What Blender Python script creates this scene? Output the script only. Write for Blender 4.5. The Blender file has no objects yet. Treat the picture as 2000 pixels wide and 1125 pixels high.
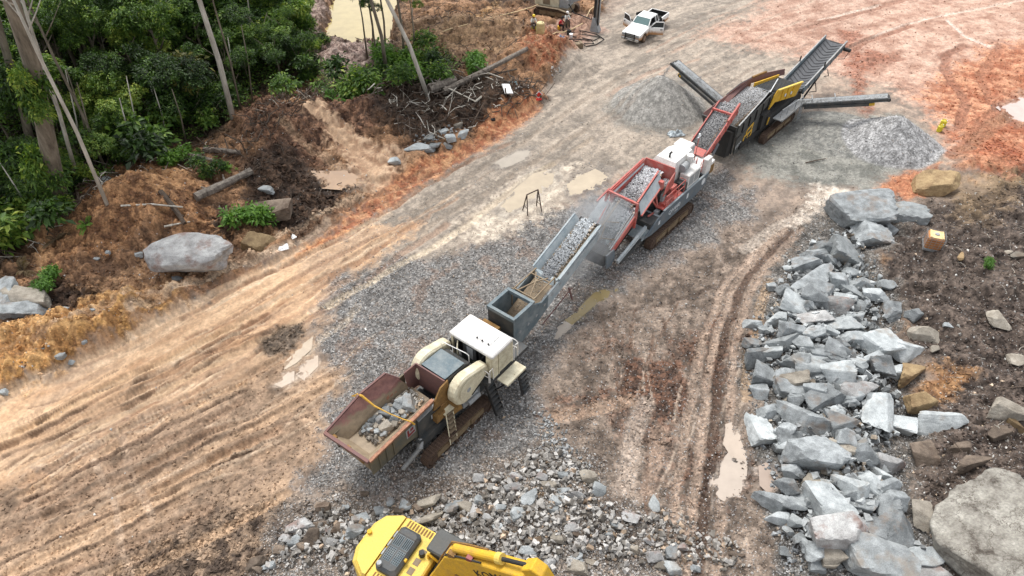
import bpy, bmesh, math, random
import numpy as np
from mathutils import Vector, Matrix, Euler

SC = bpy.context.scene
COL = SC.collection
R = math.radians

# ------------------------------------------------------------------ camera
CAM_H, CAM_P, CAM_F = 30.0, math.radians(43.0), 1351.0   # height, pitch down, focal length in photo pixels
cam_d = bpy.data.cameras.new("camera")
cam_d.sensor_width = 36.0
cam_d.lens = 36.0 * CAM_F / 2000.0
cam_d.clip_start = 0.5
cam_d.clip_end = 6000.0
cam = bpy.data.objects.new("camera", cam_d)
COL.objects.link(cam)
cam.location = (0, 0, CAM_H)
cam.rotation_euler = (math.pi / 2 - CAM_P, 0, 0)
SC.camera = cam

# ------------------------------------------------------------------ sky, sun, exposure
SUN_EL, SUN_AZ = 62.0, -25.0       # azimuth in degrees from +Y towards +X
world = bpy.data.worlds.new("World")
SC.world = world
world.use_nodes = True
wn = world.node_tree
wn.nodes.clear()
w_out = wn.nodes.new("ShaderNodeOutputWorld")
w_bg = wn.nodes.new("ShaderNodeBackground")
w_sky = wn.nodes.new("ShaderNodeTexSky")
w_sky.sky_type = 'NISHITA'
w_sky.sun_disc = False
w_sky.sun_elevation = R(SUN_EL)
w_sky.sun_rotation = R(SUN_AZ)
w_sky.air_density = 1.0
w_sky.dust_density = 3.0
w_sky.ozone_density = 1.0
w_hs = wn.nodes.new("ShaderNodeHueSaturation")     # thin even overcast: most of the blue is gone
w_hs.inputs["Saturation"].default_value = 0.22
w_bg.inputs["Strength"].default_value = 0.15
wn.links.new(w_sky.outputs["Color"], w_hs.inputs["Color"])
wn.links.new(w_hs.outputs["Color"], w_bg.inputs["Color"])
wn.links.new(w_bg.outputs["Background"], w_out.inputs["Surface"])

sun_d = bpy.data.lights.new("sun", 'SUN')
sun_d.energy = 1.2
sun_d.angle = R(26)
sun_d.color = (1.0, 0.965, 0.91)
sun = bpy.data.objects.new("sun", sun_d)
COL.objects.link(sun)
sd = Vector((math.sin(R(SUN_AZ)) * math.cos(R(SUN_EL)), math.cos(R(SUN_AZ)) * math.cos(R(SUN_EL)), math.sin(R(SUN_EL))))
sun.rotation_euler = sd.to_track_quat('Z', 'Y').to_euler()

SC.view_settings.view_transform = 'Standard'
SC.view_settings.look = 'None'
SC.view_settings.gamma = 1.0
SC.view_settings.use_curve_mapping = False
SC.view_settings.exposure = 0.98
SC.render.engine = 'CYCLES'
SC.cycles.max_bounces = 6
SC.cycles.diffuse_bounces = 3
SC.cycles.transparent_max_bounces = 6

# ------------------------------------------------------------------ helpers: names, tags
def S(r, g, b, k=1.0):
    """8-bit sRGB -> linear colour, scaled"""
    f = lambda v: ((v / 255.0) / 12.92 if v / 255.0 < 0.04045 else ((v / 255.0 + 0.055) / 1.055) ** 2.4) * k
    return (f(r), f(g), f(b))

def tag(o, label=None, cat=None, group=None, kind=None):
    if label: o["label"] = label
    if cat: o["category"] = cat
    if group: o["group"] = group
    if kind: o["kind"] = kind
    return o

def empty(name, loc=(0, 0, 0), rz=0.0, label=None, cat=None, group=None):
    o = bpy.data.objects.new(name, None)
    o.empty_display_size = 0.3
    COL.objects.link(o)
    o.location = loc
    o.rotation_euler = (0, 0, rz)
    return tag(o, label, cat, group)

def copy_tree(o, parent=None):
    c = o.copy()
    COL.objects.link(c)
    c.parent = parent
    for ch in list(o.children):
        copy_tree(ch, c)
    return c

def link_mesh(name, me, mat=None, parent=None):
    if mat is not None and len(me.materials) == 0:
        me.materials.append(mat)
    o = bpy.data.objects.new(name, me)
    COL.objects.link(o)
    if parent is not None:
        o.parent = parent
    return o

class MB:
    """collects simple solids into one mesh"""
    def __init__(s):
        s.v = []; s.f = []
    def add(s, vs, fs):
        n = len(s.v)
        s.v.extend([tuple(p) for p in vs])
        s.f.extend([tuple(i + n for i in f) for f in fs])
        return s
    def hexa(s, b, t):
        """b, t: four points each, same winding (counter-clockwise from above)"""
        return s.add(list(b) + list(t), [(3, 2, 1, 0), (4, 5, 6, 7), (0, 1, 5, 4), (1, 2, 6, 5), (2, 3, 7, 6), (3, 0, 4, 7)])
    def box(s, x0, x1, y0, y1, z0, z1):
        return s.hexa([(x0, y0, z0), (x1, y0, z0), (x1, y1, z0), (x0, y1, z0)], [(x0, y0, z1), (x1, y0, z1), (x1, y1, z1), (x0, y1, z1)])
    def cbox(s, x0, x1, y0, y1, z0, z1, c=0.05):
        """box with chamfered vertical edges and top"""
        pl = lambda k: [(x0 + c + k, y0 + k), (x1 - c - k, y0 + k), (x1 - k, y0 + c + k), (x1 - k, y1 - c - k), (x1 - c - k, y1 - k), (x0 + c + k, y1 - k), (x0 + k, y1 - c - k), (x0 + k, y0 + c + k)]
        vs = [(x, y, z0) for x, y in pl(0)] + [(x, y, z1 - c) for x, y in pl(0)] + [(x, y, z1) for x, y in pl(c)]
        fs = [tuple(range(7, -1, -1)), tuple(range(16, 24))]
        for i in range(8):
            j = (i + 1) % 8
            fs += [(i, j, 8 + j, 8 + i), (8 + i, 8 + j, 16 + j, 16 + i)]
        return s.add(vs, fs)
    def prism(s, poly, axis, a, b):
        """poly: 2-D outline, extruded along axis from a to b ('x': poly=(y,z); 'y': poly=(x,z); 'z': poly=(x,y))"""
        n = len(poly)
        mk = {'x': lambda p, t: (t, p[0], p[1]), 'y': lambda p, t: (p[0], t, p[1]), 'z': lambda p, t: (p[0], p[1], t)}[axis]
        vs = [mk(p, a) for p in poly] + [mk(p, b) for p in poly]
        fs = [tuple(range(n - 1, -1, -1)), tuple(range(n, 2 * n))]
        for i in range(n):
            j = (i + 1) % n
            fs.append((i, j, n + j, n + i))
        return s.add(vs, fs)
    def plate(s, pts, th):
        """flat polygon given as 3-D points, thickness th along its normal"""
        P = [Vector(p) for p in pts]
        nrm = Vector((0, 0, 0))
        for i in range(len(P)):
            a, b = P[i], P[(i + 1) % len(P)]
            nrm += Vector(((a.y - b.y) * (a.z + b.z), (a.z - b.z) * (a.x + b.x), (a.x - b.x) * (a.y + b.y)))
        nrm.normalize()
        n = len(P)
        vs = [p + nrm * th / 2 for p in P] + [p - nrm * th / 2 for p in P]
        fs = [tuple(range(n)), tuple(range(2 * n - 1, n - 1, -1))]
        for i in range(n):
            j = (i + 1) % n
            fs.append((j, i, n + i, n + j))
        return s.add(vs, fs)
    def bar(s, p, q, w=0.06, h=None, up=(0, 0, 1)):
        """square bar from p to q"""
        p, q = Vector(p), Vector(q)
        h = w if h is None else h
        d = (q - p).normalized()
        u = Vector(up)
        if abs(d.dot(u)) > 0.95: u = Vector((1, 0, 0))
        a = d.cross(u).normalized() * w / 2
        b = a.cross(d).normalized() * h / 2
        return s.hexa([p - a - b, p + a - b, q + a - b, q - a - b], [p - a + b, p + a + b, q + a + b, q - a + b])
    def tube(s, pts, r=0.03, n=6, r2=None):
        P = [Vector(p) for p in pts]
        m = len(P)
        rings = []
        for i, p in enumerate(P):
            d = (P[min(i + 1, m - 1)] - P[max(i - 1, 0)]).normalized()
            u = Vector((0, 0, 1)) if abs(d.z) < 0.9 else Vector((1, 0, 0))
            a = d.cross(u).normalized(); b = a.cross(d)
            rr = r if r2 is None else r + (r2 - r) * i / max(1, m - 1)
            if hasattr(r, '__len__'): rr = r[i]
            rings.append([p + (a * math.cos(t) + b * math.sin(t)) * rr for t in [2 * math.pi * k / n for k in range(n)]])
        vs = [v for rg in rings for v in rg]
        fs = [tuple(range(n)), tuple(range(m * n - 1, (m - 1) * n - 1, -1))]
        for i in range(m - 1):
            for k in range(n):
                l = (k + 1) % n
                fs.append((i * n + l, i * n + k, (i + 1) * n + k, (i + 1) * n + l))
        return s.add(vs, fs)
    def cyl(s, p, q, r, n=16, r2=None):
        return s.tube([p, q], r, n, r if r2 is None else r2)
    def build(s, name, mat=None, parent=None, smooth=False, bevel=0.0):
        me = bpy.data.meshes.new(name)
        me.from_pydata(s.v, [], s.f)
        bm = bmesh.new(); bm.from_mesh(me)
        bmesh.ops.recalc_face_normals(bm, faces=bm.faces)
        if bevel:
            es = [e for e in bm.edges if len(e.link_faces) == 2 and e.calc_face_angle(0) > 0.5]
            bmesh.ops.bevel(bm, geom=es, offset=bevel, segments=1, affect='EDGES', clamp_overlap=True)
        bm.to_mesh(me); bm.free()
        if smooth: me.polygons.foreach_set("use_smooth", [True] * len(me.polygons))
        return link_mesh(name, me, mat, parent)

# ------------------------------------------------------------------ helpers: materials
def new_mat(name):
    m = bpy.data.materials.new(name)
    m.use_nodes = True
    nt = m.node_tree
    return m, nt, nt.nodes["Principled BSDF"]

def nd(nt, typ, **kw):
    n = nt.nodes.new(typ)
    for k, v in kw.items():
        if k in n.inputs.keys(): n.inputs[k].default_value = v
        else: setattr(n, k, v)
    return n

def ramp(nt, fac, stops):
    n = nt.nodes.new("ShaderNodeValToRGB")
    el = n.color_ramp.elements
    while len(el) < len(stops): el.new(0.5)
    for e, (p, c) in zip(el, stops):
        e.position = p
        e.color = (c[0], c[1], c[2], 1) if hasattr(c, '__len__') else (c, c, c, 1)
    nt.links.new(fac, n.inputs["Fac"])
    return n.outputs["Color"]

def mixc(nt, fac, a, b, mode='MIX'):
    n = nt.nodes.new("ShaderNodeMix")
    n.data_type = 'RGBA'; n.blend_type = mode
    for sock, val in ((n.inputs[0], fac), (n.inputs[6], a), (n.inputs[7], b)):
        if isinstance(val, bpy.types.NodeSocket): nt.links.new(val, sock)
        elif hasattr(val, '__len__'): sock.default_value = (val[0], val[1], val[2], 1)
        else: sock.default_value = val
    return n.outputs[2]

DUST = S(168, 160, 150, 0.8)
MUD = S(150, 118, 92, 0.7)
def paint(name, col, rough=0.5, dirt=MUD, amount=0.5, scale=3.0, metal=0.0, streak=1.0, bump=0.15):
    """worn machine paint: base colour, patchy dust or mud, fine scratches"""
    m, nt, b = new_mat(name)
    tc = nd(nt, "ShaderNodeTexCoord")
    mp = nd(nt, "ShaderNodeMapping")
    mp.inputs["Scale"].default_value = (1, 1, 1.0 / streak)
    nt.links.new(tc.outputs["Object"], mp.inputs["Vector"])
    n1 = nd(nt, "ShaderNodeTexNoise", Scale=scale, Detail=8.0, Roughness=0.68)
    nt.links.new(mp.outputs["Vector"], n1.inputs["Vector"])
    n2 = nd(nt, "ShaderNodeTexNoise", Scale=scale * 9, Detail=4.0, Roughness=0.7)
    nt.links.new(tc.outputs["Object"], n2.inputs["Vector"])
    t = 0.66 - 0.34 * amount
    f = ramp(nt, n1.outputs["Fac"], [(max(0.0, t - 0.12), 0.0), (t + 0.14, min(1.0, 0.35 + amount * 0.6))])
    c0 = mixc(nt, 1.0, (col[0], col[1], col[2]), ramp(nt, n2.outputs["Fac"], [(0.3, 0.72), (0.7, 1.12)]), 'MULTIPLY')
    c1 = mixc(nt, f, c0, dirt)
    nt.links.new(c1, b.inputs["Base Color"])
    rr = ramp(nt, n1.outputs["Fac"], [(0.3, rough), (0.7, min(1.0, rough + 0.3))])
    nt.links.new(rr, b.inputs["Roughness"])
    b.inputs["Metallic"].default_value = metal
    if bump:
        bp = nd(nt, "ShaderNodeBump", Strength=bump, Distance=0.02)
        nt.links.new(n2.outputs["Fac"], bp.inputs["Height"])
        nt.links.new(bp.outputs["Normal"], b.inputs["Normal"])
    return m

def plain(name, col, rough=0.6, metal=0.0):
    m, nt, b = new_mat(name)
    tc = nd(nt, "ShaderNodeTexCoord")
    n2 = nd(nt, "ShaderNodeTexNoise", Scale=14.0, Detail=4.0, Roughness=0.7)
    nt.links.new(tc.outputs["Object"], n2.inputs["Vector"])
    nt.links.new(mixc(nt, 1.0, col, ramp(nt, n2.outputs["Fac"], [(0.3, 0.78), (0.7, 1.15)]), 'MULTIPLY'), b.inputs["Base Color"])
    b.inputs["Roughness"].default_value = rough
    b.inputs["Metallic"].default_value = metal
    return m

# ------------------------------------------------------------------ helpers: noise
_rs = np.random.RandomState(7)
_PERM = np.concatenate([_rs.permutation(256)] * 3).astype(np.int32)
_GX = np.cos(_rs.rand(256) * 6.2832).astype(np.float32); _GY = np.sin(_rs.rand(256) * 6.2832).astype(np.float32)
_gl = np.sqrt(_GX ** 2 + _GY ** 2) + 1e-6
_GX /= _gl; _GY /= _gl
def noise(x, y, seed=0):
    """gradient noise, about -0.7..0.7"""
    x = np.asarray(x, np.float32) + np.float32(seed * 17.31); y = np.asarray(y, np.float32) + np.float32(seed * 7.77)
    xf = np.floor(x); yf = np.floor(y)
    xi = xf.astype(np.int32) & 255; yi = yf.astype(np.int32) & 255
    fx = x - xf; fy = y - yf
    u = fx * fx * fx * (fx * (fx * 6 - 15) + 10); v = fy * fy * fy * (fy * (fy * 6 - 15) + 10)
    def g(ix, iy, dx, dy):
        h = _PERM[_PERM[ix & 255] + (iy & 255)]
        return _GX[h] * dx + _GY[h] * dy
    a = g(xi, yi, fx, fy); b = g(xi + 1, yi, fx - 1, fy)
    c = g(xi, yi + 1, fx, fy - 1); d = g(xi + 1, yi + 1, fx - 1, fy - 1)
    return (a + (b - a) * u) * (1 - v) + (c + (d - c) * u) * v
def fbm(x, y, seed=0, o=4, gain=0.5, lac=2.03):
    t = 0; a = 1.0
    for i in range(o):
        t = t + a * noise(x, y, seed + i * 3)
        x = x * lac; y = y * lac; a *= gain
    return t
def sstep(a, b, x):
    t = np.clip((x - a) / (b - a), 0, 1)
    return t * t * (3 - 2 * t)

# ------------------------------------------------------------------ helpers: photo coordinates -> ground
def unp(px, py, z=0.0):
    u = (px - 1000.0) / CAM_F; v = (py - 562.5) / CAM_F
    dy = math.cos(CAM_P) - v * math.sin(CAM_P); dz = -math.sin(CAM_P) - v * math.cos(CAM_P)
    t = (z - CAM_H) / dz
    return (u * t, dy * t)
# ------------------------------------------------------------------ the ground: one sheet with heights, soils and tracks
rows = [6.0]
while rows[-1] < 112.0:
    rows.append(rows[-1] + 0.050 + 0.0021 * rows[-1])
rows = np.array([-400, -120, -40, -12, 0] + rows + [125, 150, 190, 260, 400, 800, 2500], np.float32)
NC = 940
cu = np.linspace(-1, 1, NC)
cu = np.concatenate([[-60, -14, -5, -2.6, -1.7, -1.3, -1.1], cu, [1.1, 1.3, 1.7, 2.6, 5, 14, 60]]).astype(np.float32)
def halfw(Y): return (0.731 * np.maximum(Y, 2.0) + 20.46) * 0.74 * 1.13
GX = (halfw(rows)[:, None] * cu[None, :]).ravel().astype(np.float32)
GY = np.repeat(rows, len(cu)).astype(np.float32)
NR, NCC = len(rows), len(cu)
IN = (np.abs(GX) < 90) & (GY > 4) & (GY < 118)          # the worked area
gx, gy = GX[IN], GY[IN]
N = len(gx)

def wpts(px):
    return np.array([unp(x, y) for x, y in px], np.float32)

W1x = fbm(gx * 0.35, gy * 0.35, 11, 3, 0.5); W1y = fbm(gx * 0.35, gy * 0.35, 31, 3, 0.5)
W2x = fbm(gx * 1.5, gy * 1.5, 51, 2, 0.5); W2y = fbm(gx * 1.5, gy * 1.5, 61, 2, 0.5)
fw_ = sstep(58, 24, gy)
W3n = (0.4 + 0.6 * fw_) * noise(gx * 5.3 + 0.3 * W1x, gy * 5.3 + 0.3 * W1y, 71); W4n = fw_ * noise(gx * 9.7 + 0.4 * W1y, gy * 9.7 + 0.4 * W1x, 77)

N1 = fbm(gx * 0.5, gy * 0.5, 101, 4, 0.6); N2 = fbm(gx * 1.6, gy * 1.6, 121, 4, 0.65); N3 = fbm(gx * 2.9, gy * 2.9, 141, 2, 0.65) + 0.4 * sstep(48, 24, gy) * noise(gx * 11.0, gy * 11.0, 147)

def seg_d(P, X, Y, closed):
    """distance to a polyline, signed arclength position, side"""
    best = np.full(len(X), 1e9, np.float32); arc = np.zeros(len(X), np.float32); side = np.zeros(len(X), np.float32)
    n = len(P); s0 = 0.0
    for i in range(n if closed else n - 1):
        a, b = P[i], P[(i + 1) % n]
        d = b - a; L = float(np.hypot(*d)) + 1e-6
        t = ((X - a[0]) * d[0] + (Y - a[1]) * d[1]) / (L * L)
        tc = np.clip(t, 0, 1)
        ex = X - a[0] - tc * d[0]; ey = Y - a[1] - tc * d[1]
        q = ex * ex + ey * ey
        m = q < best
        best[m] = q[m]; arc[m] = (s0 + (np.clip(t, -3 if i == 0 else 0, 4 if i == n - 2 else 1) * L))[m]
        side[m] = np.sign(d[0] * ey - d[1] * ex)[m]
        s0 += L
    return np.sqrt(best), arc, side

def inside(P, X, Y):
    r = np.zeros(len(X), bool); n = len(P)
    for i in range(n):
        a, b = P[i], P[(i + 1) % n]
        if a[1] == b[1]: continue
        c = ((a[1] > Y) != (b[1] > Y)) & (X < (b[0] - a[0]) * (Y - a[1]) / (b[1] - a[1]) + a[0])
        r ^= c
    return r

def poly(px, soft=0.5, w1=1.3, w2=0.45, rag=1.0):
    """soft mask of a ragged-edged area"""
    P = wpts(px)
    mg = soft + w1 + w2 + 0.5
    sel = np.nonzero((gx > P[:, 0].min() - mg) & (gx < P[:, 0].max() + mg) & (gy > P[:, 1].min() - mg) & (gy < P[:, 1].max() + mg))[0]
    X = gx[sel] + w1 * W1x[sel] + w2 * W2x[sel]; Y = gy[sel] + w1 * W1y[sel] + w2 * W2y[sel]
    d, _, _ = seg_d(P, X, Y, True)
    d = np.where(inside(P, X, Y), d, -d) + rag * soft * (1.1 * N2[sel] + 0.5 * N3[sel])
    m = np.zeros(N, np.float32)
    m[sel] = sstep(-soft, soft, d)
    return m

h = (0.10 * fbm(gx * 0.09, gy * 0.09, 1, 3)).astype(np.float32)
K = 0.92
col = np.zeros((N, 3), np.float32)
rgh = np.full(N, 0.85, np.float32)
lump = np.full(N, 0.05, np.float32)      # amplitude of clods
stony = np.zeros(N, np.float32)          # how thickly small stones lie

# following the haul road: arclength and offset
RA = wpts([(-300, 960), (0, 815), (300, 665), (560, 530), (800, 395), (1000, 280), (1200, 150), (1420, 60), (1700, -20), (2300, -120)])
dA, aA, sA = seg_d(RA, gx, gy, False)
vA = dA * sA
ST1 = fbm(aA * 0.10 + 3 + 0.3 * W1y, vA * 0.8 + 0.5 * W1x, 161, 3, 0.55)
ST2 = fbm(aA * 0.30 + 9 + 0.3 * W1y, vA * 2.6 + 0.8 * W1x, 181, 2, 0.6)

def lay(mask, c1, c2, n=None, lo=-0.3, hi=0.3, rough=None, lmp=None, stn=None):
    """blend a soil of two tones over what is there"""
    t = sstep(lo, hi, N1 if n is None else n)[:, None]
    c = np.array(S(*c1, K), np.float32)[None] * (1 - t) + np.array(S(*c2, K), np.float32)[None] * t
    m = mask[:, None]
    col[:] = col * (1 - m) + c * m
    if rough is not None: rgh[:] = rgh * (1 - mask) + rough * mask
    if lmp is not None: lump[:] = lump * (1 - mask) + lmp * mask
    if stn is not None: stony[:] = stony * (1 - mask) + stn * mask

one = np.ones(N, np.float32)
lay(one, (126, 112, 100), (178, 155, 134), 0.5 * ST1 + 0.4 * N1 + 0.35 * N2, -0.5, 0.5, lmp=0.04)
# --- worked ground
m_up = poly([(640, 470), (700, 430), (900, 300), (1000, 240), (1130, 110), (1180, 40), (1300, -60), (1750, -60), (1700, 60), (1600, 160), (1440, 330), (1200, 330), (1000, 440), (850, 510), (700, 560), (600, 560)], 0.9)
lay(m_up, (134, 123, 110), (184, 168, 149), 0.6 * ST1 + 0.4 * ST2 + 0.4 * N1 + 0.25 * N2 + 0.15 * N3, -0.55, 0.5, stn=0.14)
m_road = poly([(-200, 900), (0, 765), (150, 700), (300, 625), (450, 548), (600, 490), (710, 440), (760, 440), (820, 440), (700, 530), (620, 600), (640, 690), (560, 720), (420, 770), (200, 860), (0, 970), (-200, 1080)], 0.8)
lay(m_road, (178, 138, 102), (222, 186, 148), 0.7 * ST1 + 0.14 * ST2 + 0.3 * N1 + 0.15 * N2, -0.7, 0.55, lmp=0.025)
lay(m_road * sstep(0.05, 0.45, fbm(aA * 0.12, vA * 0.45, 191, 3, 0.5)) * 0.55, (150, 126, 104), (176, 150, 126), N2, rough=0.6)
m_mud = poly([(-200, 1080), (0, 950), (200, 850), (430, 750), (560, 690), (690, 720), (650, 830), (610, 930), (560, 1010), (480, 1200), (-200, 1300)], 0.7)
lay(m_mud, (112, 90, 70), (194, 160, 126), 0.6 * ST1 + 0.16 * ST2 + 0.4 * N2 + 0.6 * N1 + 0.1, -0.75, 0.7, lmp=0.06)
m_mud2 = poly([(60, 1200), (260, 1060), (420, 1000), (560, 950), (600, 1000), (520, 1200)], 0.9)
lay(m_mud2 * 0.85, (70, 58, 50), (160, 134, 108), N2 + 0.6 * N1 + 0.4 * ST1, -0.35, 0.5, lmp=0.12)
m_grav = poly([(600, 920), (650, 840), (680, 740), (625, 680), (640, 610), (690, 540), (760, 500), (850, 505), (950, 480), (1040, 410), (1140, 400), (1250, 330), (1400, 330), (1470, 380), (1450, 440), (1340, 500), (1200, 570), (1090, 690), (1050, 760), (1060, 840), (960, 940), (780, 970), (640, 960)], 0.9)
lay(m_grav, (124, 120, 116), (170, 166, 161), 0.8 * N1 + 0.6 * N2 + 0.3 * N3, -0.7, 0.7, lmp=0.045, stn=1.0)
lay(m_grav * sstep(0.12, 0.4, N1 + 0.4 * N2) * 0.7, (122, 92, 72), (150, 128, 112), N2, stn=0.5)
m_wash = poly([(890, 470), (960, 390), (1030, 340), (1120, 320), (1110, 370), (1060, 420), (980, 470)], 0.7)
lay(m_wash * 0.85, (178, 162, 142), (218, 202, 178), ST1 + N2, -0.4, 0.3, rough=0.6, stn=0.1)
m_w7 = poly([(1080, 720), (1130, 650), (1230, 570), (1340, 510), (1450, 440), (1590, 370), (1650, 400), (1560, 490), (1490, 560), (1460, 650), (1460, 800), (1500, 950), (1530, 1250), (1160, 1250), (1190, 950), (1080, 840)], 0.8)
RC = wpts([(1290, 1300), (1310, 1125), (1330, 950), (1350, 780), (1380, 650), (1440, 530), (1540, 430), (1650, 360), (1800, 260)])
dC, aC, sC = seg_d(RC, gx, gy, False)
SC1 = fbm(aC * 0.18 + W1y, dC * sC * 1.0 + 0.9 * W1x, 201, 4, 0.6)
lay(m_w7, (94, 80, 68), (164, 144, 126), 0.55 * SC1 + 0.6 * N1 + 0.5 * N2 + 0.2 * N3, -0.6, 0.6, lmp=0.07, stn=0.26)
for pp, k in (([(1300, 690), (1340, 650), (1400, 600), (1420, 610), (1370, 680), (1330, 720)], 0.7), ([(1200, 830), (1240, 810), (1300, 830), (1320, 900), (1290, 960), (1270, 900), (1220, 860)], 0.55), ([(1110, 690), (1180, 660), (1230, 640), (1220, 670), (1150, 710)], 0.5), ([(1330, 900), (1345, 860), (1360, 930), (1350, 1010), (1335, 1000)], 0.7), ([(1215, 720), (1260, 690), (1290, 700), (1330, 730), (1330, 830), (1290, 820), (1230, 800)], 0.9), ([(1380, 700), (1440, 640), (1460, 600), (1450, 700), (1400, 780)], 0.7), ([(1060, 800), (1150, 770), (1220, 770), (1230, 800), (1120, 810)], 0.7), ([(1150, 560), (1120, 600), (1080, 590), (1110, 560)], 0.6), ([(1380, 830), (1410, 820), (1400, 900), (1380, 980)], 0.8), ([(1460, 860), (1480, 880), (1470, 960), (1450, 1000)], 0.8)):
    lay(poly(pp, 0.5, 1.5, 0.7) * k, (74, 52, 40), (124, 84, 60), N2 + N3, lmp=0.12)
m_pink = poly([(1380, 70), (1480, 20), (1560, -60), (2300, -60), (2300, 330), (1960, 360), (1850, 330), (1830, 240), (1740, 170), (1640, 150), (1560, 110), (1480, 100)], 1.4, 1.5, 0.4)
lay(m_pink, (168, 124, 100), (210, 172, 148), ST1 * 0.5 + N1 * 0.7 + 0.3 * N2, -0.6, 0.5, lmp=0.06)
m_red = poly([(1850, 140), (1930, 90), (2300, 60), (2300, 420), (1990, 370), (1870, 340), (1835, 240), (1800, 190)], 1.2, 1.6, 0.5)
lay(m_red * 0.9, (158, 92, 60), (206, 148, 112), N1 + 0.6 * N2, -0.4, 0.4, lmp=0.09)
for pp in ([(1670, 120), (1700, 90), (1720, 110), (1760, 110), (1720, 130), (1690, 140)], [(1890, 300), (1940, 260), (2000, 300), (2060, 360), (1960, 350)], [(1960, 150), (2020, 140), (2020, 170)], [(1700, 320), (1680, 60), (1640, 60)]):
    lay(poly(pp, 0.6, 0.9, 0.5) * 0.7, (140, 72, 44), (170, 100, 66), N2, lmp=0.12)
m_fine = poly([(1430, 290), (1560, 220), (1650, 225), (1760, 225), (1830, 270), (1812, 330), (1740, 350), (1700, 375), (1600, 365), (1480, 350)], 0.9, 1.0, 0.3)
lay(m_fine, (118, 118, 110), (152, 150, 140), N1 + 0.4 * N3, lmp=0.02, stn=0.25)
m_p1b = poly([(1180, 215), (1230, 160), (1340, 150), (1390, 210), (1370, 245), (1290, 262), (1200, 245)], 0.9, 0.8, 0.3)
lay(m_p1b, (126, 121, 112), (154, 147, 136), N1 + 0.5 * N3, lmp=0.02, stn=0.3)
lay(poly([(1570, 400), (1600, 360), (1650, 372), (1680, 390), (1640, 420), (1600, 440), (1540, 450)], 0.5, 0.8, 0.4) * 0.85, (196, 178, 158), (230, 216, 198), N2, rough=0.6)
for pp in ([(1715, 365), (1760, 340), (1830, 330), (1810, 380), (1760, 400), (1720, 400)], [(1590, 455), (1640, 440), (1630, 480), (1590, 500)]):
    lay(poly(pp, 0.4, 0.5, 0.3) * 0.9, (170, 96, 52), (198, 128, 80), N2, lmp=0.08)
# --- right: dark rooty soil
m_dark = poly([(1690, 520), (1740, 440), (1800, 400), (1870, 390), (1960, 350), (2300, 300), (2300, 1300), (1830, 1300), (1770, 980), (1780, 850), (1800, 740), (1750, 640)], 0.9)
lay(m_dark, (66, 55, 48), (112, 97, 86), N2 + 0.5 * N1 + 0.5 * N3, -0.5, 0.5, rough=0.9, lmp=0.10, stn=0.16)
lay(poly([(1850, 350), (1990, 350), (1960, 420), (1880, 460), (1840, 420)], 0.9) * 0.6, (120, 98, 70), (160, 132, 92), N1)
lay(poly([(1500, 590), (1540, 560), (1550, 620), (1490, 700), (1450, 690)], 0.5, 0.5, 0.3) * 0.8, (176, 134, 92), (200, 160, 116), N2)
for pp in ([(1700, 500), (1730, 520), (1700, 580), (1670, 560)], [(1730, 600), (1770, 640), (1720, 680)], [(1800, 720), (1890, 730), (1850, 790), (1790, 800)]):
    lay(poly(pp, 0.5, 0.5, 0.3) * 0.85, (150, 102, 56), (182, 134, 80), N2)
# --- rock-pile footings
m_rpile = poly([(480, 1200), (540, 1030), (640, 960), (800, 960), (1000, 890), (1080, 850), (1170, 910), (1200, 990), (1300, 1030), (1360, 1200)], 0.6)
lay(m_rpile, (112, 98, 86), (158, 144, 130), N1 + 0.6 * N2 + 0.3 * N3, -0.6, 0.6, lmp=0.10, stn=0.8)
m_bpile = poly([(1500, 560), (1530, 500), (1640, 400), (1760, 380), (1790, 420), (1720, 500), (1740, 600), (1790, 800), (1770, 960), (1840, 1200), (1540, 1200), (1490, 900), (1450, 700)], 0.6)
lay(m_bpile, (92, 88, 82), (138, 132, 124), N1 + 0.6 * N2 + 0.3 * N3, -0.6, 0.6, lmp=0.08, stn=0.9)

# --- left upland
EDGE = [(-300, 920), (0, 772), (150, 706), (300, 632), (440, 552), (560, 497), (700, 420), (770, 372), (890, 306), (960, 268), (1040, 205), (1080, 150), (1118, 110), (1150, 60), (1180, 20), (1200, -60)]
m_upl = poly(EDGE + [(400, -60), (-1000, -60), (-1000, 920)], 0.45, 0.5, 0.2)
lay(m_upl, (108, 78, 54), (166, 124, 86), N1 + 0.5 * N2, lmp=0.11, stn=0.05)
m_forest = poly([(-1000, -80), (560, -80), (600, 60), (640, 160), (560, 185), (500, 215), (450, 275), (370, 290), (290, 305), (220, 370), (150, 410), (60, 440), (0, 560), (-1000, 700)], 1.0)
lay(m_forest, (52, 42, 32), (92, 74, 54), N2, lmp=0.15)
m_u2 = poly([(470, 280), (500, 200), (620, 190), (720, 195), (760, 260), (690, 290), (640, 300), (600, 345), (520, 330)], 0.6)
lay(m_u2, (92, 64, 48), (150, 110, 82), N2 + 0.5 * N3, lmp=0.20)
m_u3 = poly([(590, 235), (640, 250), (700, 275), (770, 310), (800, 350), (760, 375), (700, 400), (640, 385), (600, 345), (680, 345), (650, 300)], 0.45)
lay(m_u3, (172, 134, 102), (212, 176, 140), N2 + 0.4 * N1, lmp=0.03)
for pp in ([(480, 340), (560, 300), (640, 370), (710, 385), (650, 435), (580, 470), (490, 450)], [(690, 195), (780, 170), (880, 160), (1000, 180), (1062, 195), (1000, 240), (930, 265), (880, 245), (850, 300), (790, 275), (730, 250)], [(20, 590), (120, 560), (240, 570), (260, 600), (140, 630), (20, 660)], [(800, 10), (900, 0), (960, 20), (1060, 10), (1060, -40), (800, -40)], [(390, 430), (440, 410), (470, 470), (420, 480)], [(740, 110), (840, 90), (930, 130), (860, 180), (760, 170)]):
    lay(poly(pp, 0.6, 0.8, 0.4) * 0.9, (46, 36, 30), (88, 68, 54), N2 + N3, lmp=0.20)
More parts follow.
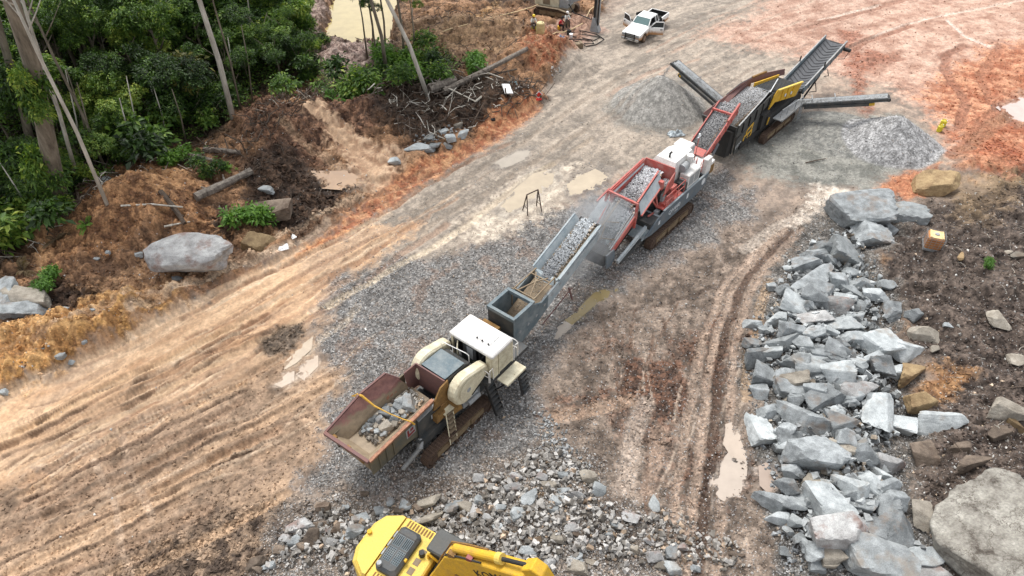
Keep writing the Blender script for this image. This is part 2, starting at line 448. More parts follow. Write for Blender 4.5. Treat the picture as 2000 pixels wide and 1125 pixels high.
lay(poly([(700, 110), (820, 60), (1000, 40), (1030, 100), (930, 130), (850, 120), (780, 140)], 0.9) * 0.8, (132, 102, 74), (176, 142, 104), ST1 + N2)
m_org = poly([(560, 520), (640, 460), (770, 362), (850, 312), (920, 286), (950, 240), (1020, 205), (1056, 190), (1050, 222), (960, 285), (880, 330), (770, 402), (650, 475), (470, 565)], 0.4, 0.4, 0.25)
lay(m_org * 0.95, (170, 98, 56), (208, 148, 98), N2 + 0.5 * ST2, lmp=0.08)
m_om = poly([(1010, 130), (1020, 85), (1060, 65), (1115, 85), (1122, 110), (1090, 145), (1040, 155)], 0.5, 0.6, 0.3)
lay(m_om * 0.9, (150, 84, 48), (168, 122, 84), N2, -0.2, 0.3, lmp=0.14)
m_och = poly([(-200, 800), (-40, 700), (60, 655), (140, 622), (240, 592), (340, 560), (370, 585), (260, 650), (130, 708), (0, 776), (-200, 880)], 0.5)
lay(m_och, (172, 122, 64), (216, 166, 100), N2 + N1, lmp=0.10)
m_u7 = poly([(190, 390), (230, 340), (290, 300), (380, 350), (410, 420), (440, 470), (310, 470), (200, 520), (110, 540), (120, 490)], 0.6)
lay(m_u7 * 0.9, (126, 86, 54), (184, 134, 86), N2 + 0.5 * N1, lmp=0.13)
for pp in ([(330, 330), (370, 350), (380, 400), (340, 420), (320, 380)], [(230, 380), (270, 360), (280, 420), (240, 450)], [(80, 480), (110, 450), (120, 520), (90, 540)], [(860, 330), (900, 290), (880, 320)], [(540, 210), (600, 200), (610, 230), (560, 240)]):
    lay(poly(pp, 0.5, 0.8, 0.5) * 0.7, (176, 128, 80), (206, 158, 106), N2, lmp=0.08)
lay(poly([(150, 580), (250, 540), (310, 500), (440, 540), (330, 590), (250, 600)], 0.6) * 0.8, (150, 112, 78), (196, 152, 108), N2)
m_u9 = poly([(540, -40), (650, -40), (632, 70), (690, 85), (760, 90), (740, 160), (660, 185), (590, 90)], 0.8)
lay(m_u9, (150, 122, 112), (208, 182, 168), N2 + 0.6 * N3, lmp=0.12, stn=0.3)
lay(poly([(930, 40), (965, 8), (980, 25), (940, 60)], 0.5) * 0.8, (170, 130, 80), (190, 150, 100), N2)
lay(poly([(1060, 60), (1130, 30), (1180, 60), (1140, 90), (1110, 110)], 0.5) * 0.7, (160, 120, 100), (196, 160, 140), N2)

# ------------------------------------------------------------------ heights
def mound(px, z, rx, ry, p=1.0, rz=0.0):
    x0, y0 = unp(*px)
    dx, dy = gx - x0 + 0.35 * W2x, gy - y0 + 0.35 * W2y
    c, s = math.cos(rz), math.sin(rz)
    r = np.sqrt(((dx * c + dy * s) / rx) ** 2 + ((-dx * s + dy * c) / ry) ** 2)
    return z * np.clip(1 - r, 0, 1) ** p
h_upl = poly(EDGE + [(400, -60), (-1000, -60), (-1000, 920)], 0.9, 0.8, 0.2, 0)
h += h_upl * (0.35 + 0.5 * sstep(-0.3, 0.4, N1))
h += mound((290, 420), 2.8, 5.0, 4.8) + mound((240, 470), 0.9, 5, 4)
h += mound((560, 260), 2.1, 5.6, 4.4) + mound((660, 240), 1.2, 4.0, 4.0) + mound((520, 330), 0.9, 4, 4)
h += mound((740, 240), 1.5, 3.4, 3.4) + mound((960, 215), 1.4, 5.5, 2.4, 0.9, 0.5)
h += mound((1066, 125), 2.1, 5.5, 4.2) + mound((1000, 80), 1.2, 7, 4) + mound((880, 70), 1.2, 9, 5)
h += poly([(-200, 800), (-40, 700), (60, 655), (140, 622), (240, 592), (340, 560), (370, 585), (260, 650), (130, 708), (0, 776), (-200, 880)], 0.9, 0.8, 0.2, 0) * (0.45 + 0.3 * N1) + mound((60, 690), 0.8, 6, 2.2, 1, 0.4) + mound((250, 625), 0.7, 4, 2.0, 1, 0.4)
h += mound((660, 130), 1.2, 6, 4)
h_dark = poly([(1690, 520), (1740, 440), (1800, 400), (1870, 390), (1960, 350), (2300, 300), (2300, 1300), (1830, 1300), (1770, 980), (1780, 850), (1800, 740), (1750, 640)], 1.2, 0.8, 0.2, 0)
h += h_dark * (0.35 + 0.4 * sstep(-0.4, 0.4, N1)) + mound((1960, 1050), 1.0, 6, 6) + mound((1950, 560), 0.8, 8, 7)
h += mound((1590, 690), 1.25, 4.0, 9.0) + mound((1640, 980), 1.3, 4.0, 6.0)
h += mound((1050, 1010), 0.55, 8, 3.4)
h += m_red * 0.25 * N1 + mound((1930, 320), 0.8, 6, 3.2) + mound((1880, 330), 0.6, 5, 2.6)
# gravel cones under the side conveyors: smooth, at the angle of repose
def cone(px, z, r, seed):
    x0, y0 = unp(*px)
    dx, dy = gx - x0, gy - y0
    rr = np.sqrt(dx * dx + dy * dy) * (1 + 0.10 * noise(np.arctan2(dy, dx) * 1.3 + 5, gx * 0 + seed, seed))
    return z * np.maximum(1 - rr / r, 0) - 0.05 * z * np.exp(-(rr / (0.08 * r)) ** 2), sstep(r * 1.02, r * 0.93, rr)
c1, k1 = cone((1284, 206), 2.95, 4.1, 3)
c2, k2 = cone((1738, 281), 2.6, 4.0, 9)
c3, k3 = cone((1640, 262), 0.55, 4.0, 5)
h = np.maximum(h, np.maximum(np.maximum(c1, c2), c3) + 0.02)
lay(k1, (146, 143, 136), (174, 170, 162), N2 + N3, lmp=0.015, stn=0.30)
lay(k3, (124, 124, 118), (148, 146, 138), N2 + N3, lmp=0.015, stn=0.25)
lay(k2, (156, 155, 154), (192, 191, 190), N2 + N3, lmp=0.015, stn=0.5)

def stroke(px, w, depth, c=None, k=0.6, cleat=0.0, per=0.24, edge=0.04, soft=0.25, wob=0.25, lmp=None):
    """a wheel or crawler track: sunk band with squeezed-up edges, cross cleats"""
    P = wpts(px); mg = w + 1.0
    sel = np.nonzero((gx > P[:, 0].min() - mg) & (gx < P[:, 0].max() + mg) & (gy > P[:, 1].min() - mg) & (gy < P[:, 1].max() + mg))[0]
    X = gx[sel] + wob * W1x[sel]; Y = gy[sel] + wob * W1y[sel]
    d, a, s = seg_d(P, X, Y, False)
    d = d + 0.06 * W2x[sel]
    m = 1 - sstep(w / 2 - soft * w / 2, w / 2 + soft * w / 2, d)
    e = np.exp(-((d - w * 0.62) / (0.16 + 0.1 * w)) ** 2)
    brk = sstep(-0.35, 0.15, N1[sel] + 0.4 * N2[sel])
    if cleat: brk = 0.5 + 0.5 * brk
    h[sel] += (-depth * m + edge * e) * (0.35 + 0.65 * brk)
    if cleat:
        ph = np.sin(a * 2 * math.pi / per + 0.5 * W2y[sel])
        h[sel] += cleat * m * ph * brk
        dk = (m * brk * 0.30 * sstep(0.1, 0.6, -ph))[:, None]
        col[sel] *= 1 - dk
    if c is not None:
        mm = (m * k * (0.4 + 0.6 * brk))[:, None]
        col[sel] = col[sel] * (1 - mm) + np.array(S(*c, K), np.float32)[None] * mm * (1 + 0.25 * N3[sel][:, None])

rnd = random.Random(5)
# haul road ruts: long, nearly parallel
for k in range(26):
    off = rnd.uniform(-70, 150); x0 = rnd.uniform(-150, 500); x1 = x0 + rnd.uniform(250, 620)
    base = [(-200, 905), (0, 815), (300, 665), (560, 530), (800, 395), (1000, 280), (1200, 150)]
    pp = []
    for i in range(9):
        x = x0 + (x1 - x0) * i / 8
        y = np.interp(x, [b[0] for b in base], [b[1] for b in base])
        s = 1.0 - 0.6 * (x / 1000.0)
        pp.append((x + off * 0.55 * s, y + off * s + 6 * math.sin(i + k)))
    tone = rnd.choice([(228, 204, 174), (226, 196, 162), (150, 112, 84), (138, 100, 72), (176, 138, 106)])
    stroke(pp, rnd.uniform(0.28, 0.6), rnd.uniform(0.03, 0.09), tone, 0.55, rnd.choice([0, 0, 0.02]), 0.3)
for k in range(70):
    off = rnd.uniform(-75, 330); x0 = rnd.uniform(-150, 620); L = rnd.uniform(90, 420); x1 = x0 + L
    if x1 > 760: off = min(off, 60)
    pp = []
    for i in range(7):
        x = x0 + (x1 - x0) * i / 6
        y = np.interp(x, [b[0] for b in base], [b[1] for b in base]); s_ = 1.0 - 0.6 * (x / 1000.0)
        pp.append((x + off * 0.5 * s_, y + off * s_ + 3 * math.sin(i * 1.3 + k)))
    dark = rnd.random() < 0.6
    stroke(pp, rnd.uniform(0.08, 0.20), rnd.uniform(0.02, 0.05) if dark else 0.0, rnd.choice([(132, 102, 78), (146, 114, 88), (158, 126, 98)]) if dark else rnd.choice([(228, 202, 170), (222, 196, 162)]), 0.42, 0, 0.3, 0.03 if dark else 0.0, 0.5, 0.2)
# crawler marks in the lower-left mud
for k in range(18):
    y0 = 800 + k * 24 + rnd.uniform(-10, 10); x0 = rnd.uniform(-60, 120)
    L = rnd.uniform(280, 560)
    sl = rnd.uniform(0.44, 0.56)
    pp = [(x0 + L * t, y0 + 40 - L * t * sl - 30 * t * (1 - t) * rnd.uniform(-1, 1)) for t in (0, 0.25, 0.5, 0.75, 1)]
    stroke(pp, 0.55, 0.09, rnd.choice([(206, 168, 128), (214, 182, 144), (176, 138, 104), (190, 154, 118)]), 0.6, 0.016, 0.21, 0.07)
    if k % 2: stroke([(x + 6, y + 12) for x, y in pp], 0.22, 0.12, (84, 62, 46), 0.8, 0, 0.2, 0.05)
stroke([(190, 900), (215, 970), (240, 1050), (255, 1125)], 0.35, 0.05, (206, 178, 150), 0.6)
stroke([(245, 860), (262, 940), (300, 1010)], 0.35, 0.05, (206, 178, 150), 0.5)
# tracks in the mud between crusher and boulders
for k in range(64):
    x0 = rnd.uniform(-40, 420); y0 = rnd.uniform(790, 1110) - x0 * 0.30; L = rnd.uniform(80, 330); sl = rnd.uniform(0.40, 0.60)
    pp = [(x0 + L * t, y0 - L * t * sl + 6 * math.sin(5 * t + k)) for t in (0, 0.2, 0.4, 0.6, 0.8, 1)]
    dark = rnd.random() < 0.62
    stroke(pp, rnd.uniform(0.07, 0.16), 0.05 if dark else 0.0, rnd.choice([(86, 66, 50), (104, 80, 62), (122, 94, 72)]) if dark else (214, 186, 154), 0.7, 0, 0.3, 0.03 if dark else 0, 0.45, 0.12)
for k in range(9):
    x0 = rnd.uniform(-40, 420); y0 = rnd.uniform(780, 1080) - x0 * 0.30; L = rnd.uniform(70, 200); sl = rnd.uniform(0.42, 0.58)
    stroke([(x0 + L * t, y0 - L * t * sl) for t in (0, 0.35, 0.7, 1)], rnd.uniform(0.5, 0.7), 0.03, rnd.choice([None, (196, 166, 134), (170, 142, 114)]), 0.35, 0.012, rnd.uniform(0.19, 0.23), 0.03, 0.12, 0.08)
for k in range(34):
    x0 = rnd.uniform(1190, 1470); y0 = rnd.uniform(620, 1120); L = rnd.uniform(60, 200); dx_ = rnd.uniform(-0.35, 0.5)
    pp = [(x0 + dx_ * L * t + 8 * t * t, y0 - L * t) for t in (0, 0.3, 0.6, 1)]
    if pp[-1][1] < 560: continue
    dark = rnd.random() < 0.6
    stroke(pp, rnd.uniform(0.08, 0.2), 0.05 if dark else 0.0, rnd.choice([(82, 60, 46), (100, 76, 60), (116, 84, 62)]) if dark else (200, 178, 156), 0.65, 0, 0.3, 0.03 if dark else 0, 0.4, 0.15)
for dx in (0, 34, 60, 92):
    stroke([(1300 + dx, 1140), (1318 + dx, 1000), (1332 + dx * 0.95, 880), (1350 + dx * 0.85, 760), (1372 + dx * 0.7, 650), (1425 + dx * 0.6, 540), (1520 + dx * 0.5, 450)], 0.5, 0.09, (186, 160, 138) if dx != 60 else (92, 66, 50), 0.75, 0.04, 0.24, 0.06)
stroke([(1216, 960), (1228, 890), (1245, 830), (1262, 790)], 0.95, 0.06, (190, 170, 152), 0.8, 0.04, 0.22)
stroke([(1262, 960), (1275, 890), (1285, 840)], 0.8, 0.05, (178, 150, 128), 0.7, 0.04, 0.22)
stroke([(1090, 812), (1160, 802), (1230, 786)], 0.9, 0.05, (182, 152, 126), 0.8, 0.035, 0.22)
stroke([(1090, 640), (1200, 615), (1320, 590), (1400, 560)], 0.25, 0.09, (92, 74, 62), 0.6)
stroke([(1120, 700), (1220, 640), (1300, 560)], 0.4, 0.04, (150, 134, 120), 0.4)
stroke([(1500, 560), (1480, 620), (1462, 700), (1456, 780)], 0.55, 0.05, (196, 164, 128), 0.7, 0.04, 0.26)
stroke([(1455, 490), (1520, 440), (1570, 420)], 0.9, 0.05, (214, 198, 180), 0.6, 0.05, 0.36)
# tracks up the middle of the haul road
stroke([(640, 600), (760, 530), (850, 480), (930, 430), (1010, 360), (1080, 320)], 0.55, 0.06, (222, 202, 172), 0.75, 0.03, 0.4)
stroke([(600, 690), (660, 640), (700, 600)], 0.5, 0.07, (226, 206, 180), 0.7)
stroke([(820, 455), (960, 370), (1100, 280), (1250, 190)], 0.5, 0.05, (150, 132, 112), 0.5)
stroke([(770, 440), (920, 345), (1070, 245), (1230, 140)], 0.55, 0.05, (140, 124, 106), 0.5)
stroke([(900, 440), (1020, 360), (1160, 270)], 0.5, 0.05, (168, 148, 124), 0.5)
for k in range(14):
    x0 = rnd.uniform(1150, 1500); y0 = rnd.uniform(20, 200); L = rnd.uniform(120, 300)
    stroke([(x0, y0 + 40), (x0 + L * 0.5, y0 + 40 - L * 0.26), (x0 + L, y0 + 40 - L * 0.46)], rnd.uniform(0.3, 0.6), 0.05, rnd.choice([(200, 178, 156), (140, 122, 106), (190, 150, 124)]), 0.45)
# sweeping tracks at the far right
for pp, cc in (([(1850, 110), (1845, 140), (1870, 175), (1890, 205), (1870, 250)], (158, 108, 84)), ([(1955, 90), (1935, 120), (1915, 150), (1925, 180), (1945, 215), (1900, 260), (1850, 320)], (170, 116, 88)), ([(1885, 90), (1840, 110)], (150, 100, 76)), ([(1660, 95), (1730, 60), (1820, 35), (2000, 0)], (222, 196, 176)), ([(1850, 40), (1880, 70), (1930, 90)], (228, 206, 190)), ([(1640, 110), (1700, 78), (1780, 50)], (160, 112, 88)), ([(1560, 60), (1680, 25), (1800, -10)], (170, 124, 100)), ([(1600, 40), (1720, 10)], (222, 196, 176)), ([(1700, 120), (1760, 115)], (160, 110, 86))):
    stroke(pp, 0.9 if cc[0] < 180 else 0.4, 0.08, cc, 0.9, 0.03, 0.4, 0.06)
stroke([(1960, 230), (1910, 270), (1860, 325)], 1.3, 0.06, (150, 110, 84), 0.6, 0.05, 0.4)
stroke([(600, 245), (680, 290), (740, 350)], 0.9, 0.12, (206, 170, 134), 0.8)
stroke([(560, 280), (640, 320), (690, 370)], 0.8, 0.12, (200, 164, 128), 0.7)

for pp, k in (([(40, 1010), (160, 940), (330, 860), (480, 790), (520, 800), (360, 900), (200, 980), (60, 1050)], 0.5), ([(300, 1000), (420, 920), (600, 860), (610, 890), (480, 960), (360, 1040)], 0.5), ([(420, 730), (560, 660), (640, 640), (600, 700), (480, 760)], 0.35), ([(0, 900), (120, 840), (260, 770), (280, 790), (140, 870), (0, 940)], 0.35), ([(120, 1125), (240, 1050), (360, 1010), (300, 1090), (200, 1140)], 0.5)):
    lay(poly(pp, 0.9, 1.2, 0.5) * k * (0.5 + sstep(-0.3, 0.3, ST1)), (98, 78, 60), (150, 122, 96), N2, rough=0.6)
# dark clod patch beside the road, wet hollows
m_c = poly([(510, 665), (540, 640), (590, 628), (600, 650), (575, 680), (530, 700), (510, 690)], 0.3, 0.35, 0.25)
lay(m_c * 0.9, (78, 68, 58), (128, 112, 96), N2 + N3, -0.3, 0.6, lmp=0.14)
lay(poly([(1110, 570), (1160, 555), (1165, 590), (1110, 600)], 0.3, 0.3, 0.2) * 0.7, (96, 82, 70), (120, 104, 90), N2, rough=0.35, lmp=0.02)
lay(poly([(1075, 610), (1110, 600), (1110, 640), (1075, 640)], 0.3, 0.3, 0.2) * 0.6, (96, 82, 70), (120, 104, 90), N2, rough=0.35, lmp=0.02)

# puddles: ground dished under a flat water sheet
PUDDLES = [
    ([(1110, 362), (1130, 348), (1160, 334), (1184, 336), (1176, 354), (1150, 372), (1118, 376)], (214, 196, 168), 'pale puddle beside the grey gravel, left of the red crusher', 0.0),
    ([(985, 398), (1010, 370), (1040, 345), (1076, 336), (1070, 360), (1040, 388), (1000, 408)], (210, 192, 164), 'shallow pale puddle behind the small metal trestle', 0.0),
    ([(970, 318), (1000, 300), (1034, 296), (1020, 312), (985, 326)], (196, 184, 166), 'thin puddle on the upper haul road', 0.0),
    ([(1076, 662), (1090, 640), (1112, 620), (1122, 628), (1104, 652), (1084, 668)], (206, 194, 180), 'narrow milky end of the rut puddle by the conveyor', 0.0),
    ([(1112, 618), (1136, 600), (1160, 576), (1180, 566), (1200, 566), (1190, 580), (1172, 588), (1150, 606), (1126, 626)], (166, 148, 106), 'long tan puddle in a rut beside the dark conveyor', 0.0),
    ([(1412, 838), (1430, 832), (1442, 850), (1456, 876), (1452, 892), (1430, 888), (1416, 866)], (216, 198, 180), 'small milky puddle above the larger one in the mud', 0.0),
    ([(1424, 892), (1446, 892), (1454, 912), (1450, 950), (1434, 978), (1410, 966), (1394, 946), (1404, 916)], (216, 200, 184), 'largest milky puddle beside the boulder heap', 0.0),
    ([(1482, 920), (1498, 912), (1512, 940), (1500, 966), (1484, 950)], (196, 176, 160), 'puddle touching the boulder heap', 0.0),
    ([(560, 706), (590, 676), (606, 664), (604, 684), (580, 706), (562, 716)], (214, 192, 164), 'pale strip puddle beside the dark clod patch', 0.0),
    ([(582, 730), (600, 706), (618, 698), (618, 716), (596, 738)], (206, 182, 156), 'small puddle nearest the rusty hopper', 0.0),
    ([(540, 750), (560, 732), (572, 728), (572, 744), (552, 754)], (212, 190, 166), 'tiny puddle on the muddy haul road', 0.0),
    ([(1640, 300), (1600, 285), (1560, 300), (1600, 312)], None, '', 0.0),
    ([(1958, 210), (1990, 190), (2060, 185), (2060, 236), (1990, 234)], (226, 206, 194), 'pale puddle in the red clay at the right', 0.0),
    ([(622, 352), (680, 352), (716, 372), (690, 384), (640, 380)], (204, 166, 128), 'sandy runoff pool below the brown soil bank', 0.30),
]
PUD = []
for pp, c, lab, dz in PUDDLES:
    if c is None: continue
    m = poly(pp, 0.3, 0.45, 0.22)
    cx, cy = np.mean(np.array([unp(*q) for q in pp]), axis=0)
    near = m > 0.5
    z = float(np.median(h[near])) if near.any() else 0.0
    h[:] = h * (1 - m) + (z - 0.07) * m
    lump[:] *= 1 - 0.95 * m
    stony[:] *= 1 - m
    lay(m, tuple(int(v * 0.9) for v in c), c, N2, rough=0.5)
    c0_ = np.mean(pp, axis=0); ring_ = poly([(c0_[0] + (q[0] - c0_[0]) * 1.5, c0_[1] + (q[1] - c0_[1]) * 1.6) for q in pp], 0.35, 0.6, 0.3) * (1 - m)
    col *= (1 - 0.34 * ring_)[:, None]; rgh[:] = rgh - 0.35 * ring_
    PUD.append((pp, c, lab, z - 0.015))
m_pond = poly([(632, 84), (640, 20), (650, -40), (790, -40), (772, 30), (768, 90), (720, 84), (680, 86)], 0.5, 0.5, 0.3)
h[:] = h * (1 - m_pond) + (-0.55) * m_pond
bank = poly([(610, 100), (625, 20), (630, -60), (830, -60), (790, 30), (790, 110), (720, 100), (670, 104)], 0.8, 0.7, 0.4) * (1 - m_pond)
lay(bank * 0.55, (72, 60, 50), (130, 108, 92), N2, lmp=0.2)
lump *= 1 - m_pond; stony *= 1 - m_pond

# clods, crumbs, stones
nearw = sstep(46, 26, gy)
cl = fbm(gx * 1.1, gy * 1.1, 301, 3, 0.6) + nearw * (0.22 * noise(gx * 9.2, gy * 9.2, 313))
cl2 = 1 - np.abs(fbm(gx * 1.9, gy * 1.9, 331, 2, 0.5)) * 2.2
h += lump * (0.85 * cl + 0.30 * cl2 * sstep(0.06, 0.14, lump))
h += nearw * ((0.006 + 0.010 * stony + 0.07 * lump) * W3n + lump * 0.05 * W4n)
# fine variation of the soil colour (darker clod hollows, pale dry grit)
fine = 1 + (0.10 + 0.35 * np.clip(lump - 0.05, 0, 0.2)) * N3 + 0.09 * W3n + (0.10 + 0.10 * stony) * W4n + 0.16 * N2 * (1 - m_upl) * 0.6
low_dk = sstep(0.05, 0.55, -cl) * np.clip(lump * 6, 0, 1)  # low parts of the clod relief, coloured darker below
col *= (np.clip(fine, 0.5, 1.6) * (1 - 0.30 * low_dk))[:, None]
fadew = sstep(58, 24, gy)
crk = fadew * noise(gx * 7.1 + 0.5 * W1x, gy * 7.1 + 0.5 * W1y, 431); crk2 = noise(gx * 3.3 + 0.5 * W1y, gy * 3.3 + 0.5 * W1x, 441)
rough_amt = np.clip(0.35 + 4.5 * np.clip(lump - 0.03, 0, 0.12) + 0.5 * stony, 0.3, 1.0)
wtr = np.clip(rgh * 2 - 1.0, 0, 1)
col *= (1 + wtr * rough_amt * (0.30 * sstep(0.20, 0.30, crk) - 0.30 * sstep(0.20, 0.30, -crk) + 0.16 * sstep(0.22, 0.32, crk2) - 0.22 * sstep(0.20, 0.30, -crk2)))[:, None]
lum = (col * np.array([[0.3, 0.59, 0.11]], np.float32)).sum(1, keepdims=True)
sat = 0.84 + 0.04 * m_upl + 0.12 * m_red * (1 - m_upl) + 0.10 * m_road
col = np.clip(lum + (col - lum) * (sat if np.ndim(sat) == 0 else sat[:, None]), 0.004, 0.9)
crumb = np.clip(0.30 + 6.0 * np.clip(lump - 0.03, 0, 0.12) + 0.35 * stony, 0, 1)

ZZ = np.zeros(len(GX), np.float32); ZZ[IN] = h
CC = np.tile(np.array([S(120, 98, 74, 0.6)], np.float32), (len(GX), 1)); CC[IN] = col
RR = np.full(len(GX), 0.9, np.float32); RR[IN] = rgh
KR = np.full(len(GX), 0.8, np.float32); KR[IN] = crumb
ZG = ZZ.reshape(NR, NCC)
SG = np.zeros(len(GX), np.float32); SG[IN] = stony; SG = SG.reshape(NR, NCC)

def gsample(A, x, y):
    y = np.asarray(y, float); x = np.asarray(x, float)
    fr = np.interp(y, rows, np.arange(NR)); fc = np.interp(x / halfw(y), cu, np.arange(NCC))
    i = np.clip(fr.astype(int), 0, NR - 2); j = np.clip(fc.astype(int), 0, NCC - 2)
    a = fr - i; b = fc - j
    return (A[i, j] * (1 - a) * (1 - b) + A[i + 1, j] * a * (1 - b) + A[i, j + 1] * (1 - a) * b + A[i + 1, j + 1] * a * b)
def gz(x, y): return float(gsample(ZG, x, y))
def gp(px, py, dz=0.0):
    """point of the terrain seen at a photo pixel"""
    z = 0.0
    for _ in range(12):
        x, y = unp(px, py, z + dz)
        z = 0.5 * z + 0.5 * gz(x, y)
    x, y = unp(px, py, z + dz)
    return Vector((x, y, gz(x, y)))

me = bpy.data.meshes.new("ground")
idx = np.arange(NR * NCC, dtype=np.int32).reshape(NR, NCC)
quads = np.stack([idx[:-1, :-1], idx[:-1, 1:], idx[1:, 1:], idx[1:, :-1]], -1).reshape(-1)
nq = len(quads) // 4
me.vertices.add(NR * NCC)
me.vertices.foreach_set("co", np.stack([GX, GY, ZZ], -1).ravel())
me.loops.add(nq * 4); me.loops.foreach_set("vertex_index", quads)
me.polygons.add(nq); me.polygons.foreach_set("loop_start", np.arange(0, nq * 4, 4, dtype=np.int32))
me.update(calc_edges=True)
me.polygons.foreach_set("use_smooth", np.ones(nq, bool))
at = me.attributes.new("soil", 'FLOAT_COLOR', 'POINT')
at.data.foreach_set("color", np.concatenate([CC, np.ones((len(CC), 1), np.float32)], 1).ravel())
at = me.attributes.new("wet", 'FLOAT', 'POINT')
at.data.foreach_set("value", RR)
at = me.attributes.new("stony", 'FLOAT', 'POINT')
at.data.foreach_set("value", np.clip(SG.ravel() * 1.6, 0, 1).astype(np.float32))
at = me.attributes.new("crumb", 'FLOAT', 'POINT')
at.data.foreach_set("value", KR)

m_ground, nt, bsdf = new_mat("soil")
a1 = nd(nt, "ShaderNodeAttribute", attribute_name="soil")
a2 = nd(nt, "ShaderNodeAttribute", attribute_name="wet")
tc = nd(nt, "ShaderNodeTexCoord")
g1 = nd(nt, "ShaderNodeTexNoise", Scale=6.0, Detail=4.0, Roughness=0.65)
g2 = nd(nt, "ShaderNodeTexVoronoi", Scale=13.0, Randomness=1.0)
nt.links.new(tc.outputs["Object"], g1.inputs["Vector"]); nt.links.new(tc.outputs["Object"], g2.inputs["Vector"])
a3 = nd(nt, "ShaderNodeAttribute", attribute_name="crumb")
cc = mixc(nt, a3.outputs["Fac"], a1.outputs["Color"], ramp(nt, g1.outputs["Fac"], [(0.36, 0.55), (0.5, 1.0), (0.64, 1.45)]), 'MULTIPLY')
a4 = nd(nt, "ShaderNodeAttribute", attribute_name="stony")
g3 = nd(nt, "ShaderNodeTexVoronoi", Scale=10.0, Randomness=1.0); nt.links.new(tc.outputs["Object"], g3.inputs["Vector"])
sv = nd(nt, "ShaderNodeSeparateColor"); nt.links.new(g3.outputs["Color"], sv.inputs[0])
gc = mixc(nt, 1.0, cc, ramp(nt, sv.outputs[0], [(0.0, 0.52), (0.45, 0.95), (0.8, 1.4), (1.0, 1.8)]), 'MULTIPLY')
gc = mixc(nt, ramp(nt, g3.outputs["Distance"], [(0.035, 0.0), (0.075, 1.0)]), gc, mixc(nt, 1.0, gc, (0.55, 0.55, 0.55), 'MULTIPLY'))
dw = nd(nt, "ShaderNodeVectorMath", operation='MULTIPLY_ADD'); nt.links.new(g1.outputs["Color"], dw.inputs[0]); dw.inputs[1].default_value = (0.12, 0.12, 0.12); nt.links.new(tc.outputs["Object"], dw.inputs[2])
g4 = nd(nt, "ShaderNodeTexVoronoi", Scale=6.5, Randomness=1.0); nt.links.new(dw.outputs[0], g4.inputs["Vector"])
s4 = nd(nt, "ShaderNodeSeparateColor"); nt.links.new(g4.outputs["Color"], s4.inputs[0])
kc = mixc(nt, 1.0, cc, ramp(nt, s4.outputs[0], [(0.0, 0.62), (0.5, 0.98), (0.85, 1.22), (1.0, 1.5)]), 'MULTIPLY')
kc = mixc(nt, ramp(nt, g4.outputs["Distance"], [(0.05, 0.0), (0.12, 1.0)]), kc, mixc(nt, 1.0, kc, (0.62, 0.60, 0.58), 'MULTIPLY'))
g5 = nd(nt, "ShaderNodeTexNoise", Scale=1.3, Detail=4.0, Roughness=0.7); nt.links.new(tc.outputs["Object"], g5.inputs["Vector"])
kf = nd(nt, "ShaderNodeMath", operation='MULTIPLY'); nt.links.new(a3.outputs["Fac"], kf.inputs[0]); nt.links.new(ramp(nt, g5.outputs["Fac"], [(0.40, 0.15), (0.58, 1.0)]), kf.inputs[1])
cc = mixc(nt, kf.outputs[0], cc, kc)
cc = mixc(nt, a4.outputs["Fac"], cc, gc)
nt.links.new(cc, bsdf.inputs["Base Color"])
nt.links.new(a2.outputs["Fac"], bsdf.inputs["Roughness"])
bsdf.inputs["Specular IOR Level"].default_value = 0.3
b1 = nd(nt, "ShaderNodeBump", Strength=0.55, Distance=0.022); nt.links.new(g1.outputs["Fac"], b1.inputs["Height"])
nt.links.new(a3.outputs["Fac"], b1.inputs["Strength"])
b2 = nd(nt, "ShaderNodeBump", Strength=0.35, Distance=0.03); nt.links.new(g2.outputs["Distance"], b2.inputs["Height"])
nt.links.new(b1.outputs["Normal"], b2.inputs["Normal"]); nt.links.new(b2.outputs["Normal"], bsdf.inputs["Normal"])
ground = link_mesh("ground", me, m_ground)
tag(ground, "muddy worked ground of gravel, tan road and dark soil", "ground", kind="structure")

# ------------------------------------------------------------------ water
def water_mat(name, c, rough=0.12):
    m, nt, b = new_mat(name)
    tc = nd(nt, "ShaderNodeTexCoord")
    n1 = nd(nt, "ShaderNodeTexNoise", Scale=0.8, Detail=5.0, Roughness=0.6)
    nt.links.new(tc.outputs["Object"], n1.inputs["Vector"])
    nt.links.new(mixc(nt, 1.0, c, ramp(nt, n1.outputs["Fac"], [(0.3, 0.86), (0.7, 1.08)]), 'MULTIPLY'), b.inputs["Base Color"])
    b.inputs["Roughness"].default_value = rough
    n2 = nd(nt, "ShaderNodeTexNoise", Scale=5.0, Detail=2.0)
    nt.links.new(tc.outputs["Object"], n2.inputs["Vector"])
    bp = nd(nt, "ShaderNodeBump", Strength=0.06, Distance=0.03); nt.links.new(n2.outputs["Fac"], bp.inputs["Height"])
    nt.links.new(bp.outputs["Normal"], b.inputs["Normal"])
    return m
def water_sheet(name, px, c, z, label, grow=1.25):
    P = np.array([unp(*q) for q in px]); ctr = P.mean(0)
    P = ctr + (P - ctr) * grow
    bm = bmesh.new()
    bm.faces.new([bm.verts.new((x, y, z)) for x, y in P])
    bmesh.ops.recalc_face_normals(bm, faces=bm.faces)
    for f in bm.faces:
        if f.normal.z < 0: f.normal_flip()
    me = bpy.data.meshes.new(name); bm.to_mesh(me); bm.free()
    o = link_mesh(name, me, water_mat("muddy_water", c))
    return tag(o, label, "water", kind="structure")
for pp, c, lab, z in PUD:
    water_sheet("puddle", pp, S(*c, 0.62), z, lab)
water_sheet("pond", [(632, 84), (640, 20), (650, -40), (790, -40), (772, 30), (768, 90), (720, 84), (680, 86)], S(196, 176, 120, 0.72), -0.30, "still yellowish pond behind the trees", 1.15)
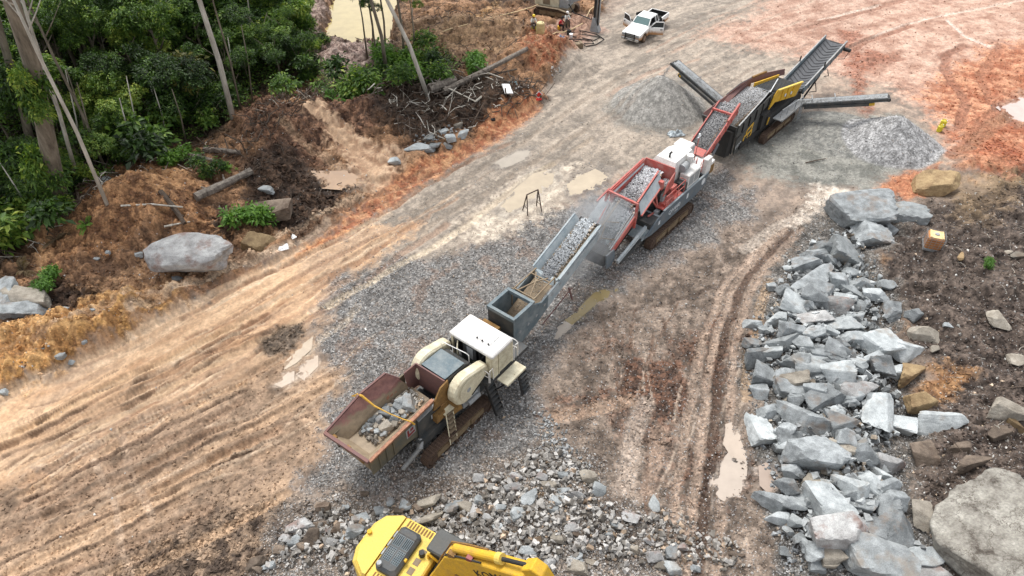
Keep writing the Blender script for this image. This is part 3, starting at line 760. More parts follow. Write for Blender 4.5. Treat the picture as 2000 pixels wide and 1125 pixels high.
# ------------------------------------------------------------------ materials of the machines
M = {}
M['cream'] = paint("cream_paint", S(226, 218, 190, 0.9), 0.5, S(176, 158, 126, 0.75), 0.42, 2.2)
M['white'] = paint("white_paint", S(236, 234, 230, 0.92), 0.45, S(190, 182, 170, 0.8), 0.34, 1.8)
M['rust'] = paint("rusty_steel", S(116, 86, 84, 0.85), 0.6, S(152, 110, 98, 0.75), 0.45, 2.2, 0.15)
M['rustpale'] = paint("worn_rusty_edge", S(178, 128, 96, 0.8), 0.55, S(120, 84, 76, 0.8), 0.5, 5.0, 0.2)
M['ochre'] = paint("ochre_rust", S(158, 120, 62, 0.8), 0.7, S(92, 66, 44, 0.8), 0.5, 5.0)
M['tan'] = paint("dust_coated_steel", S(152, 136, 112, 0.8), 0.8, S(120, 100, 80, 0.8), 0.5, 3.0)
M['olive'] = paint("muddy_grey_paint", S(104, 104, 94, 0.7), 0.6, S(134, 120, 94, 0.7), 0.5, 1.6)
M['dgrey'] = paint("dark_grey_paint", S(70, 74, 76, 0.7), 0.5, S(134, 124, 112, 0.6), 0.30, 2.0)
M['slate'] = paint("slate_blue_paint", S(94, 112, 120, 0.8), 0.55, S(164, 168, 166, 0.75), 0.42, 1.6)
M['slateD'] = paint("dusty_slate_paint", S(150, 164, 170, 0.85), 0.75, S(196, 200, 200, 0.85), 0.55, 1.8)
M['bluegrey'] = paint("blue_grey_paint", S(104, 118, 128, 0.75), 0.5, S(160, 154, 148, 0.7), 0.32, 1.6)
M['black'] = paint("black_steel", S(38, 38, 38, 0.7), 0.55, S(104, 98, 90, 0.5), 0.25, 2.5)
M['coal'] = paint("charcoal_panel", S(78, 80, 78, 0.7), 0.5, S(130, 124, 114, 0.6), 0.30, 1.6)
M['red'] = paint("faded_red_paint", S(196, 88, 78, 0.82), 0.5, S(192, 160, 150, 0.8), 0.34, 2.2)
M['yellow'] = paint("yellow_paint", S(232, 182, 40, 0.82), 0.62, S(176, 142, 84, 0.75), 0.32, 2.2)
M['yellowP'] = paint("pale_yellow_paint", S(240, 206, 92, 0.86), 0.6, S(206, 178, 116, 0.8), 0.34, 1.8)
M['trackrust'] = paint("rusty_track_steel", S(92, 72, 60, 0.7), 0.75, S(128, 104, 86, 0.6), 0.5, 4.0, 0.1)
M['trackpale'] = paint("dusty_track_frame", S(150, 130, 100, 0.75), 0.8, S(110, 76, 54, 0.7), 0.4, 3.0)
M['belt'] = paint("rubber_belt", S(96, 98, 102, 0.7), 0.7, S(140, 140, 140, 0.65), 0.35, 1.5)
M['beltmark'] = plain("belt_ridge", S(58, 60, 64, 0.7), 0.7)
M['steel'] = paint("bare_steel", S(168, 170, 170, 0.8), 0.4, S(120, 112, 104, 0.7), 0.3, 3.0, 0.4)
M['graypanel'] = paint("pale_grey_panel", S(166, 170, 172, 0.85), 0.5, S(130, 124, 116, 0.8), 0.3, 2.0)
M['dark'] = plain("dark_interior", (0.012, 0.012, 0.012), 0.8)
M['letter'] = plain("white_lettering", S(226, 230, 232, 0.85), 0.5)
M['letterY'] = plain("yellow_emblem", S(232, 182, 60, 0.85), 0.5)
M['strap'] = plain("yellow_strap", S(206, 160, 60, 0.8), 0.8)
M['stripe_red'] = plain("red_sticker", S(150, 50, 50, 0.7), 0.5)
M['glass'] = plain("dark_glass", (0.02, 0.03, 0.035), 0.08)

# hopper liner: rust above, pale stone dust below, ragged line between
m, nt, b = new_mat("hopper_liner")
tc = nd(nt, "ShaderNodeTexCoord"); sx = nd(nt, "ShaderNodeSeparateXYZ"); nt.links.new(tc.outputs["Object"], sx.inputs[0])
n1 = nd(nt, "ShaderNodeTexNoise", Scale=2.2, Detail=7.0, Roughness=0.7); nt.links.new(tc.outputs["Object"], n1.inputs["Vector"])
mt = nd(nt, "ShaderNodeMath", operation='MULTIPLY_ADD'); nt.links.new(n1.outputs["Fac"], mt.inputs[0]); mt.inputs[1].default_value = 1.1; nt.links.new(sx.outputs["Z"], mt.inputs[2])
rr = ramp(nt, n1.outputs["Fac"], [(0.3, S(104, 70, 68, 0.85)), (0.5, S(136, 96, 90, 0.85)), (0.72, S(170, 126, 112, 0.8))])
dd = ramp(nt, n1.outputs["Fac"], [(0.3, S(128, 112, 92, 0.8)), (0.7, S(172, 154, 128, 0.8))])
mp = nd(nt, "ShaderNodeMapRange"); nt.links.new(mt.outputs[0], mp.inputs[0]); mp.inputs[1].default_value = 3.66; mp.inputs[2].default_value = 3.78
nt.links.new(mixc(nt, mp.outputs[0], dd, rr), b.inputs["Base Color"]); b.inputs["Roughness"].default_value = 0.65
M['liner'] = m

# stone: per-stone tint comes from the mesh, speckle from noise
def stone_mat(name, light=1.0):
    m, nt, b = new_mat(name)
    at = nd(nt, "ShaderNodeAttribute", attribute_name="tint")
    tc = nd(nt, "ShaderNodeTexCoord")
    n1 = nd(nt, "ShaderNodeTexNoise", Scale=7.0, Detail=6.0, Roughness=0.7); nt.links.new(tc.outputs["Object"], n1.inputs["Vector"])
    nt.links.new(mixc(nt, 1.0, at.outputs["Color"], ramp(nt, n1.outputs["Fac"], [(0.35, 0.72 * light), (0.65, 1.2 * light)]), 'MULTIPLY'), b.inputs["Base Color"])
    b.inputs["Roughness"].default_value = 0.9
    b.inputs["Specular IOR Level"].default_value = 0.25
    return m
M['stone'] = stone_mat("crushed_stone")

_t = (1 + 5 ** 0.5) / 2
ICO_V = np.array([(-1, _t, 0), (1, _t, 0), (-1, -_t, 0), (1, -_t, 0), (0, -1, _t), (0, 1, _t), (0, -1, -_t), (0, 1, -_t), (_t, 0, -1), (_t, 0, 1), (-_t, 0, -1), (-_t, 0, 1)]) / math.sqrt(1 + _t * _t)
ICO_F = np.array([(0, 11, 5), (0, 5, 1), (0, 1, 7), (0, 7, 10), (0, 10, 11), (1, 5, 9), (5, 11, 4), (11, 10, 2), (10, 7, 6), (7, 1, 8), (3, 9, 4), (3, 4, 2), (3, 2, 6), (3, 6, 8), (3, 8, 9), (4, 9, 5), (2, 4, 11), (6, 2, 10), (8, 6, 7), (9, 8, 1)])
CUB_V = np.array([(x, y, z) for x in (-1, 1) for y in (-1, 1) for z in (-1, 1)], float) * 0.62
CUB_F = np.array([(0, 1, 3), (0, 3, 2), (4, 6, 7), (4, 7, 5), (0, 4, 5), (0, 5, 1), (2, 3, 7), (2, 7, 6), (0, 2, 6), (0, 6, 4), (1, 5, 7), (1, 7, 3)])
OCT_V = np.array([(1, 0, 0), (-1, 0, 0), (0, 1, 0), (0, -1, 0), (0, 0, 1), (0, 0, -1)], float)
OCT_F = np.array([(0, 2, 4), (2, 1, 4), (1, 3, 4), (3, 0, 4), (2, 0, 5), (1, 2, 5), (3, 1, 5), (0, 3, 5)])

def stones(name, P, size, tint, seed=0, ico=False, parent=None, mat=None):
    """one mesh of many angular stones: P (n,3), size (n,), tint (n,3)"""
    rs = np.random.RandomState(seed)
    n = len(P); bv, bf = (CUB_V, CUB_F) if ico else (OCT_V, OCT_F)
    k = len(bv)
    q = rs.randn(n, 4); q /= np.linalg.norm(q, axis=1, keepdims=True)
    w, x, y, z = q.T
    Rm = np.stack([1 - 2 * (y * y + z * z), 2 * (x * y - z * w), 2 * (x * z + y * w), 2 * (x * y + z * w), 1 - 2 * (x * x + z * z), 2 * (y * z - x * w), 2 * (x * z - y * w), 2 * (y * z + x * w), 1 - 2 * (x * x + y * y)], -1).reshape(n, 3, 3)
    sc = np.stack([rs.uniform(0.75, 1.35, n), rs.uniform(0.65, 1.1, n), rs.uniform(0.5, 0.9, n)], -1)
    V = bv[None] * sc[:, None] * rs.uniform(0.62, 1.3, (n, k, 1)) + rs.uniform(-0.22, 0.22, (n, k, 3))
    V = np.einsum('nij,nkj->nki', Rm, V) * (np.asarray(size)[:, None, None] * 0.5) + P[:, None]
    Fc = (bf[None] + (np.arange(n) * k)[:, None, None]).reshape(-1).astype(np.int32)
    nf = len(Fc) // 3
    me = bpy.data.meshes.new(name)
    me.vertices.add(n * k); me.vertices.foreach_set("co", V.reshape(-1).astype(np.float32))
    me.loops.add(nf * 3); me.loops.foreach_set("vertex_index", Fc)
    me.polygons.add(nf); me.polygons.foreach_set("loop_start", np.arange(0, nf * 3, 3, dtype=np.int32))
    me.update(calc_edges=True); me.shade_flat()
    c = np.concatenate([np.repeat(tint, k, axis=0), np.ones((n * k, 1))], 1).astype(np.float32)
    a = me.attributes.new("tint", 'FLOAT_COLOR', 'POINT'); a.data.foreach_set("color", c.ravel())
    return link_mesh(name, me, mat or M['stone'], parent)

def greys(n, seed, lo=(88, 87, 86), hi=(176, 177, 178), k=0.8, warm=0.12):
    rs = np.random.RandomState(seed)
    t = rs.rand(n, 1) ** 1.2
    c = np.array(S(*lo, k))[None] * (1 - t) + np.array(S(*hi, k))[None] * t
    wm = rs.rand(n) < warm
    c[wm] = c[wm] * np.array([[1.15, 0.92, 0.72]])
    return c

def load(name, mat4, x0, x1, y0, y1, zf, n, s0, s1, label, seed, lo=(110, 110, 110), hi=(206, 208, 210), dens_center=True, ico=False):
    """crushed stone lying on a belt or in a bin; mat4 is the machine's frame"""
    rs = np.random.RandomState(seed)
    x = rs.uniform(x0, x1, n); y = rs.uniform(0, 1, n)
    if dens_center: y = 0.5 + (y - 0.5) * (0.75 + 0.25 * rs.rand(n))
    y = y0 + (y1 - y0) * y
    z = np.array([zf(a, b) for a, b in zip(x, y)])
    P = np.stack([x, y, z, np.ones(n)], -1) @ np.array(mat4).T
    o = stones(name, P[:, :3], rs.uniform(s0, s1, n), greys(n, seed, lo, hi, 0.85, 0.05), seed, ico)
    return tag(o, label, "gravel", kind="stuff")

def text_mesh(name, body, size, mat, parent, matrix, depth=0.006):
    cv = bpy.data.curves.new(name, 'FONT')
    cv.body = body; cv.size = size; cv.extrude = depth; cv.resolution_u = 2
    o = bpy.data.objects.new(name, cv); COL.objects.link(o)
    bpy.context.view_layer.update()
    me = bpy.data.meshes.new_from_object(o)
    bpy.data.objects.remove(o); bpy.data.curves.remove(cv)
    me.materials.clear(); me.name = name
    t = link_mesh(name, me, mat, parent)
    t.matrix_local = matrix
    return t

def frame(O, ang, z=0.0):
    return Matrix.Translation((O[0], O[1], z)) @ Matrix.Rotation(R(ang), 4, 'Z')

# ------------------------------------------------------------------ crawler track with shoes
def crawler(parent, x0, x1, yc, w, ht, mat=None, framemat=None, shoe=0.19, side=-1):
    r = ht / 2; mb = MB()
    L = (x1 - x0 - 2 * r); per = 2 * L + 2 * math.pi * r; n = int(per / shoe)
    for i in range(n):
        s = per * i / n
        if s < L: p = (x0 + r + s, ht); a = 0
        elif s < L + math.pi * r: t = (s - L) / r; p = (x1 - r + r * math.sin(t), r + r * math.cos(t)); a = -t
        elif s < 2 * L + math.pi * r: p = (x1 - r - (s - L - math.pi * r), 0); a = math.pi
        else: t = (s - 2 * L - math.pi * r) / r; p = (x0 + r - r * math.sin(t), r - r * math.cos(t)); a = math.pi - t
        c, sn = math.cos(a), math.sin(a)
        def q(u, v): return (p[0] + u * c - v * sn, p[1] + u * sn + v * c)
        k = shoe * 0.47
        pts = [q(-k, -0.05), q(k, -0.05), q(k, 0.0), q(0.02, 0.0), q(0.02, 0.035), q(-0.03, 0.035), q(-0.03, 0.0), q(-k, 0.0)]
        mb.prism(pts, 'y', yc - w / 2, yc + w / 2)
    tr = mb.build("crawler_track", mat or M['trackrust'], parent)
    fm = framemat or M['trackpale']
    fb = MB(); yo = w * 0.30
    fb.box(x0 + r, x1 - r, yc - yo, yc + yo, ht * 0.24, ht * 0.80)
    for j in range(3):
        u0 = x0 + r + L * (0.06 + 0.32 * j); fb.box(u0, u0 + L * 0.24, yc + side * yo, yc + side * (w * 0.46), ht * 0.34, ht * 0.72)
    fb.build("track_frame", fm, tr)
    for nm, xx in (("idler_wheel", x0 + r), ("drive_sprocket", x1 - r)):
        wb = MB(); wb.cyl((xx, yc - w * 0.40, r), (xx, yc + w * 0.40, r), r * 0.74, 18); wb.cyl((xx, yc - w * 0.47, r), (xx, yc + w * 0.47, r), r * 0.3, 12)
        wb.build(nm, M['trackrust'], tr)
    rb = MB()
    for j in range(6):
        xx = x0 + r + L * (j + 0.5) / 6; rb.cyl((xx, yc - w * 0.42, ht * 0.17), (xx, yc + w * 0.42, ht * 0.17), ht * 0.12, 10)
    rb.build("roller", M['trackrust'], tr)["kind"] = "stuff"
    return tr

def rail(parent, pts, posts, mat, r=0.025, name="handrail"):
    mb = MB(); mb.tube(pts, r, 6)
    for a, b in posts: mb.tube([a, b], r, 6)
    return mb.build(name, mat, parent)

# ------------------------------------------------------------------ conveyor: trough belt on a lattice frame
def conveyor(parent, p0, p1, w, frame_mat, depth=0.45, lip=0.18, belt_mat=None, ribs=0, name="conveyor"):
    p0, p1 = Vector(p0), Vector(p1)
    d = (p1 - p0); L = d.length; d.normalize()
    s = d.cross(Vector((0, 0, 1))).normalized()      # to the right
    u = s.cross(d).normalized()
    def P(a, b, c): return p0 + d * a + s * b + u * c
    h = w / 2
    mb = MB()
    for sg in (-1, 1):
        mb.hexa([P(0, sg * h, -depth), P(L, sg * h, -depth), P(L, sg * (h + 0.07), -depth), P(0, sg * (h + 0.07), -depth)], [P(0, sg * h, lip), P(L, sg * h, lip), P(L, sg * (h + 0.07), lip), P(0, sg * (h + 0.07), lip)])
    fr = mb.build("conveyor_frame", frame_mat, parent)
    # belt with dished section and rounded ends
    sec = [(-h * 0.94, 0.10), (-h * 0.45, -0.02), (h * 0.45, -0.02), (h * 0.94, 0.10)]
    b = MB()
    top = [[P(a, x, z) for x, z in sec] for a in (0.05, L * 0.33, L * 0.66, L - 0.05)]
    vs = [p for r_ in top for p in r_]; fs = []
    for i in range(3):
        for j in range(3): fs.append((i * 4 + j, i * 4 + j + 1, i * 4 + j + 5, i * 4 + j + 4))
    b.add(vs, fs)
    b.hexa([P(0.0, -h * 0.9, -0.26), P(L, -h * 0.9, -0.26), P(L, h * 0.9, -0.26), P(0.0, h * 0.9, -0.26)], [P(0.0, -h * 0.9, -0.22), P(L, -h * 0.9, -0.22), P(L, h * 0.9, -0.22), P(0.0, h * 0.9, -0.22)])
    bl = b.build("belt", belt_mat or M['belt'], parent)
    for a in (0.02, L - 0.02):
        c = MB(); c.cyl(P(a, -h * 0.96, -0.13), P(a, h * 0.96, -0.13), 0.14, 14); c.build("end_roller", M['black'], parent)
    if ribs:
        c = MB()
        for i in range(ribs):
            a = L * (i + 0.6) / (ribs + 0.6)
            for sg in (-1, 1):
                A = P(a - 0.26, 0.02 * sg, -0.005); B = P(a, sg * h * 0.45, -0.005); C = P(a + 0.18, sg * h * 0.84, 0.085)
                c.bar(A, B, 0.07, 0.04, u); c.bar(B, C, 0.07, 0.04, u)
        c.build("belt_rib", M['beltmark'], bl)["kind"] = "stuff"
    c = MB()
    for i in range(int(L / 0.9) + 1):
        a = min(L - 0.1, 0.1 + i * 0.9)
        c.bar(P(a, -h, -depth + 0.05), P(a, h, -depth + 0.05), 0.07)
        c.bar(P(a, h + 0.09, -depth), P(a, h + 0.09, lip), 0.05); c.bar(P(a, -h - 0.09, -depth), P(a, -h - 0.09, lip), 0.05)
    c.build("cross_brace", frame_mat, fr)["kind"] = "stuff"
    return P, L

# ------------------------------------------------------------------ jaw crusher (nearest machine)
JF = frame((-7.65, 18.5), 51.8)
jaw = empty("jaw_crusher", (-7.65, 18.5, 0), R(51.8), "mobile jaw crusher on crawler tracks with rusty open hopper and cream engine house", "crusher")
# hopper walls
FLo, FRo = (-0.30, 1.05, 3.10), (-0.12, -1.62, 3.10)
FLi, FRi = (0.42, 0.50, 2.30), (0.48, -0.92, 2.30)
mb = MB(); mb.plate([FLi, FRi, (4.5, -0.95, 2.45), (4.5, 0.35, 2.45)], 0.05)
mb.build("hopper_floor", M['liner'], jaw)
mb = MB(); mb.plate([FLo, FLi, (4.45, 0.28, 2.50), (3.95, 0.50, 3.45), (3.50, 0.80, 4.0), (2.0, 1.0, 3.75)], 0.06)
wl = mb.build("hopper_wall", M['liner'], jaw); wl["label"] = "raised left hopper wall, rusty above and dusty below"
mb = MB(); mb.plate([FRi, FRo, (2.0, -1.70, 3.35), (3.95, -1.74, 3.55), (4.40, -1.05, 2.55)], 0.06)
wr = mb.build("hopper_wall", M['liner'], jaw)
mb = MB(); mb.plate([FRo, FRi, FLi, FLo], 0.06)
mb.build("hopper_wall", M['liner'], jaw)
mb = MB()
mb.bar((-0.32, 1.10, 3.12), (-0.14, -1.66, 3.12), 0.16, 0.14)
mb.build("hopper_lip", M['rust'], jaw)
mb = MB(); mb.bar((-0.10, -1.68, 3.12), (2.0, -1.76, 3.37), 0.16, 0.12); mb.bar((2.0, -1.76, 3.37), (3.98, -1.80, 3.57), 0.18, 0.12)
mb.build("hopper_lip", M['rustpale'], jaw)
mb = MB(); mb.bar((-0.3, 1.1, 3.12), (2.0, 1.06, 3.77), 0.10, 0.10); mb.bar((2.0, 1.06, 3.77), (3.5, 0.86, 4.02), 0.10, 0.10); mb.bar((3.5, 0.84, 4.0), (4.0, 0.5, 3.42), 0.07)
mb.build("hopper_lip", M['rust'], jaw)
for i in range(4):      # wear bars on the left wall
    mb = MB(); x = 3.0 + 0.24 * i
    mb.plate([(x, 0.54 + 0.02 * i, 3.12), (x + 0.16, 0.52 + 0.02 * i, 3.14), (x + 0.12, 0.38, 2.86), (x - 0.04, 0.40, 2.84)], 0.05)
    mb.build("wear_bar", M['rustpale'], wl)
# folded edge brackets under the lip
for y in (0.7, -0.25, -1.2): mb = MB(); mb.box(-0.22, -0.02, y - 0.12, y + 0.12, 2.74, 2.98); mb.build("lip_bracket", M['ochre'], jaw)
# feeder body below the hopper
mb = MB(); mb.hexa([(0.12, -1.40, 1.80), (4.4, -1.40, 1.55), (4.4, 0.78, 1.55), (0.12, 0.78, 1.80)], [(0.16, -1.40, 2.20), (4.4, -1.30, 2.34), (4.4, 0.70, 2.34), (0.16, 0.80, 2.20)])
body_ = mb.build("feeder_body", M['olive'], jaw)
mb = MB(); mb.hexa([(0.10, -1.40, 1.80), (0.30, -1.40, 1.80), (0.30, 0.78, 1.80), (0.10, 0.78, 1.80)], [(-0.16, -1.48, 2.96), (-0.10, -1.48, 2.96), (-0.12, 0.92, 2.96), (-0.18, 0.92, 2.96)])
mb.build("front_panel", M['tan'], jaw)
mb = MB(); mb.prism([(0.02, 1.78), (1.6, 1.75), (2.3, 1.75), (2.75, 1.62), (3.0, 1.25), (3.1, 0.85), (4.6, 0.85), (4.6, 2.95), (3.0, 3.20), (-0.02, 2.95)], 'y', -1.56, -1.47)
sp = mb.build("side_panel", M['olive'], jaw)
mb = MB(); mb.prism([(2.95, 1.30), (4.55, 1.30), (4.55, 2.85), (2.95, 2.80)], 'y', -1.66, -1.563); mb.build("side_locker", M['dgrey'], jaw)
mb = MB(); mb.hexa([(2.98, -1.72, 2.80), (4.4, -1.72, 2.86), (4.4, -1.40, 2.86), (2.98, -1.40, 2.80)], [(2.98, -1.72, 2.87), (4.4, -1.72, 2.93), (4.4, -1.40, 2.93), (2.98, -1.40, 2.87)]); mb.build("locker_lid", M['graypanel'], jaw)
mb = MB(); mb.box(3.85, 4.15, -1.675, -1.664, 2.05, 2.35); mb.build("notice", M['letter'], jaw)
mb = MB(); mb.box(2.25, 2.85, -1.572, -1.564, 2.10, 2.70); lg = mb.build("emblem_plate", M['graypanel'], jaw)
mb = MB(); mb.prism([(2.32, 2.14), (2.80, 2.2), (2.78, 2.34), (2.44, 2.30), (2.42, 2.64), (2.32, 2.62)], 'y', -1.582, -1.574); mb.build("emblem", M['stripe_red'], lg)
mb = MB(); mb.prism([(2.52, 2.42), (2.74, 2.44), (2.72, 2.62), (2.54, 2.60)], 'y', -1.582, -1.574); mb.build("emblem", M['stripe_red'], lg)
mb = MB(); mb.prism([(0.02, 1.78), (2.3, 1.75), (2.75, 1.62), (3.1, 0.85), (4.6, 0.85), (4.6, 2.95), (-0.02, 2.95)], 'y', 0.82, 0.91); mb.build("side_panel", M['olive'], jaw)
mb = MB()
for x in (0.5, 0.95, 1.4): mb.bar((x, -1.60, 1.85), (x, -1.60, 2.85), 0.06)
mb.build("stiffener", M['olive'], jaw)["kind"] = "stuff"
# folding support leg and hydraulic ram under the arch
mb = MB(); mb.cyl((1.55, -1.75, 0.55), (2.72, -1.95, 1.30), 0.12, 14); mb.cyl((2.6, -1.95, 1.2), (2.95, -1.7, 1.45), 0.17, 12); mb.build("support_leg", M['steel'], jaw)
mb = MB(); mb.hexa([(1.4, -1.2, 1.0), (3.2, -1.2, 0.9), (3.2, 0.4, 0.9), (1.4, 0.4, 1.0)], [(1.4, -1.2, 1.76), (3.2, -1.2, 1.6), (3.2, 0.4, 1.6), (1.4, 0.4, 1.76)]); mb.build("chute", M['dgrey'], jaw)
# main frame and tracks
mb = MB(); mb.box(2.7, 10.6, -1.9, -1.62, 0.95, 1.55); mb.box(2.7, 10.6, 0.3, 0.55, 0.95, 1.55)
for x in (3.4, 5.0, 6.6, 8.4, 10.2): mb.box(x, x + 0.3, -1.62, 0.3, 1.0, 1.5)
mb.build("main_frame", M['dgrey'], jaw)
crawler(jaw, 2.45, 7.45, -2.32, 0.52, 0.98)
crawler(jaw, 2.45, 7.45, 0.98, 0.52, 0.98, side=1)
# crusher throat
mb = MB()
mb.plate([(4.3, 0.30, 2.3), (4.98, 0.26, 2.2), (4.98, 0.26, 3.85), (4.2, 0.34, 3.75)], 0.07)
mb.plate([(4.98, 0.26, 2.2), (5.02, -1.62, 2.2), (5.02, -1.62, 3.85), (4.98, 0.26, 3.85)], 0.07)
mb.build("throat_liner", M['rust'], jaw)
mb = MB(); mb.box(4.35, 5.0, -1.55, 0.25, 1.6, 1.9); mb.build("jaw_plate", M['dark'], jaw)
mb = MB(); mb.plate([(3.95, -1.76, 2.7), (5.05, -1.76, 2.6), (5.1, -1.76, 3.95), (4.55, -1.76, 3.85), (4.05, -1.80, 3.35)], 0.08); mb.build("throat_cheek", M['ochre'], jaw)
mb = MB(); mb.box(5.06, 7.0, -1.75, 0.1, 1.5, 3.35); mb.prism([(5.06, 3.35), (7.0, 3.35), (6.6, 3.62), (5.3, 3.70)], 'y', -1.6, 0.0)
mb.build("jaw_housing", M['dgrey'], jaw, bevel=0.04)
mb = MB(); mb.plate([(5.12, -1.55, 3.80), (6.55, -1.55, 3.70), (6.55, 0.02, 3.70), (5.12, 0.02, 3.80)], 0.05); mb.build("housing_cover", M['slate'], jaw)
mb = MB(); mb.plate([(4.5, -2.0, 1.6), (5.6, -2.1, 1.5), (5.6, -1.7, 2.4), (4.5, -1.7, 2.4)], 0.1); mb.box(3.9, 4.5, -2.0, -1.7, 1.9, 2.4); mb.build("oil_unit", M['ochre'], jaw)
mb = MB(); mb.cyl((5.9, -2.25, 1.7), (6.7, -2.3, 1.75), 0.16, 10); mb.cyl((6.0, -2.2, 2.05), (6.6, -2.25, 2.1), 0.10, 10); mb.box(5.7, 7.0, -2.1, -1.8, 1.3, 1.9); mb.build("hydraulic_valves", M['graypanel'], jaw)
def guard(yc, w, nm_lab):
    """tear-drop flywheel guard"""
    c0, r0, c1, r1 = (5.72, 3.10), 0.90, (7.0, 3.25), 0.42
    pts = []
    a0 = math.atan2(c1[1] - c0[1], c1[0] - c0[0]); off = math.acos((r0 - r1) / math.hypot(c1[0] - c0[0], c1[1] - c0[1]))
    for i in range(15): t = a0 + off + (2 * math.pi - 2 * off) * i / 14; pts.append((c0[0] + r0 * math.cos(t), c0[1] + r0 * math.sin(t)))
    for i in range(7): t = a0 - off + 2 * off * i / 6; pts.append((c1[0] + r1 * math.cos(t), c1[1] + r1 * math.sin(t)))
    mb = MB()
    mb.prism(pts, 'y', yc - w / 2, yc + w / 2)
    g = mb.build("flywheel_guard", M['cream'], jaw, bevel=0.09)
    cx = sum(p[0] for p in pts) / len(pts); cz = sum(p[1] for p in pts) / len(pts)
    sg = -1 if yc < -0.5 else 1
    inner = [(cx + (x - cx) * 0.72, cz + (z - cz) * 0.72) for x, z in pts]
    mb = MB(); mb.prism(inner, 'y', yc + sg * w / 2 - 0.02, yc + sg * (w / 2 + 0.035)); mb.build("guard_cover", M['cream'], g, bevel=0.02)
    mb = MB(); mb.cyl((5.8, yc + sg * (w / 2 + 0.03), 3.05), (5.8, yc + sg * (w / 2 + 0.05), 3.05), 0.14, 12); mb.build("hub_cap", M['graypanel'], g)
    g["label"] = nm_lab
guard(-2.14, 0.58, "cream flywheel guard on the ladder side")
guard(0.36, 0.58, "cream flywheel guard on the far side")
mb = MB(); mb.bar((6.0, -2.46, 2.45), (6.8, -2.46, 2.75), 0.06, 0.03); mb.build("lettering_strip", M['black'], jaw)
# ladder with treads beside the guard
lad = MB()
for x in (4.05, 4.55):
    lad.bar((x + 0.45, -2.02, 2.15), (x, -2.62, 0.55), 0.05, 0.14)
ld = lad.build("ladder", M['cream'], jaw)
for i in range(7):
    t = (i + 0.4) / 7; mb = MB(); x = 4.08 + 0.45 * (1 - t); y = -2.02 - 0.6 * t; z = 2.15 - 1.6 * t
    mb.box(x, x + 0.44, y - 0.12, y + 0.06, z - 0.02, z + 0.02); mb.build("tread", M['tan'], ld)
mb = MB(); mb.plate([(4.35, -1.72, 2.2), (5.0, -1.72, 2.2), (5.0, -2.15, 2.18), (4.35, -2.10, 2.18)], 0.04); mb.build("step_plate", M['cream'], jaw)
# engine house
deck = MB(); deck.box(6.95, 10.3, -2.70, 0.15, 2.28, 2.52); deck.build("engine_deck", M['dgrey'], jaw)
mb = MB(); mb.cbox(7.34, 9.02, -2.72, 0.16, 4.06, 4.26, 0.07); roof = mb.build("roof", M['white'], jaw); roof["label"] = "flat cream-white engine house roof"
mb = MB(); mb.cbox(7.85, 8.65, -2.15, -1.22, 4.26, 4.33, 0.04); mb.build("roof_hatch", M['white'], roof)
mb = MB()
for y in (-2.05, -1.65, -1.3): mb.cyl((7.86, y, 4.30), (7.86, y, 4.36), 0.05, 8)
mb.build("hatch_hinge", M['black'], roof)["kind"] = "stuff"
mb = MB()
for x in (7.55, 8.2, 8.85):
    for y in (-0.2, -0.9, -2.55): mb.cyl((x, y, 4.255), (x, y, 4.285), 0.025, 6)
mb.build("roof_bolt", M['graypanel'], roof)["kind"] = "stuff"
mb = MB(); mb.box(7.42, 7.54, -0.02, 0.10, 2.52, 4.06); mb.box(8.85, 8.97, -0.02, 0.10, 2.52, 4.06); mb.build("corner_post", M['cream'], jaw)
mb = MB(); mb.box(8.86, 8.94, -2.64, 0.0, 2.52, 4.06); mb.build("rear_wall", M['cream'], jaw)
mb = MB(); mb.box(7.75, 8.84, -2.55, -0.15, 2.52, 4.0); mb.build("engine_block", M['dark'], jaw)
mb = MB(); mb.cyl((7.6, -0.15, 2.9), (7.6, -0.15, 3.6), 0.16, 12); mb.box(7.5, 7.75, 0.1, 0.35, 2.6, 3.4); mb.build("air_cleaner", M['black'], jaw)
mb = MB(); mb.plate([(7.40, -0.36, 2.6), (7.05, -0.62, 2.6), (7.05, -0.62, 3.7), (7.40, -0.36, 3.9)], 0.05); mb.build("open_door", M['cream'], jaw)
mb = MB(); mb.plate([(7.52, -0.62, 2.55), (7.52, -1.48, 2.55), (7.52, -1.48, 4.02), (7.52, -0.62, 4.02)], 0.05); ip = mb.build("instrument_panel", M['dgrey'], jaw)
mb = MB(); mb.box(7.47, 7.49, -1.30, -0.90, 2.95, 3.75); mb.build("notice", M['graypanel'], ip)
mb = MB(); mb.tube([(7.6, -1.6, 2.6), (7.5, -1.7, 3.0), (7.6, -1.85, 3.4), (7.5, -2.0, 3.7)], 0.05, 6); mb.tube([(7.6, -1.9, 2.6), (7.55, -1.75, 3.1), (7.6, -1.6, 3.8)], 0.04, 6); mb.build("hose", M['black'], jaw)
mb = MB(); mb.cbox(7.40, 7.86, -2.70, -2.20, 2.52, 4.06, 0.05); mb.build("side_cabinet", M['cream'], jaw)
mb = MB(); mb.box(7.36, 7.398, -2.62, -2.28, 2.65, 3.90); mb.build("cabinet_door", M['cream'], jaw)
gr = MB(); gr.box(7.87, 8.92, -2.60, -2.52, 2.52, 4.06); grl = gr.build("radiator", M['dark'], jaw)
for i in range(11):
    mb = MB(); z = 2.62 + 0.128 * i
    mb.hexa([(7.88, -2.71, z), (8.92, -2.71, z), (8.92, -2.61, z + 0.03), (7.88, -2.61, z + 0.03)], [(7.88, -2.71, z + 0.055), (8.92, -2.71, z + 0.055), (8.92, -2.61, z + 0.085), (7.88, -2.61, z + 0.085)])
    mb.build("louvre_slat", M['cream'], grl)
mb = MB(); mb.box(8.92, 9.0, -2.71, -2.58, 2.52, 4.06); mb.box(7.86, 7.9, -2.715, -2.58, 2.52, 4.06); mb.build("louvre_frame", M['cream'], jaw)
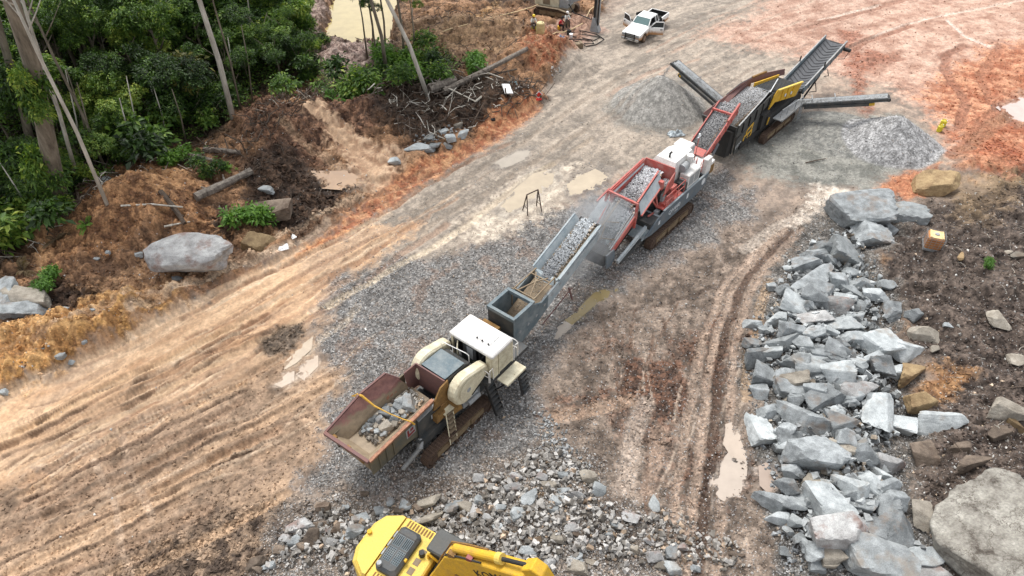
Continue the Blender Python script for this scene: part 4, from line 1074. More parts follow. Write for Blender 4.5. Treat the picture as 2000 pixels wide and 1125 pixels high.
# platform on the right, black stairs
mb = MB(); mb.box(7.58, 9.14, -3.48, -2.80, 2.36, 2.43); pf = mb.build("platform", M['cream'], jaw)
mb = MB(); mb.cyl((8.4, -3.3, 2.43), (8.4, -3.3, 2.47), 0.04, 8); mb.bar((7.6, -3.46, 2.34), (9.12, -3.46, 2.34), 0.06); mb.build("platform_edge", M['cream'], pf)
def stair(x0, x1, y0, z0, y1, z1, n, nm="stair"):
    mb = MB()
    for x in (x0, x1): mb.bar((x, y0, z0), (x, y1, z1), 0.05, 0.16)
    st = mb.build(nm, M['black'], jaw)
    for i in range(n):
        t = (i + 0.5) / n; y = y0 + (y1 - y0) * t; z = z0 + (z1 - z0) * t
        m2 = MB(); m2.box(x0, x1, y - 0.13, y + 0.13, z - 0.02, z + 0.02); m2.build("tread", M['dgrey'], st)
stair(6.95, 7.48, -2.55, 2.30, -3.22, 0.35, 7)
stair(8.55, 9.05, -3.45, 2.25, -3.75, 0.9, 5)
mb = MB(); mb.bar((9.05, -3.4, 2.35), (9.05, -2.7, 1.2), 0.07); mb.bar((7.7, -3.3, 2.35), (7.7, -2.6, 1.3), 0.07); mb.build("bracket", M['black'], jaw)
# handrails
W = M['white']
rail(jaw, [(6.75, 0.25, 2.6), (6.75, 0.25, 3.75), (6.80, 0.1, 3.95), (6.95, -1.35, 3.95), (6.98, -1.48, 3.85), (6.98, -1.48, 2.9)], [((6.85, -0.5, 2.6), (6.85, -0.5, 3.95)), ((6.78, 0.2, 3.3), (6.97, -1.45, 3.3))], W)
rail(jaw, [(6.98, -2.15, 2.5), (6.98, -2.15, 3.15), (7.05, -2.2, 3.3), (7.05, -2.60, 3.3), (7.08, -2.68, 3.2), (7.08, -2.68, 2.5)], [((7.05, -2.15, 2.9), (7.08, -2.66, 2.9))], W)
rail(jaw, [(7.12, -2.72, 2.5), (7.12, -2.72, 3.4), (7.3, -2.76, 3.5), (7.36, -2.76, 2.6)], [], W)
rail(jaw, [(9.25, -0.75, 2.5), (9.25, -0.75, 3.55), (9.28, -0.85, 3.65), (9.42, -2.55, 3.65), (9.44, -2.66, 3.55), (9.44, -2.66, 2.5)], [((9.33, -1.6, 2.5), (9.33, -1.6, 3.65)), ((9.25, -0.78, 3.1), (9.44, -2.64, 3.1))], W)
rail(jaw, [(9.44, -2.70, 2.5), (9.44, -2.70, 3.5), (9.2, -2.72, 3.6), (9.08, -2.72, 3.4), (9.08, -2.72, 2.5)], [], W)
mb = MB(); mb.cyl((9.5, 0.0, 2.5), (9.5, 0.0, 3.4), 0.16, 10); mb.cyl((9.7, -0.5, 2.5), (9.7, -0.5, 3.0), 0.2, 10); mb.box(9.2, 10.2, -0.9, 0.2, 2.5, 2.9); mb.build("pump_unit", M['ochre'], jaw)
# discharge conveyor: feed box, lattice mid-section, flared trough
mb = MB()
mb.box(10.40, 10.58, -1.66, 0.20, 3.50, 3.72); mb.box(12.10, 12.28, -1.66, 0.20, 3.50, 3.72)
mb.box(10.582, 12.098, -1.68, -1.50, 3.48, 3.70); mb.box(10.582, 12.098, 0.04, 0.22, 3.48, 3.70)
mb.build("feed_box_rim", M['slate'], jaw)
mb = MB(); mb.box(10.43, 10.50, -1.60, 0.14, 2.35, 3.50); mb.build("feed_box_panel", M['dgrey'], jaw)
mb = MB(); mb.prism([(10.45, 1.35), (10.75, 1.20), (12.6, 1.75), (13.6, 2.15), (13.6, 3.2), (13.0, 3.05), (12.2, 3.48), (10.45, 3.48)], 'y', -1.63, -1.55); sb = mb.build("side_beam", M['slate'], jaw)
mb = MB(); mb.prism([(13.605, 2.15), (15.0, 2.70), (18.5, 3.90), (18.6, 4.55), (15.0, 3.60), (13.605, 3.2)], 'y', -1.63, -1.55); mb.build("side_beam", M['slateD'], jaw)
mb = MB(); mb.prism([(10.45, 1.35), (12.6, 1.75), (18.5, 3.90), (18.6, 4.55), (13.0, 3.05), (12.2, 3.48), (10.45, 3.48)], 'y', 0.10, 0.17); mb.build("side_beam", M['slate'], jaw)
for i in range(7):
    x = 11.0 + 0.75 * i; z = 2.35 + max(0, x - 12.3) * 0.36; mb = MB(); mb.cyl((x, -1.66, z), (x, -1.63, z), 0.10, 10); mb.build("access_hole", M['graypanel'], sb)
mb = MB()
for a, b_ in (((12.3, -0.05, 3.60), (14.5, -0.10, 3.75)), ((12.3, -1.45, 3.60), (14.5, -1.40, 3.75)), ((12.5, -0.05, 3.60), (12.5, -1.45, 3.60)), ((14.0, -0.08, 3.72), (14.0, -1.42, 3.72)), ((12.5, -0.3, 3.60), (13.6, -0.72, 3.70)), ((12.5, -1.15, 3.60), (13.6, -0.72, 3.70)), ((13.6, -0.72, 3.70), (14.2, -0.3, 3.74)), ((13.6, -0.72, 3.70), (14.2, -1.15, 3.74)), ((13.6, -0.72, 3.70), (13.95, -0.72, 3.72))):
    mb.bar(a, b_, 0.07)
mb.build("guard_lattice", M['tan'], jaw)
mb = MB()
for x in (12.35, 14.45):
    for y in (-0.02, -1.45): mb.bar((x, y, 2.4), (x, y, 3.72), 0.06)
mb.build("lattice_post", M['tan'], jaw)
zb = lambda x: 1.95 + (x - 10.8) * 0.335
mb = MB(); mb.hexa([(10.7, -1.32, zb(10.7)), (18.9, -1.32, zb(18.9)), (18.9, -0.12, zb(18.9)), (10.7, -0.12, zb(10.7))], [(10.7, -1.32, zb(10.7) + 0.03), (18.9, -1.32, zb(18.9) + 0.03), (18.9, -0.12, zb(18.9) + 0.03), (10.7, -0.12, zb(10.7) + 0.03)])
mb.build("belt", M['tan'], jaw)
mb = MB()
for sg, y0, y1 in ((1, -0.12, 0.16), (-1, -1.32, -1.60)):
    mb.plate([(14.4, y0, zb(14.4) + 0.02), (18.8, y0, zb(18.8) + 0.02), (18.7, y1, zb(18.7) + 0.42), (14.6, y1, zb(14.6) + 0.42)], 0.04)
mb.plate([(14.35, -1.32, zb(14.35)), (14.35, -0.12, zb(14.35)), (14.6, 0.12, zb(14.4) + 0.42), (14.9, -0.3, zb(14.4) + 0.2), (14.9, -1.1, zb(14.4) + 0.2), (14.6, -1.58, zb(14.4) + 0.42)], 0.03)
mb.build("trough_skirt", M['slateD'], jaw)
mb = MB(); mb.bar((14.6, 0.2, zb(14.6) + 0.44), (18.7, 0.2, zb(18.7) + 0.44), 0.09); mb.bar((14.6, -1.66, zb(14.6) + 0.44), (18.7, -1.66, zb(18.7) + 0.44), 0.09); mb.build("skirt_rail", M['slateD'], jaw)
mb = MB(); mb.cyl((18.95, -1.4, zb(18.9) - 0.1), (18.95, -0.05, zb(18.9) - 0.1), 0.2, 14); mb.cyl((10.7, -1.4, zb(10.7) - 0.1), (10.7, -0.05, zb(10.7) - 0.1), 0.2, 14); mb.build("end_roller", M['black'], jaw)
mb = MB(); mb.bar((15.6, -1.7, 2.3), (16.0, -1.75, 1.1), 0.08); mb.bar((15.6, 0.25, 2.3), (15.9, 0.3, 1.2), 0.08); mb.tube([(13.0, -1.75, 1.4), (15.8, -1.78, 2.2)], 0.04, 6); mb.build("conveyor_strut", M['rust'], jaw)
load("conveyor_stone", JF, 14.5, 18.9, -1.28, -0.16, lambda x, y: zb(x) + 0.12 + 0.10 * (1 - ((y + 0.72) / 0.6) ** 2), 1500, 0.07, 0.19, "pale crushed stone riding up the dusty slate conveyor", 11, (140, 142, 144), (206, 210, 212))
load("conveyor_fines", JF, 11.0, 14.4, -1.1, -0.3, lambda x, y: zb(x) + 0.05, 350, 0.03, 0.09, "thin stone dust on the belt inside the slate feed box", 12, (140, 130, 118), (180, 172, 160))
# strap over the hopper
st = MB(); st.tube([(1.9, 1.2, 3.72), (1.95, 0.9, 3.78), (2.05, 0.2, 3.45), (2.2, -0.7, 3.42), (2.35, -1.4, 3.45), (2.45, -1.82, 3.50), (2.55, -1.92, 3.25)], [0.05, 0.07, 0.05, 0.03, 0.03, 0.04, 0.05], 6); st.tube([(1.9, 1.2, 3.72), (1.7, 1.35, 3.65), (1.75, 1.1, 3.8)], 0.03, 5)
o = st.build("tie_strap", M['strap']); o.matrix_world = JF; tag(o, "yellow strap slung across the rusty hopper", "strap")
# ------------------------------------------------------------------ cone crusher (red and white, middle)
def part(name, mat, parent, fn, bevel=0.0):
    mb = MB(); fn(mb)
    return mb.build(name, mat, parent, bevel=bevel)
def each(name, mat, parent, fns, bevel=0.0):
    return [part(name, mat, parent, f, bevel) for f in fns]

CF = frame((5.4, 33.4), 50.0)
cone_ = empty("cone_crusher", (5.4, 33.4, 0), R(50), "mobile cone crusher with red feeder, white engine housings and blue-grey chassis", "crusher")
CR = cone_
crawler(CR, 4.2, 10.0, -1.26, 0.50, 0.95)
crawler(CR, 4.2, 10.0, 1.90, 0.50, 0.95, side=1)
# chassis
part("chassis_side", M['bluegrey'], CR, lambda m: m.prism([(3.7, 1.35), (4.6, 1.15), (10.6, 1.15), (11.9, 1.45), (11.9, 2.35), (6.0, 2.35), (5.1, 2.1)], 'y', -1.24, -1.16))
part("chassis_side", M['bluegrey'], CR, lambda m: m.prism([(3.7, 1.35), (4.6, 1.15), (10.6, 1.15), (11.9, 1.45), (11.9, 2.35), (6.0, 2.35), (5.1, 2.1)], 'y', 1.82, 1.90))
part("chassis_deck", M['dgrey'], CR, lambda m: m.box(4.4, 11.8, -1.15, 1.8, 1.2, 2.05))
part("chassis_cap", M['slateD'], CR, lambda m: m.bar((5.9, -1.20, 2.38), (11.9, -1.20, 2.38), 0.12, 0.05))
part("chassis_nose", M['slateD'], CR, lambda m: m.hexa([(3.6, -1.1, 1.15), (5.0, -1.1, 1.15), (5.0, 0.2, 1.15), (3.6, 0.2, 1.15)], [(4.0, -1.1, 1.45), (5.6, -1.1, 2.10), (5.6, 0.2, 2.10), (4.0, 0.2, 1.45)]))
RotY = Matrix.Rotation(R(90), 4, 'X')
def side_text(name, body, size, mat, parent, x, y, z, tilt=0.0):
    """lettering standing on a face that looks to -y"""
    return text_mesh(name, body, size, mat, parent, Matrix.Translation((x, y, z)) @ Matrix.Rotation(-tilt, 4, 'Y') @ RotY)
side_text("lettering", "QH440", 0.52, M['letter'], CR, 6.55, -1.252, 1.62)
side_text("lettering", "CONE", 0.14, M['letter'], CR, 7.5, -1.252, 1.40)
part("notice", M['letter'], CR, lambda m: m.box(5.3, 5.5, -1.252, -1.243, 1.55, 1.85))
part("notice", M['letter'], CR, lambda m: m.box(9.0, 9.25, -1.252, -1.243, 1.65, 2.05))
part("round_sign", M['letter'], CR, lambda m: m.cyl((11.35, -1.26, 1.9), (11.35, -1.242, 1.9), 0.26, 16))
# tail: bin, arm with lettering
part("tail_bin", M['dgrey'], CR, lambda m: m.hexa([(0.15, -0.42, 0.85), (0.75, -0.42, 0.85), (0.75, 0.85, 0.85), (0.05, 0.85, 0.85)], [(-0.12, -0.62, 2.0), (0.85, -0.62, 2.0), (0.85, 1.0, 2.0), (-0.2, 1.0, 2.0)]))
part("bin_cheek", M['bluegrey'], CR, lambda m: m.prism([(0.1, 0.85), (0.7, 0.8), (0.95, 1.4), (0.8, 2.05), (-0.1, 2.05)], 'y', -0.72, -0.64))
part("tail_arm", M['slateD'], CR, lambda m: m.bar((0.9, -0.98, 1.05), (4.1, -0.98, 1.95), 0.16, 0.30))
part("tail_arm", M['dgrey'], CR, lambda m: m.bar((1.3, -0.95, 0.75), (4.4, -0.95, 1.15), 0.14, 0.34))
side_text("lettering", "SANDVIK", 0.30, M['letter'], CR, 2.05, -1.066, 1.25, R(15.5))
# lower feeder
zf = lambda x: 1.55 + 0.345 * x
part("feeder_belt", M['slateD'], CR, lambda m: m.plate([(0.5, -0.48, zf(0.5)), (4.2, -0.30, zf(4.2)), (4.2, 1.55, zf(4.2)), (0.4, 0.9, zf(0.4))], 0.04))
part("feeder_side", M['red'], CR, lambda m: m.plate([(0.35, -0.62, zf(0.3) - 0.15), (3.7, -0.42, zf(3.7) - 0.2), (3.7, -0.42, zf(3.7) + 0.35), (0.45, -0.62, zf(0.3) + 0.30)], 0.08))
part("feeder_side", M['red'], CR, lambda m: m.plate([(0.0, 1.0, zf(0.3) - 0.15), (3.7, 1.72, zf(3.7) - 0.2), (3.7, 1.72, zf(3.7) + 0.35), (0.05, 1.0, zf(0.3) + 0.25)], 0.08))
part("feeder_rail", M['graypanel'], CR, lambda m: (m.tube([(0.5, -0.55, zf(0.5) + 0.35), (3.6, -0.30, zf(3.6) + 0.35)], 0.05, 6), m.tube([(0.6, -0.35, zf(0.6) + 0.15), (3.6, -0.1, zf(3.6) + 0.2)], 0.05, 6)))
part("feeder_divider", M['tan'], CR, lambda m: m.bar((1.6, 0.95, zf(1.6) + 0.35), (3.9, 1.1, zf(3.9) + 0.35), 0.14, 0.10))
part("feeder_flap", M['slateD'], CR, lambda m: m.plate([(1.2, 1.05, zf(1.2) + 0.2), (3.6, 1.6, zf(3.6) + 0.3), (3.6, 2.2, zf(3.6) + 0.5), (1.6, 2.0, zf(1.6) + 0.5)], 0.05))
part("feeder_brace", M['tan'], CR, lambda m: (m.bar((1.4, -0.3, zf(1.4) + 0.2), (1.0, 0.5, zf(1.0) + 0.3), 0.05), m.bar((1.0, 0.5, zf(1.0) + 0.3), (0.5, 0.6, zf(0.5) + 0.1), 0.05), m.bar((1.0, 0.5, zf(1.0) + 0.3), (1.9, 0.8, zf(1.9) + 0.3), 0.05), m.bar((2.6, 0.2, zf(2.6) + 0.2), (2.2, 0.9, zf(2.2) + 0.3), 0.05)))
# goal-post frame
part("hopper_arch", M['red'], CR, lambda m: (m.bar((3.60, 1.80, 3.85), (3.55, -0.42, 3.85), 0.14), m.bar((3.55, -0.42, 3.92), (3.25, -0.55, 2.2), 0.14), m.bar((3.60, 1.80, 3.92), (3.3, 1.95, 2.6), 0.14)))
# upper hopper
zu = lambda x: 3.80 + (x - 3.6) * 0.17
part("hopper_wall", M['red'], CR, lambda m: m.plate([(3.6, 1.55, 3.0), (7.6, 1.45, 3.6), (7.6, 1.62, zu(7.6)), (3.6, 1.75, zu(3.6))], 0.07))
part("hopper_flare", M['slateD'], CR, lambda m: m.plate([(3.7, 1.60, zu(3.7) - 0.25), (7.3, 1.50, zu(7.3) - 0.25), (7.3, 1.78, zu(7.3) + 0.02), (3.7, 1.92, zu(3.7) + 0.02)], 0.05))
part("hopper_wall", M['red'], CR, lambda m: m.plate([(3.6, -0.30, 3.0), (6.6, 0.10, 3.5), (6.7, 0.12, zu(6.7) + 0.12), (3.6, -0.35, zu(3.6) + 0.10)], 0.07))
part("hopper_flare", M['slateD'], CR, lambda m: m.plate([(3.7, -0.40, zu(3.7)), (6.8, 0.05, zu(6.8)), (6.6, -0.40, zu(6.6) - 0.55), (3.5, -0.80, zu(3.6) - 0.60)], 0.05))
part("hopper_edge", M['red'], CR, lambda m: (m.bar((3.5, -0.84, zu(3.6) - 0.62), (6.6, -0.44, zu(6.6) - 0.58), 0.10), m.bar((3.6, -0.36, zu(3.6) + 0.12), (6.8, 0.12, zu(6.8) + 0.13), 0.10), m.bar((3.6, 1.86, zu(3.6)), (7.5, 1.70, zu(7.5)), 0.10), m.bar((2.7, 2.1, 3.4), (3.8, 1.9, 3.9), 0.10)))
part("hopper_back", M['red'], CR, lambda m: m.plate([(7.6, 1.55, 3.3), (7.7, -0.62, 3.3), (7.7, -0.62, 4.55), (7.6, 1.60, 4.55)], 0.08))
part("hopper_cheek", M['red'], CR, lambda m: m.plate([(6.3, -0.75, 3.1), (7.7, -0.66, 3.3), (7.7, -0.66, 4.3), (6.9, -0.70, 3.9)], 0.07))
each("hydraulic_ram", M['red'], CR, [lambda m: m.bar((5.6, -0.50, 3.6), (6.2, -0.60, 1.95), 0.13), lambda m: m.bar((5.3, -0.55, 3.2), (6.1, -0.60, 2.2), 0.10), lambda m: m.bar((4.9, -0.6, 2.2), (6.0, -0.65, 2.05), 0.09), lambda m: m.box(6.3, 6.6, -0.55, -0.25, 3.5, 4.1)])
part("cone_head", M['dgrey'], CR, lambda m: (m.cyl((6.6, 0.6, 2.0), (6.6, 0.6, 3.1), 0.95, 18), m.cyl((6.6, 0.6, 3.0), (6.6, 0.6, 3.3), 1.05, 18)))
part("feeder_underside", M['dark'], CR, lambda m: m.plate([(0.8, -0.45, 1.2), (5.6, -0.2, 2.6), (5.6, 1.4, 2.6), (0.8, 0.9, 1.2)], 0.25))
# red walkway with rails
part("walkway", M['red'], CR, lambda m: m.box(5.9, 8.5, -1.12, -0.5, 2.36, 2.44))
part("walkway_box", M['red'], CR, lambda m: (m.box(6.2, 7.4, -1.05, -0.6, 2.44, 2.62), m.box(7.5, 8.3, -0.7, -0.35, 2.44, 3.0)))
rail(CR, [(6.1, -1.12, 2.4), (6.1, -1.12, 3.35), (8.6, -1.12, 3.40), (8.6, -0.7, 3.40)], [((x, -1.12, 2.4), (x, -1.12, 3.38)) for x in (6.9, 7.7, 8.6)] + [((6.1, -1.12, 2.9), (8.6, -1.12, 2.92))], M['red'], 0.03)
each("junction_box", M['graypanel'], CR, [lambda m: m.box(6.35, 6.65, -0.75, -0.55, 2.5, 3.1), lambda m: m.box(5.6, 6.0, -0.9, -0.6, 1.95, 2.25)])
# white engine housings
def hood(m):
    lo = [(8.45, -0.25), (11.0, -0.25), (11.3, 0.35), (10.9, 1.20), (10.2, 1.48), (8.45, 1.48)]
    up = [(8.62, -0.15), (10.85, -0.15), (11.05, 0.35), (10.7, 1.05), (10.1, 1.32), (8.62, 1.32)]
    n = 6
    m.add([(x, y, 2.1) for x, y in lo] + [(x, y, 4.05) for x, y in lo] + [(x, y, 4.32) for x, y in up], [tuple(range(5, -1, -1)), tuple(range(12, 18))] + [(i, (i + 1) % n, n + (i + 1) % n, n + i) for i in range(n)] + [(n + i, n + (i + 1) % n, 2 * n + (i + 1) % n, 2 * n + i) for i in range(n)])
hd = part("engine_housing", M['white'], CR, hood)
part("exhaust_pipe", M['black'], hd, lambda m: (m.cyl((9.0, 0.55, 4.30), (9.0, 0.55, 4.62), 0.07, 10), m.cyl((9.0, 0.55, 4.60), (9.14, 0.50, 4.70), 0.07, 10)))
part("panel_line", M['graypanel'], hd, lambda m: m.box(9.6, 9.62, -0.256, -0.251, 2.4, 4.0))
part("equipment_box", M['white'], CR, lambda m: m.cbox(9.05, 10.75, -1.12, -0.40, 2.39, 3.45, 0.05))
part("box_panel", M['graypanel'], CR, lambda m: (m.box(9.2, 9.85, -1.128, -1.121, 2.55, 3.3), m.box(9.95, 10.6, -1.128, -1.121, 2.55, 3.3)))
part("box_recess", M['dgrey'], CR, lambda m: m.box(8.55, 9.04, -1.10, -0.45, 2.39, 2.95))
ac = part("air_cleaner", M['graypanel'], CR, lambda m: (m.cyl((9.1, -0.45, 3.75), (9.75, -0.45, 3.75), 0.28, 16), m.cyl((9.75, -0.45, 3.75), (10.05, -0.45, 3.95), 0.14, 12)))
part("intake_cap", M['white'], ac, lambda m: (m.cyl((10.0, -0.5, 3.9), (10.0, -0.5, 4.25), 0.15, 14), m.cyl((10.0, -0.5, 4.25), (10.0, -0.5, 4.42), 0.24, 16)))
part("control_cabinet", M['white'], CR, lambda m: m.cbox(11.5, 12.25, -1.2, -0.85, 2.36, 3.55, 0.04))
part("rear_cabinet", M['white'], CR, lambda m: m.cbox(12.3, 12.9, -1.15, -0.75, 2.2, 2.95, 0.04))
part("orange_panel", M['ochre'], CR, lambda m: m.box(12.32, 12.88, -1.17, -1.152, 2.0, 2.7))
part("radiator_housing", M['white'], CR, lambda m: m.cbox(11.35, 12.35, 0.35, 1.55, 2.1, 3.95, 0.06))
part("radiator_side", M['graypanel'], CR, lambda m: m.box(11.40, 12.30, 0.30, 0.348, 2.5, 3.8))
part("rear_deck", M['white'], CR, lambda m: m.box(11.3, 13.2, -0.85, 0.25, 2.5, 2.72))
rail(CR, [(11.0, -0.95, 2.4), (11.0, -0.95, 3.5), (11.4, -0.9, 3.55), (11.4, -0.9, 2.5)], [((11.0, -0.95, 3.0), (11.4, -0.9, 3.0)), ((11.2, -0.5, 2.5), (11.2, -0.5, 3.4)), ((11.5, -0.4, 2.7), (11.5, -0.4, 3.4)), ((11.2, -0.5, 3.4), (11.5, -0.4, 3.4))], M['red'], 0.03)
part("beacon_mast", M['red'], CR, lambda m: m.tube([(12.2, 0.1, 2.7), (12.2, 0.1, 4.7)], 0.03, 6))
part("beacon", M['letter'], CR, lambda m: (m.cyl((12.2, 0.1, 4.65), (12.2, 0.1, 4.85), 0.07, 8), m.box(12.0, 12.4, 0.06, 0.14, 4.58, 4.64)))
# red product conveyor
P, L = conveyor(CR, (12.6, 0.50, 2.35), (17.9, 0.72, 4.50), 1.46, M['red'], 0.42, 0.22)
part("conveyor_nose", M['red'], CR, lambda m: m.plate([(12.7, -0.25, 2.85), (13.3, -0.22, 3.10), (13.3, 1.0, 3.10), (12.7, 0.9, 2.85)], 0.05))
part("head_bracket", M['red'], CR, lambda m: m.bar(P(L - 1.0, 0.80, 0.3), P(L - 1.0, -0.80, 0.3), 0.14))
part("head_bracket", M['red'], CR, lambda m: m.hexa([P(L - 1.7, 0.74, 0.1), P(L + 0.15, 0.74, 0.1), P(L + 0.15, 0.86, 0.1), P(L - 1.7, 0.86, 0.1)], [P(L - 1.7, 0.74, 0.42), P(L + 0.15, 0.74, 0.42), P(L + 0.15, 0.86, 0.42), P(L - 1.7, 0.86, 0.42)]))
part("conveyor_leg", M['bluegrey'], CR, lambda m: (m.bar((13.0, -0.45, 1.4), (15.0, -0.3, 2.9), 0.12, 0.2), m.bar((13.0, 1.5, 1.4), (15.0, 1.45, 2.9), 0.12, 0.2), m.box(11.9, 13.2, -0.8, 1.6, 1.3, 1.7)))
zc_ = lambda x: 2.35 + (x - 12.6) * 0.4057
load("conveyor_stone", CF, 13.0, 18.0, -0.02, 1.25, lambda x, y: zc_(x) + 0.10, 2600, 0.05, 0.12, "fine grey stone on the red conveyor", 21, (128, 126, 124), (196, 196, 196))
load("hopper_stone", CF, 3.7, 7.5, 0.10, 1.50, lambda x, y: 3.15 + (x - 3.6) * 0.22, 1100, 0.10, 0.24, "broken pale stone heaped in the red hopper", 22, (140, 140, 140), (226, 228, 230), False)
load("hopper_stone", CF, 6.6, 7.6, -0.55, 0.0, lambda x, y: 3.55, 160, 0.10, 0.22, "stone beside the red hopper wall, next to the white housing", 23, (120, 120, 120), (210, 212, 214), False)
load("feeder_stone", CF, 0.7, 4.0, -0.20, 0.95, lambda x, y: zf(x) + 0.08 + 0.02 * x, 900, 0.06, 0.16, "dusty stone on the lower feeder belt of the red crusher", 24, (140, 142, 144), (214, 218, 222), False)

# ------------------------------------------------------------------ screening plant (charcoal and yellow, far)
SF = frame((20.0, 49.0), 48.0)
scr = empty("screening_plant", (20.0, 49.0, 0), R(48), "mobile screening plant with charcoal hopper, yellow screen box and three stacking conveyors", "screener")
crawler(scr, 0.4, 6.0, 0.02, 0.46, 0.85)
crawler(scr, 0.4, 6.0, 3.30, 0.46, 0.85, side=1)
part("main_frame", M['black'], scr, lambda m: (m.box(-2.6, 8.2, 0.45, 0.75, 0.75, 1.25), m.box(-2.6, 8.2, 2.6, 2.9, 0.75, 1.25), m.box(-0.5, 6.5, 0.75, 2.6, 0.8, 1.4)))
part("hopper_floor", M['tan'], scr, lambda m: m.plate([(-3.2, 1.0, 2.3), (2.4, 1.1, 3.0), (2.4, 3.0, 3.0), (-3.2, 3.3, 2.3)], 0.06))
part("hopper_wall", M['coal'], scr, lambda m: m.plate([(-3.3, 1.0, 2.2), (2.4, 1.15, 2.9), (2.6, 0.98, 4.0), (0.4, 0.82, 3.75), (-3.3, 0.70, 3.05)], 0.08))
lw = part("hopper_wall", M['rust'], scr, lambda m: m.plate([(-3.3, 3.2, 2.2), (2.6, 2.95, 2.9), (2.7, 2.95, 4.05), (1.3, 3.2, 3.95), (0.0, 3.55, 3.4), (-3.2, 3.78, 3.0)], 0.08)); lw["label"] = "rust-brown far hopper wall with stepped top"
part("hopper_wing", M['dgrey'], scr, lambda m: m.plate([(0.0, 3.62, 3.42), (1.3, 3.26, 3.98), (2.7, 3.0, 4.08), (2.7, 3.05, 3.7), (0.0, 3.65, 3.1)], 0.06))
part("hopper_rim", M['steel'], scr, lambda m: (m.bar((-3.3, 0.66, 3.07), (0.4, 0.78, 3.78), 0.09), m.bar((0.4, 0.78, 3.78), (1.9, 0.92, 3.95), 0.09)))
part("rim_flap", M['dgrey'], scr, lambda m: m.plate([(1.6, 0.84, 3.9), (2.9, 0.98, 4.5), (2.9, 1.0, 3.9), (1.8, 0.9, 3.5)], 0.06))
part("rim_edge", M['letter'], scr, lambda m: m.bar((1.6, 0.80, 3.95), (2.9, 0.94, 4.55), 0.06))
part("side_panel", M['coal'], scr, lambda m: m.prism([(-3.45, 2.1), (-3.3, 3.0), (1.9, 3.80), (2.3, 3.2), (-2.0, 2.05)], 'y', 0.62, 0.69))
part("lower_panel", M['coal'], scr, lambda m: m.prism([(-3.2, 0.50), (-1.6, 0.45), (0.2, 1.15), (0.5, 1.9), (0.2, 2.6), (-2.2, 2.15), (-3.3, 1.85)], 'y', 0.56, 0.66))
part("hopper_front", M['dgrey'], scr, lambda m: m.plate([(-3.4, 0.7, 0.6), (-3.5, 0.68, 3.0), (-3.5, 3.7, 3.0), (-3.2, 3.4, 1.6), (-2.8, 2.0, 0.8)], 0.08))
part("front_chute", M['black'], scr, lambda m: m.hexa([(-4.1, 0.9, 0.5), (-3.5, 0.8, 0.5), (-3.5, 2.4, 0.5), (-4.1, 2.3, 0.5)], [(-3.8, 0.9, 2.6), (-3.5, 0.8, 2.6), (-3.5, 2.4, 2.6), (-3.8, 2.3, 2.6)]))
each("stiffener", M['black'], scr, [(lambda x: (lambda m: m.bar((x, 0.58, 2.15 + (x + 3.3) * 0.13), (x, 0.58, 2.95 + (x + 3.3) * 0.155), 0.10)))(x) for x in (-2.6, -1.6, -0.6, 0.4, 1.4)])
# emblem: open yellow squares
def ring(m, a, b, w, y):
    (x0, z0), (x1, z1), (x2, z2), (x3, z3) = a
    Q = [Vector((x, y, z)) for x, z in a]
    for i in range(4): m.bar(Q[i], Q[(i + 1) % 4], w, 0.03, (0, 1, 0))
em = part("emblem", M['letterY'], scr, lambda m: (ring(m, [(-2.05, 1.0), (-0.85, 1.25), (-0.85, 1.75), (-2.05, 1.6)], 0, 0.13, 0.535), ring(m, [(-1.75, 1.62), (-0.95, 1.78), (-0.85, 2.35), (-1.75, 2.05)], 0, 0.13, 0.537), m.bar((-1.45, 0.533, 1.12), (-1.45, 0.533, 1.66), 0.08, 0.03, (0, 1, 0))))
side_text("lettering", "FT22", 0.42, M['letter'], scr, -3.15, 0.548, 0.95, R(14))
# screen box
part("screen_side", M['yellow'], scr, lambda m: m.plate([(1.5, 0.52, 2.55), (2.3, 0.50, 2.9), (5.9, 0.24, 2.15), (6.5, 0.2, 3.05), (6.4, 0.2, 3.25), (2.3, 0.52, 3.90), (2.0, 0.54, 3.55)], 0.09))
part("screen_side", M['yellow'], scr, lambda m: m.plate([(2.3, 2.5, 2.9), (5.9, 2.2, 2.15), (6.4, 2.2, 3.25), (2.3, 2.5, 3.9)], 0.09))
part("screen_ledge", M['yellowP'], scr, lambda m: m.bar((2.35, 0.46, 3.92), (6.45, 0.12, 3.26), 0.16, 0.10))
part("screen_mesh", M['graypanel'], scr, lambda m: m.plate([(2.3, 0.6, 3.6), (6.3, 0.3, 2.95), (6.3, 2.1, 2.95), (2.3, 2.4, 3.6)], 0.04))
each("screen_bar", M['dgrey'], scr, [(lambda t: (lambda m: m.bar((2.4 + 3.8 * t, 0.62 - 0.3 * t, 3.68 - 0.62 * t), (2.4 + 3.8 * t, 2.35 - 0.2 * t, 3.68 - 0.62 * t), 0.07)))(i / 13) for i in range(14)])
each("screen_rib", M['yellow'], scr, [(lambda t: (lambda m: m.bar((2.6 + 3.4 * t, 0.43 - 0.24 * t, 3.75 - 0.55 * t), (2.5 + 3.4 * t, 0.43 - 0.24 * t, 2.85 - 0.5 * t), 0.14, 0.08)))(t) for t in (0.18, 0.45, 0.72)])
each("bolt_plate", M['letter'], scr, [(lambda t: (lambda m: m.cyl((2.7 + 3.4 * t, 0.40 - 0.24 * t, 3.2 - 0.55 * t), (2.7 + 3.4 * t, 0.36 - 0.24 * t, 3.2 - 0.55 * t), 0.14, 10)))(t) for t in (0.32, 0.62)])
part("feed_chute", M['rust'], scr, lambda m: m.plate([(2.9, 3.0, 3.5), (7.6, 2.2, 2.8), (7.6, 2.3, 3.3), (5.0, 2.75, 3.75), (2.9, 3.05, 4.0)], 0.08))
part("feed_chute_edge", M['ochre'], scr, lambda m: m.bar((2.9, 3.05, 3.98), (4.9, 2.78, 3.85), 0.14))
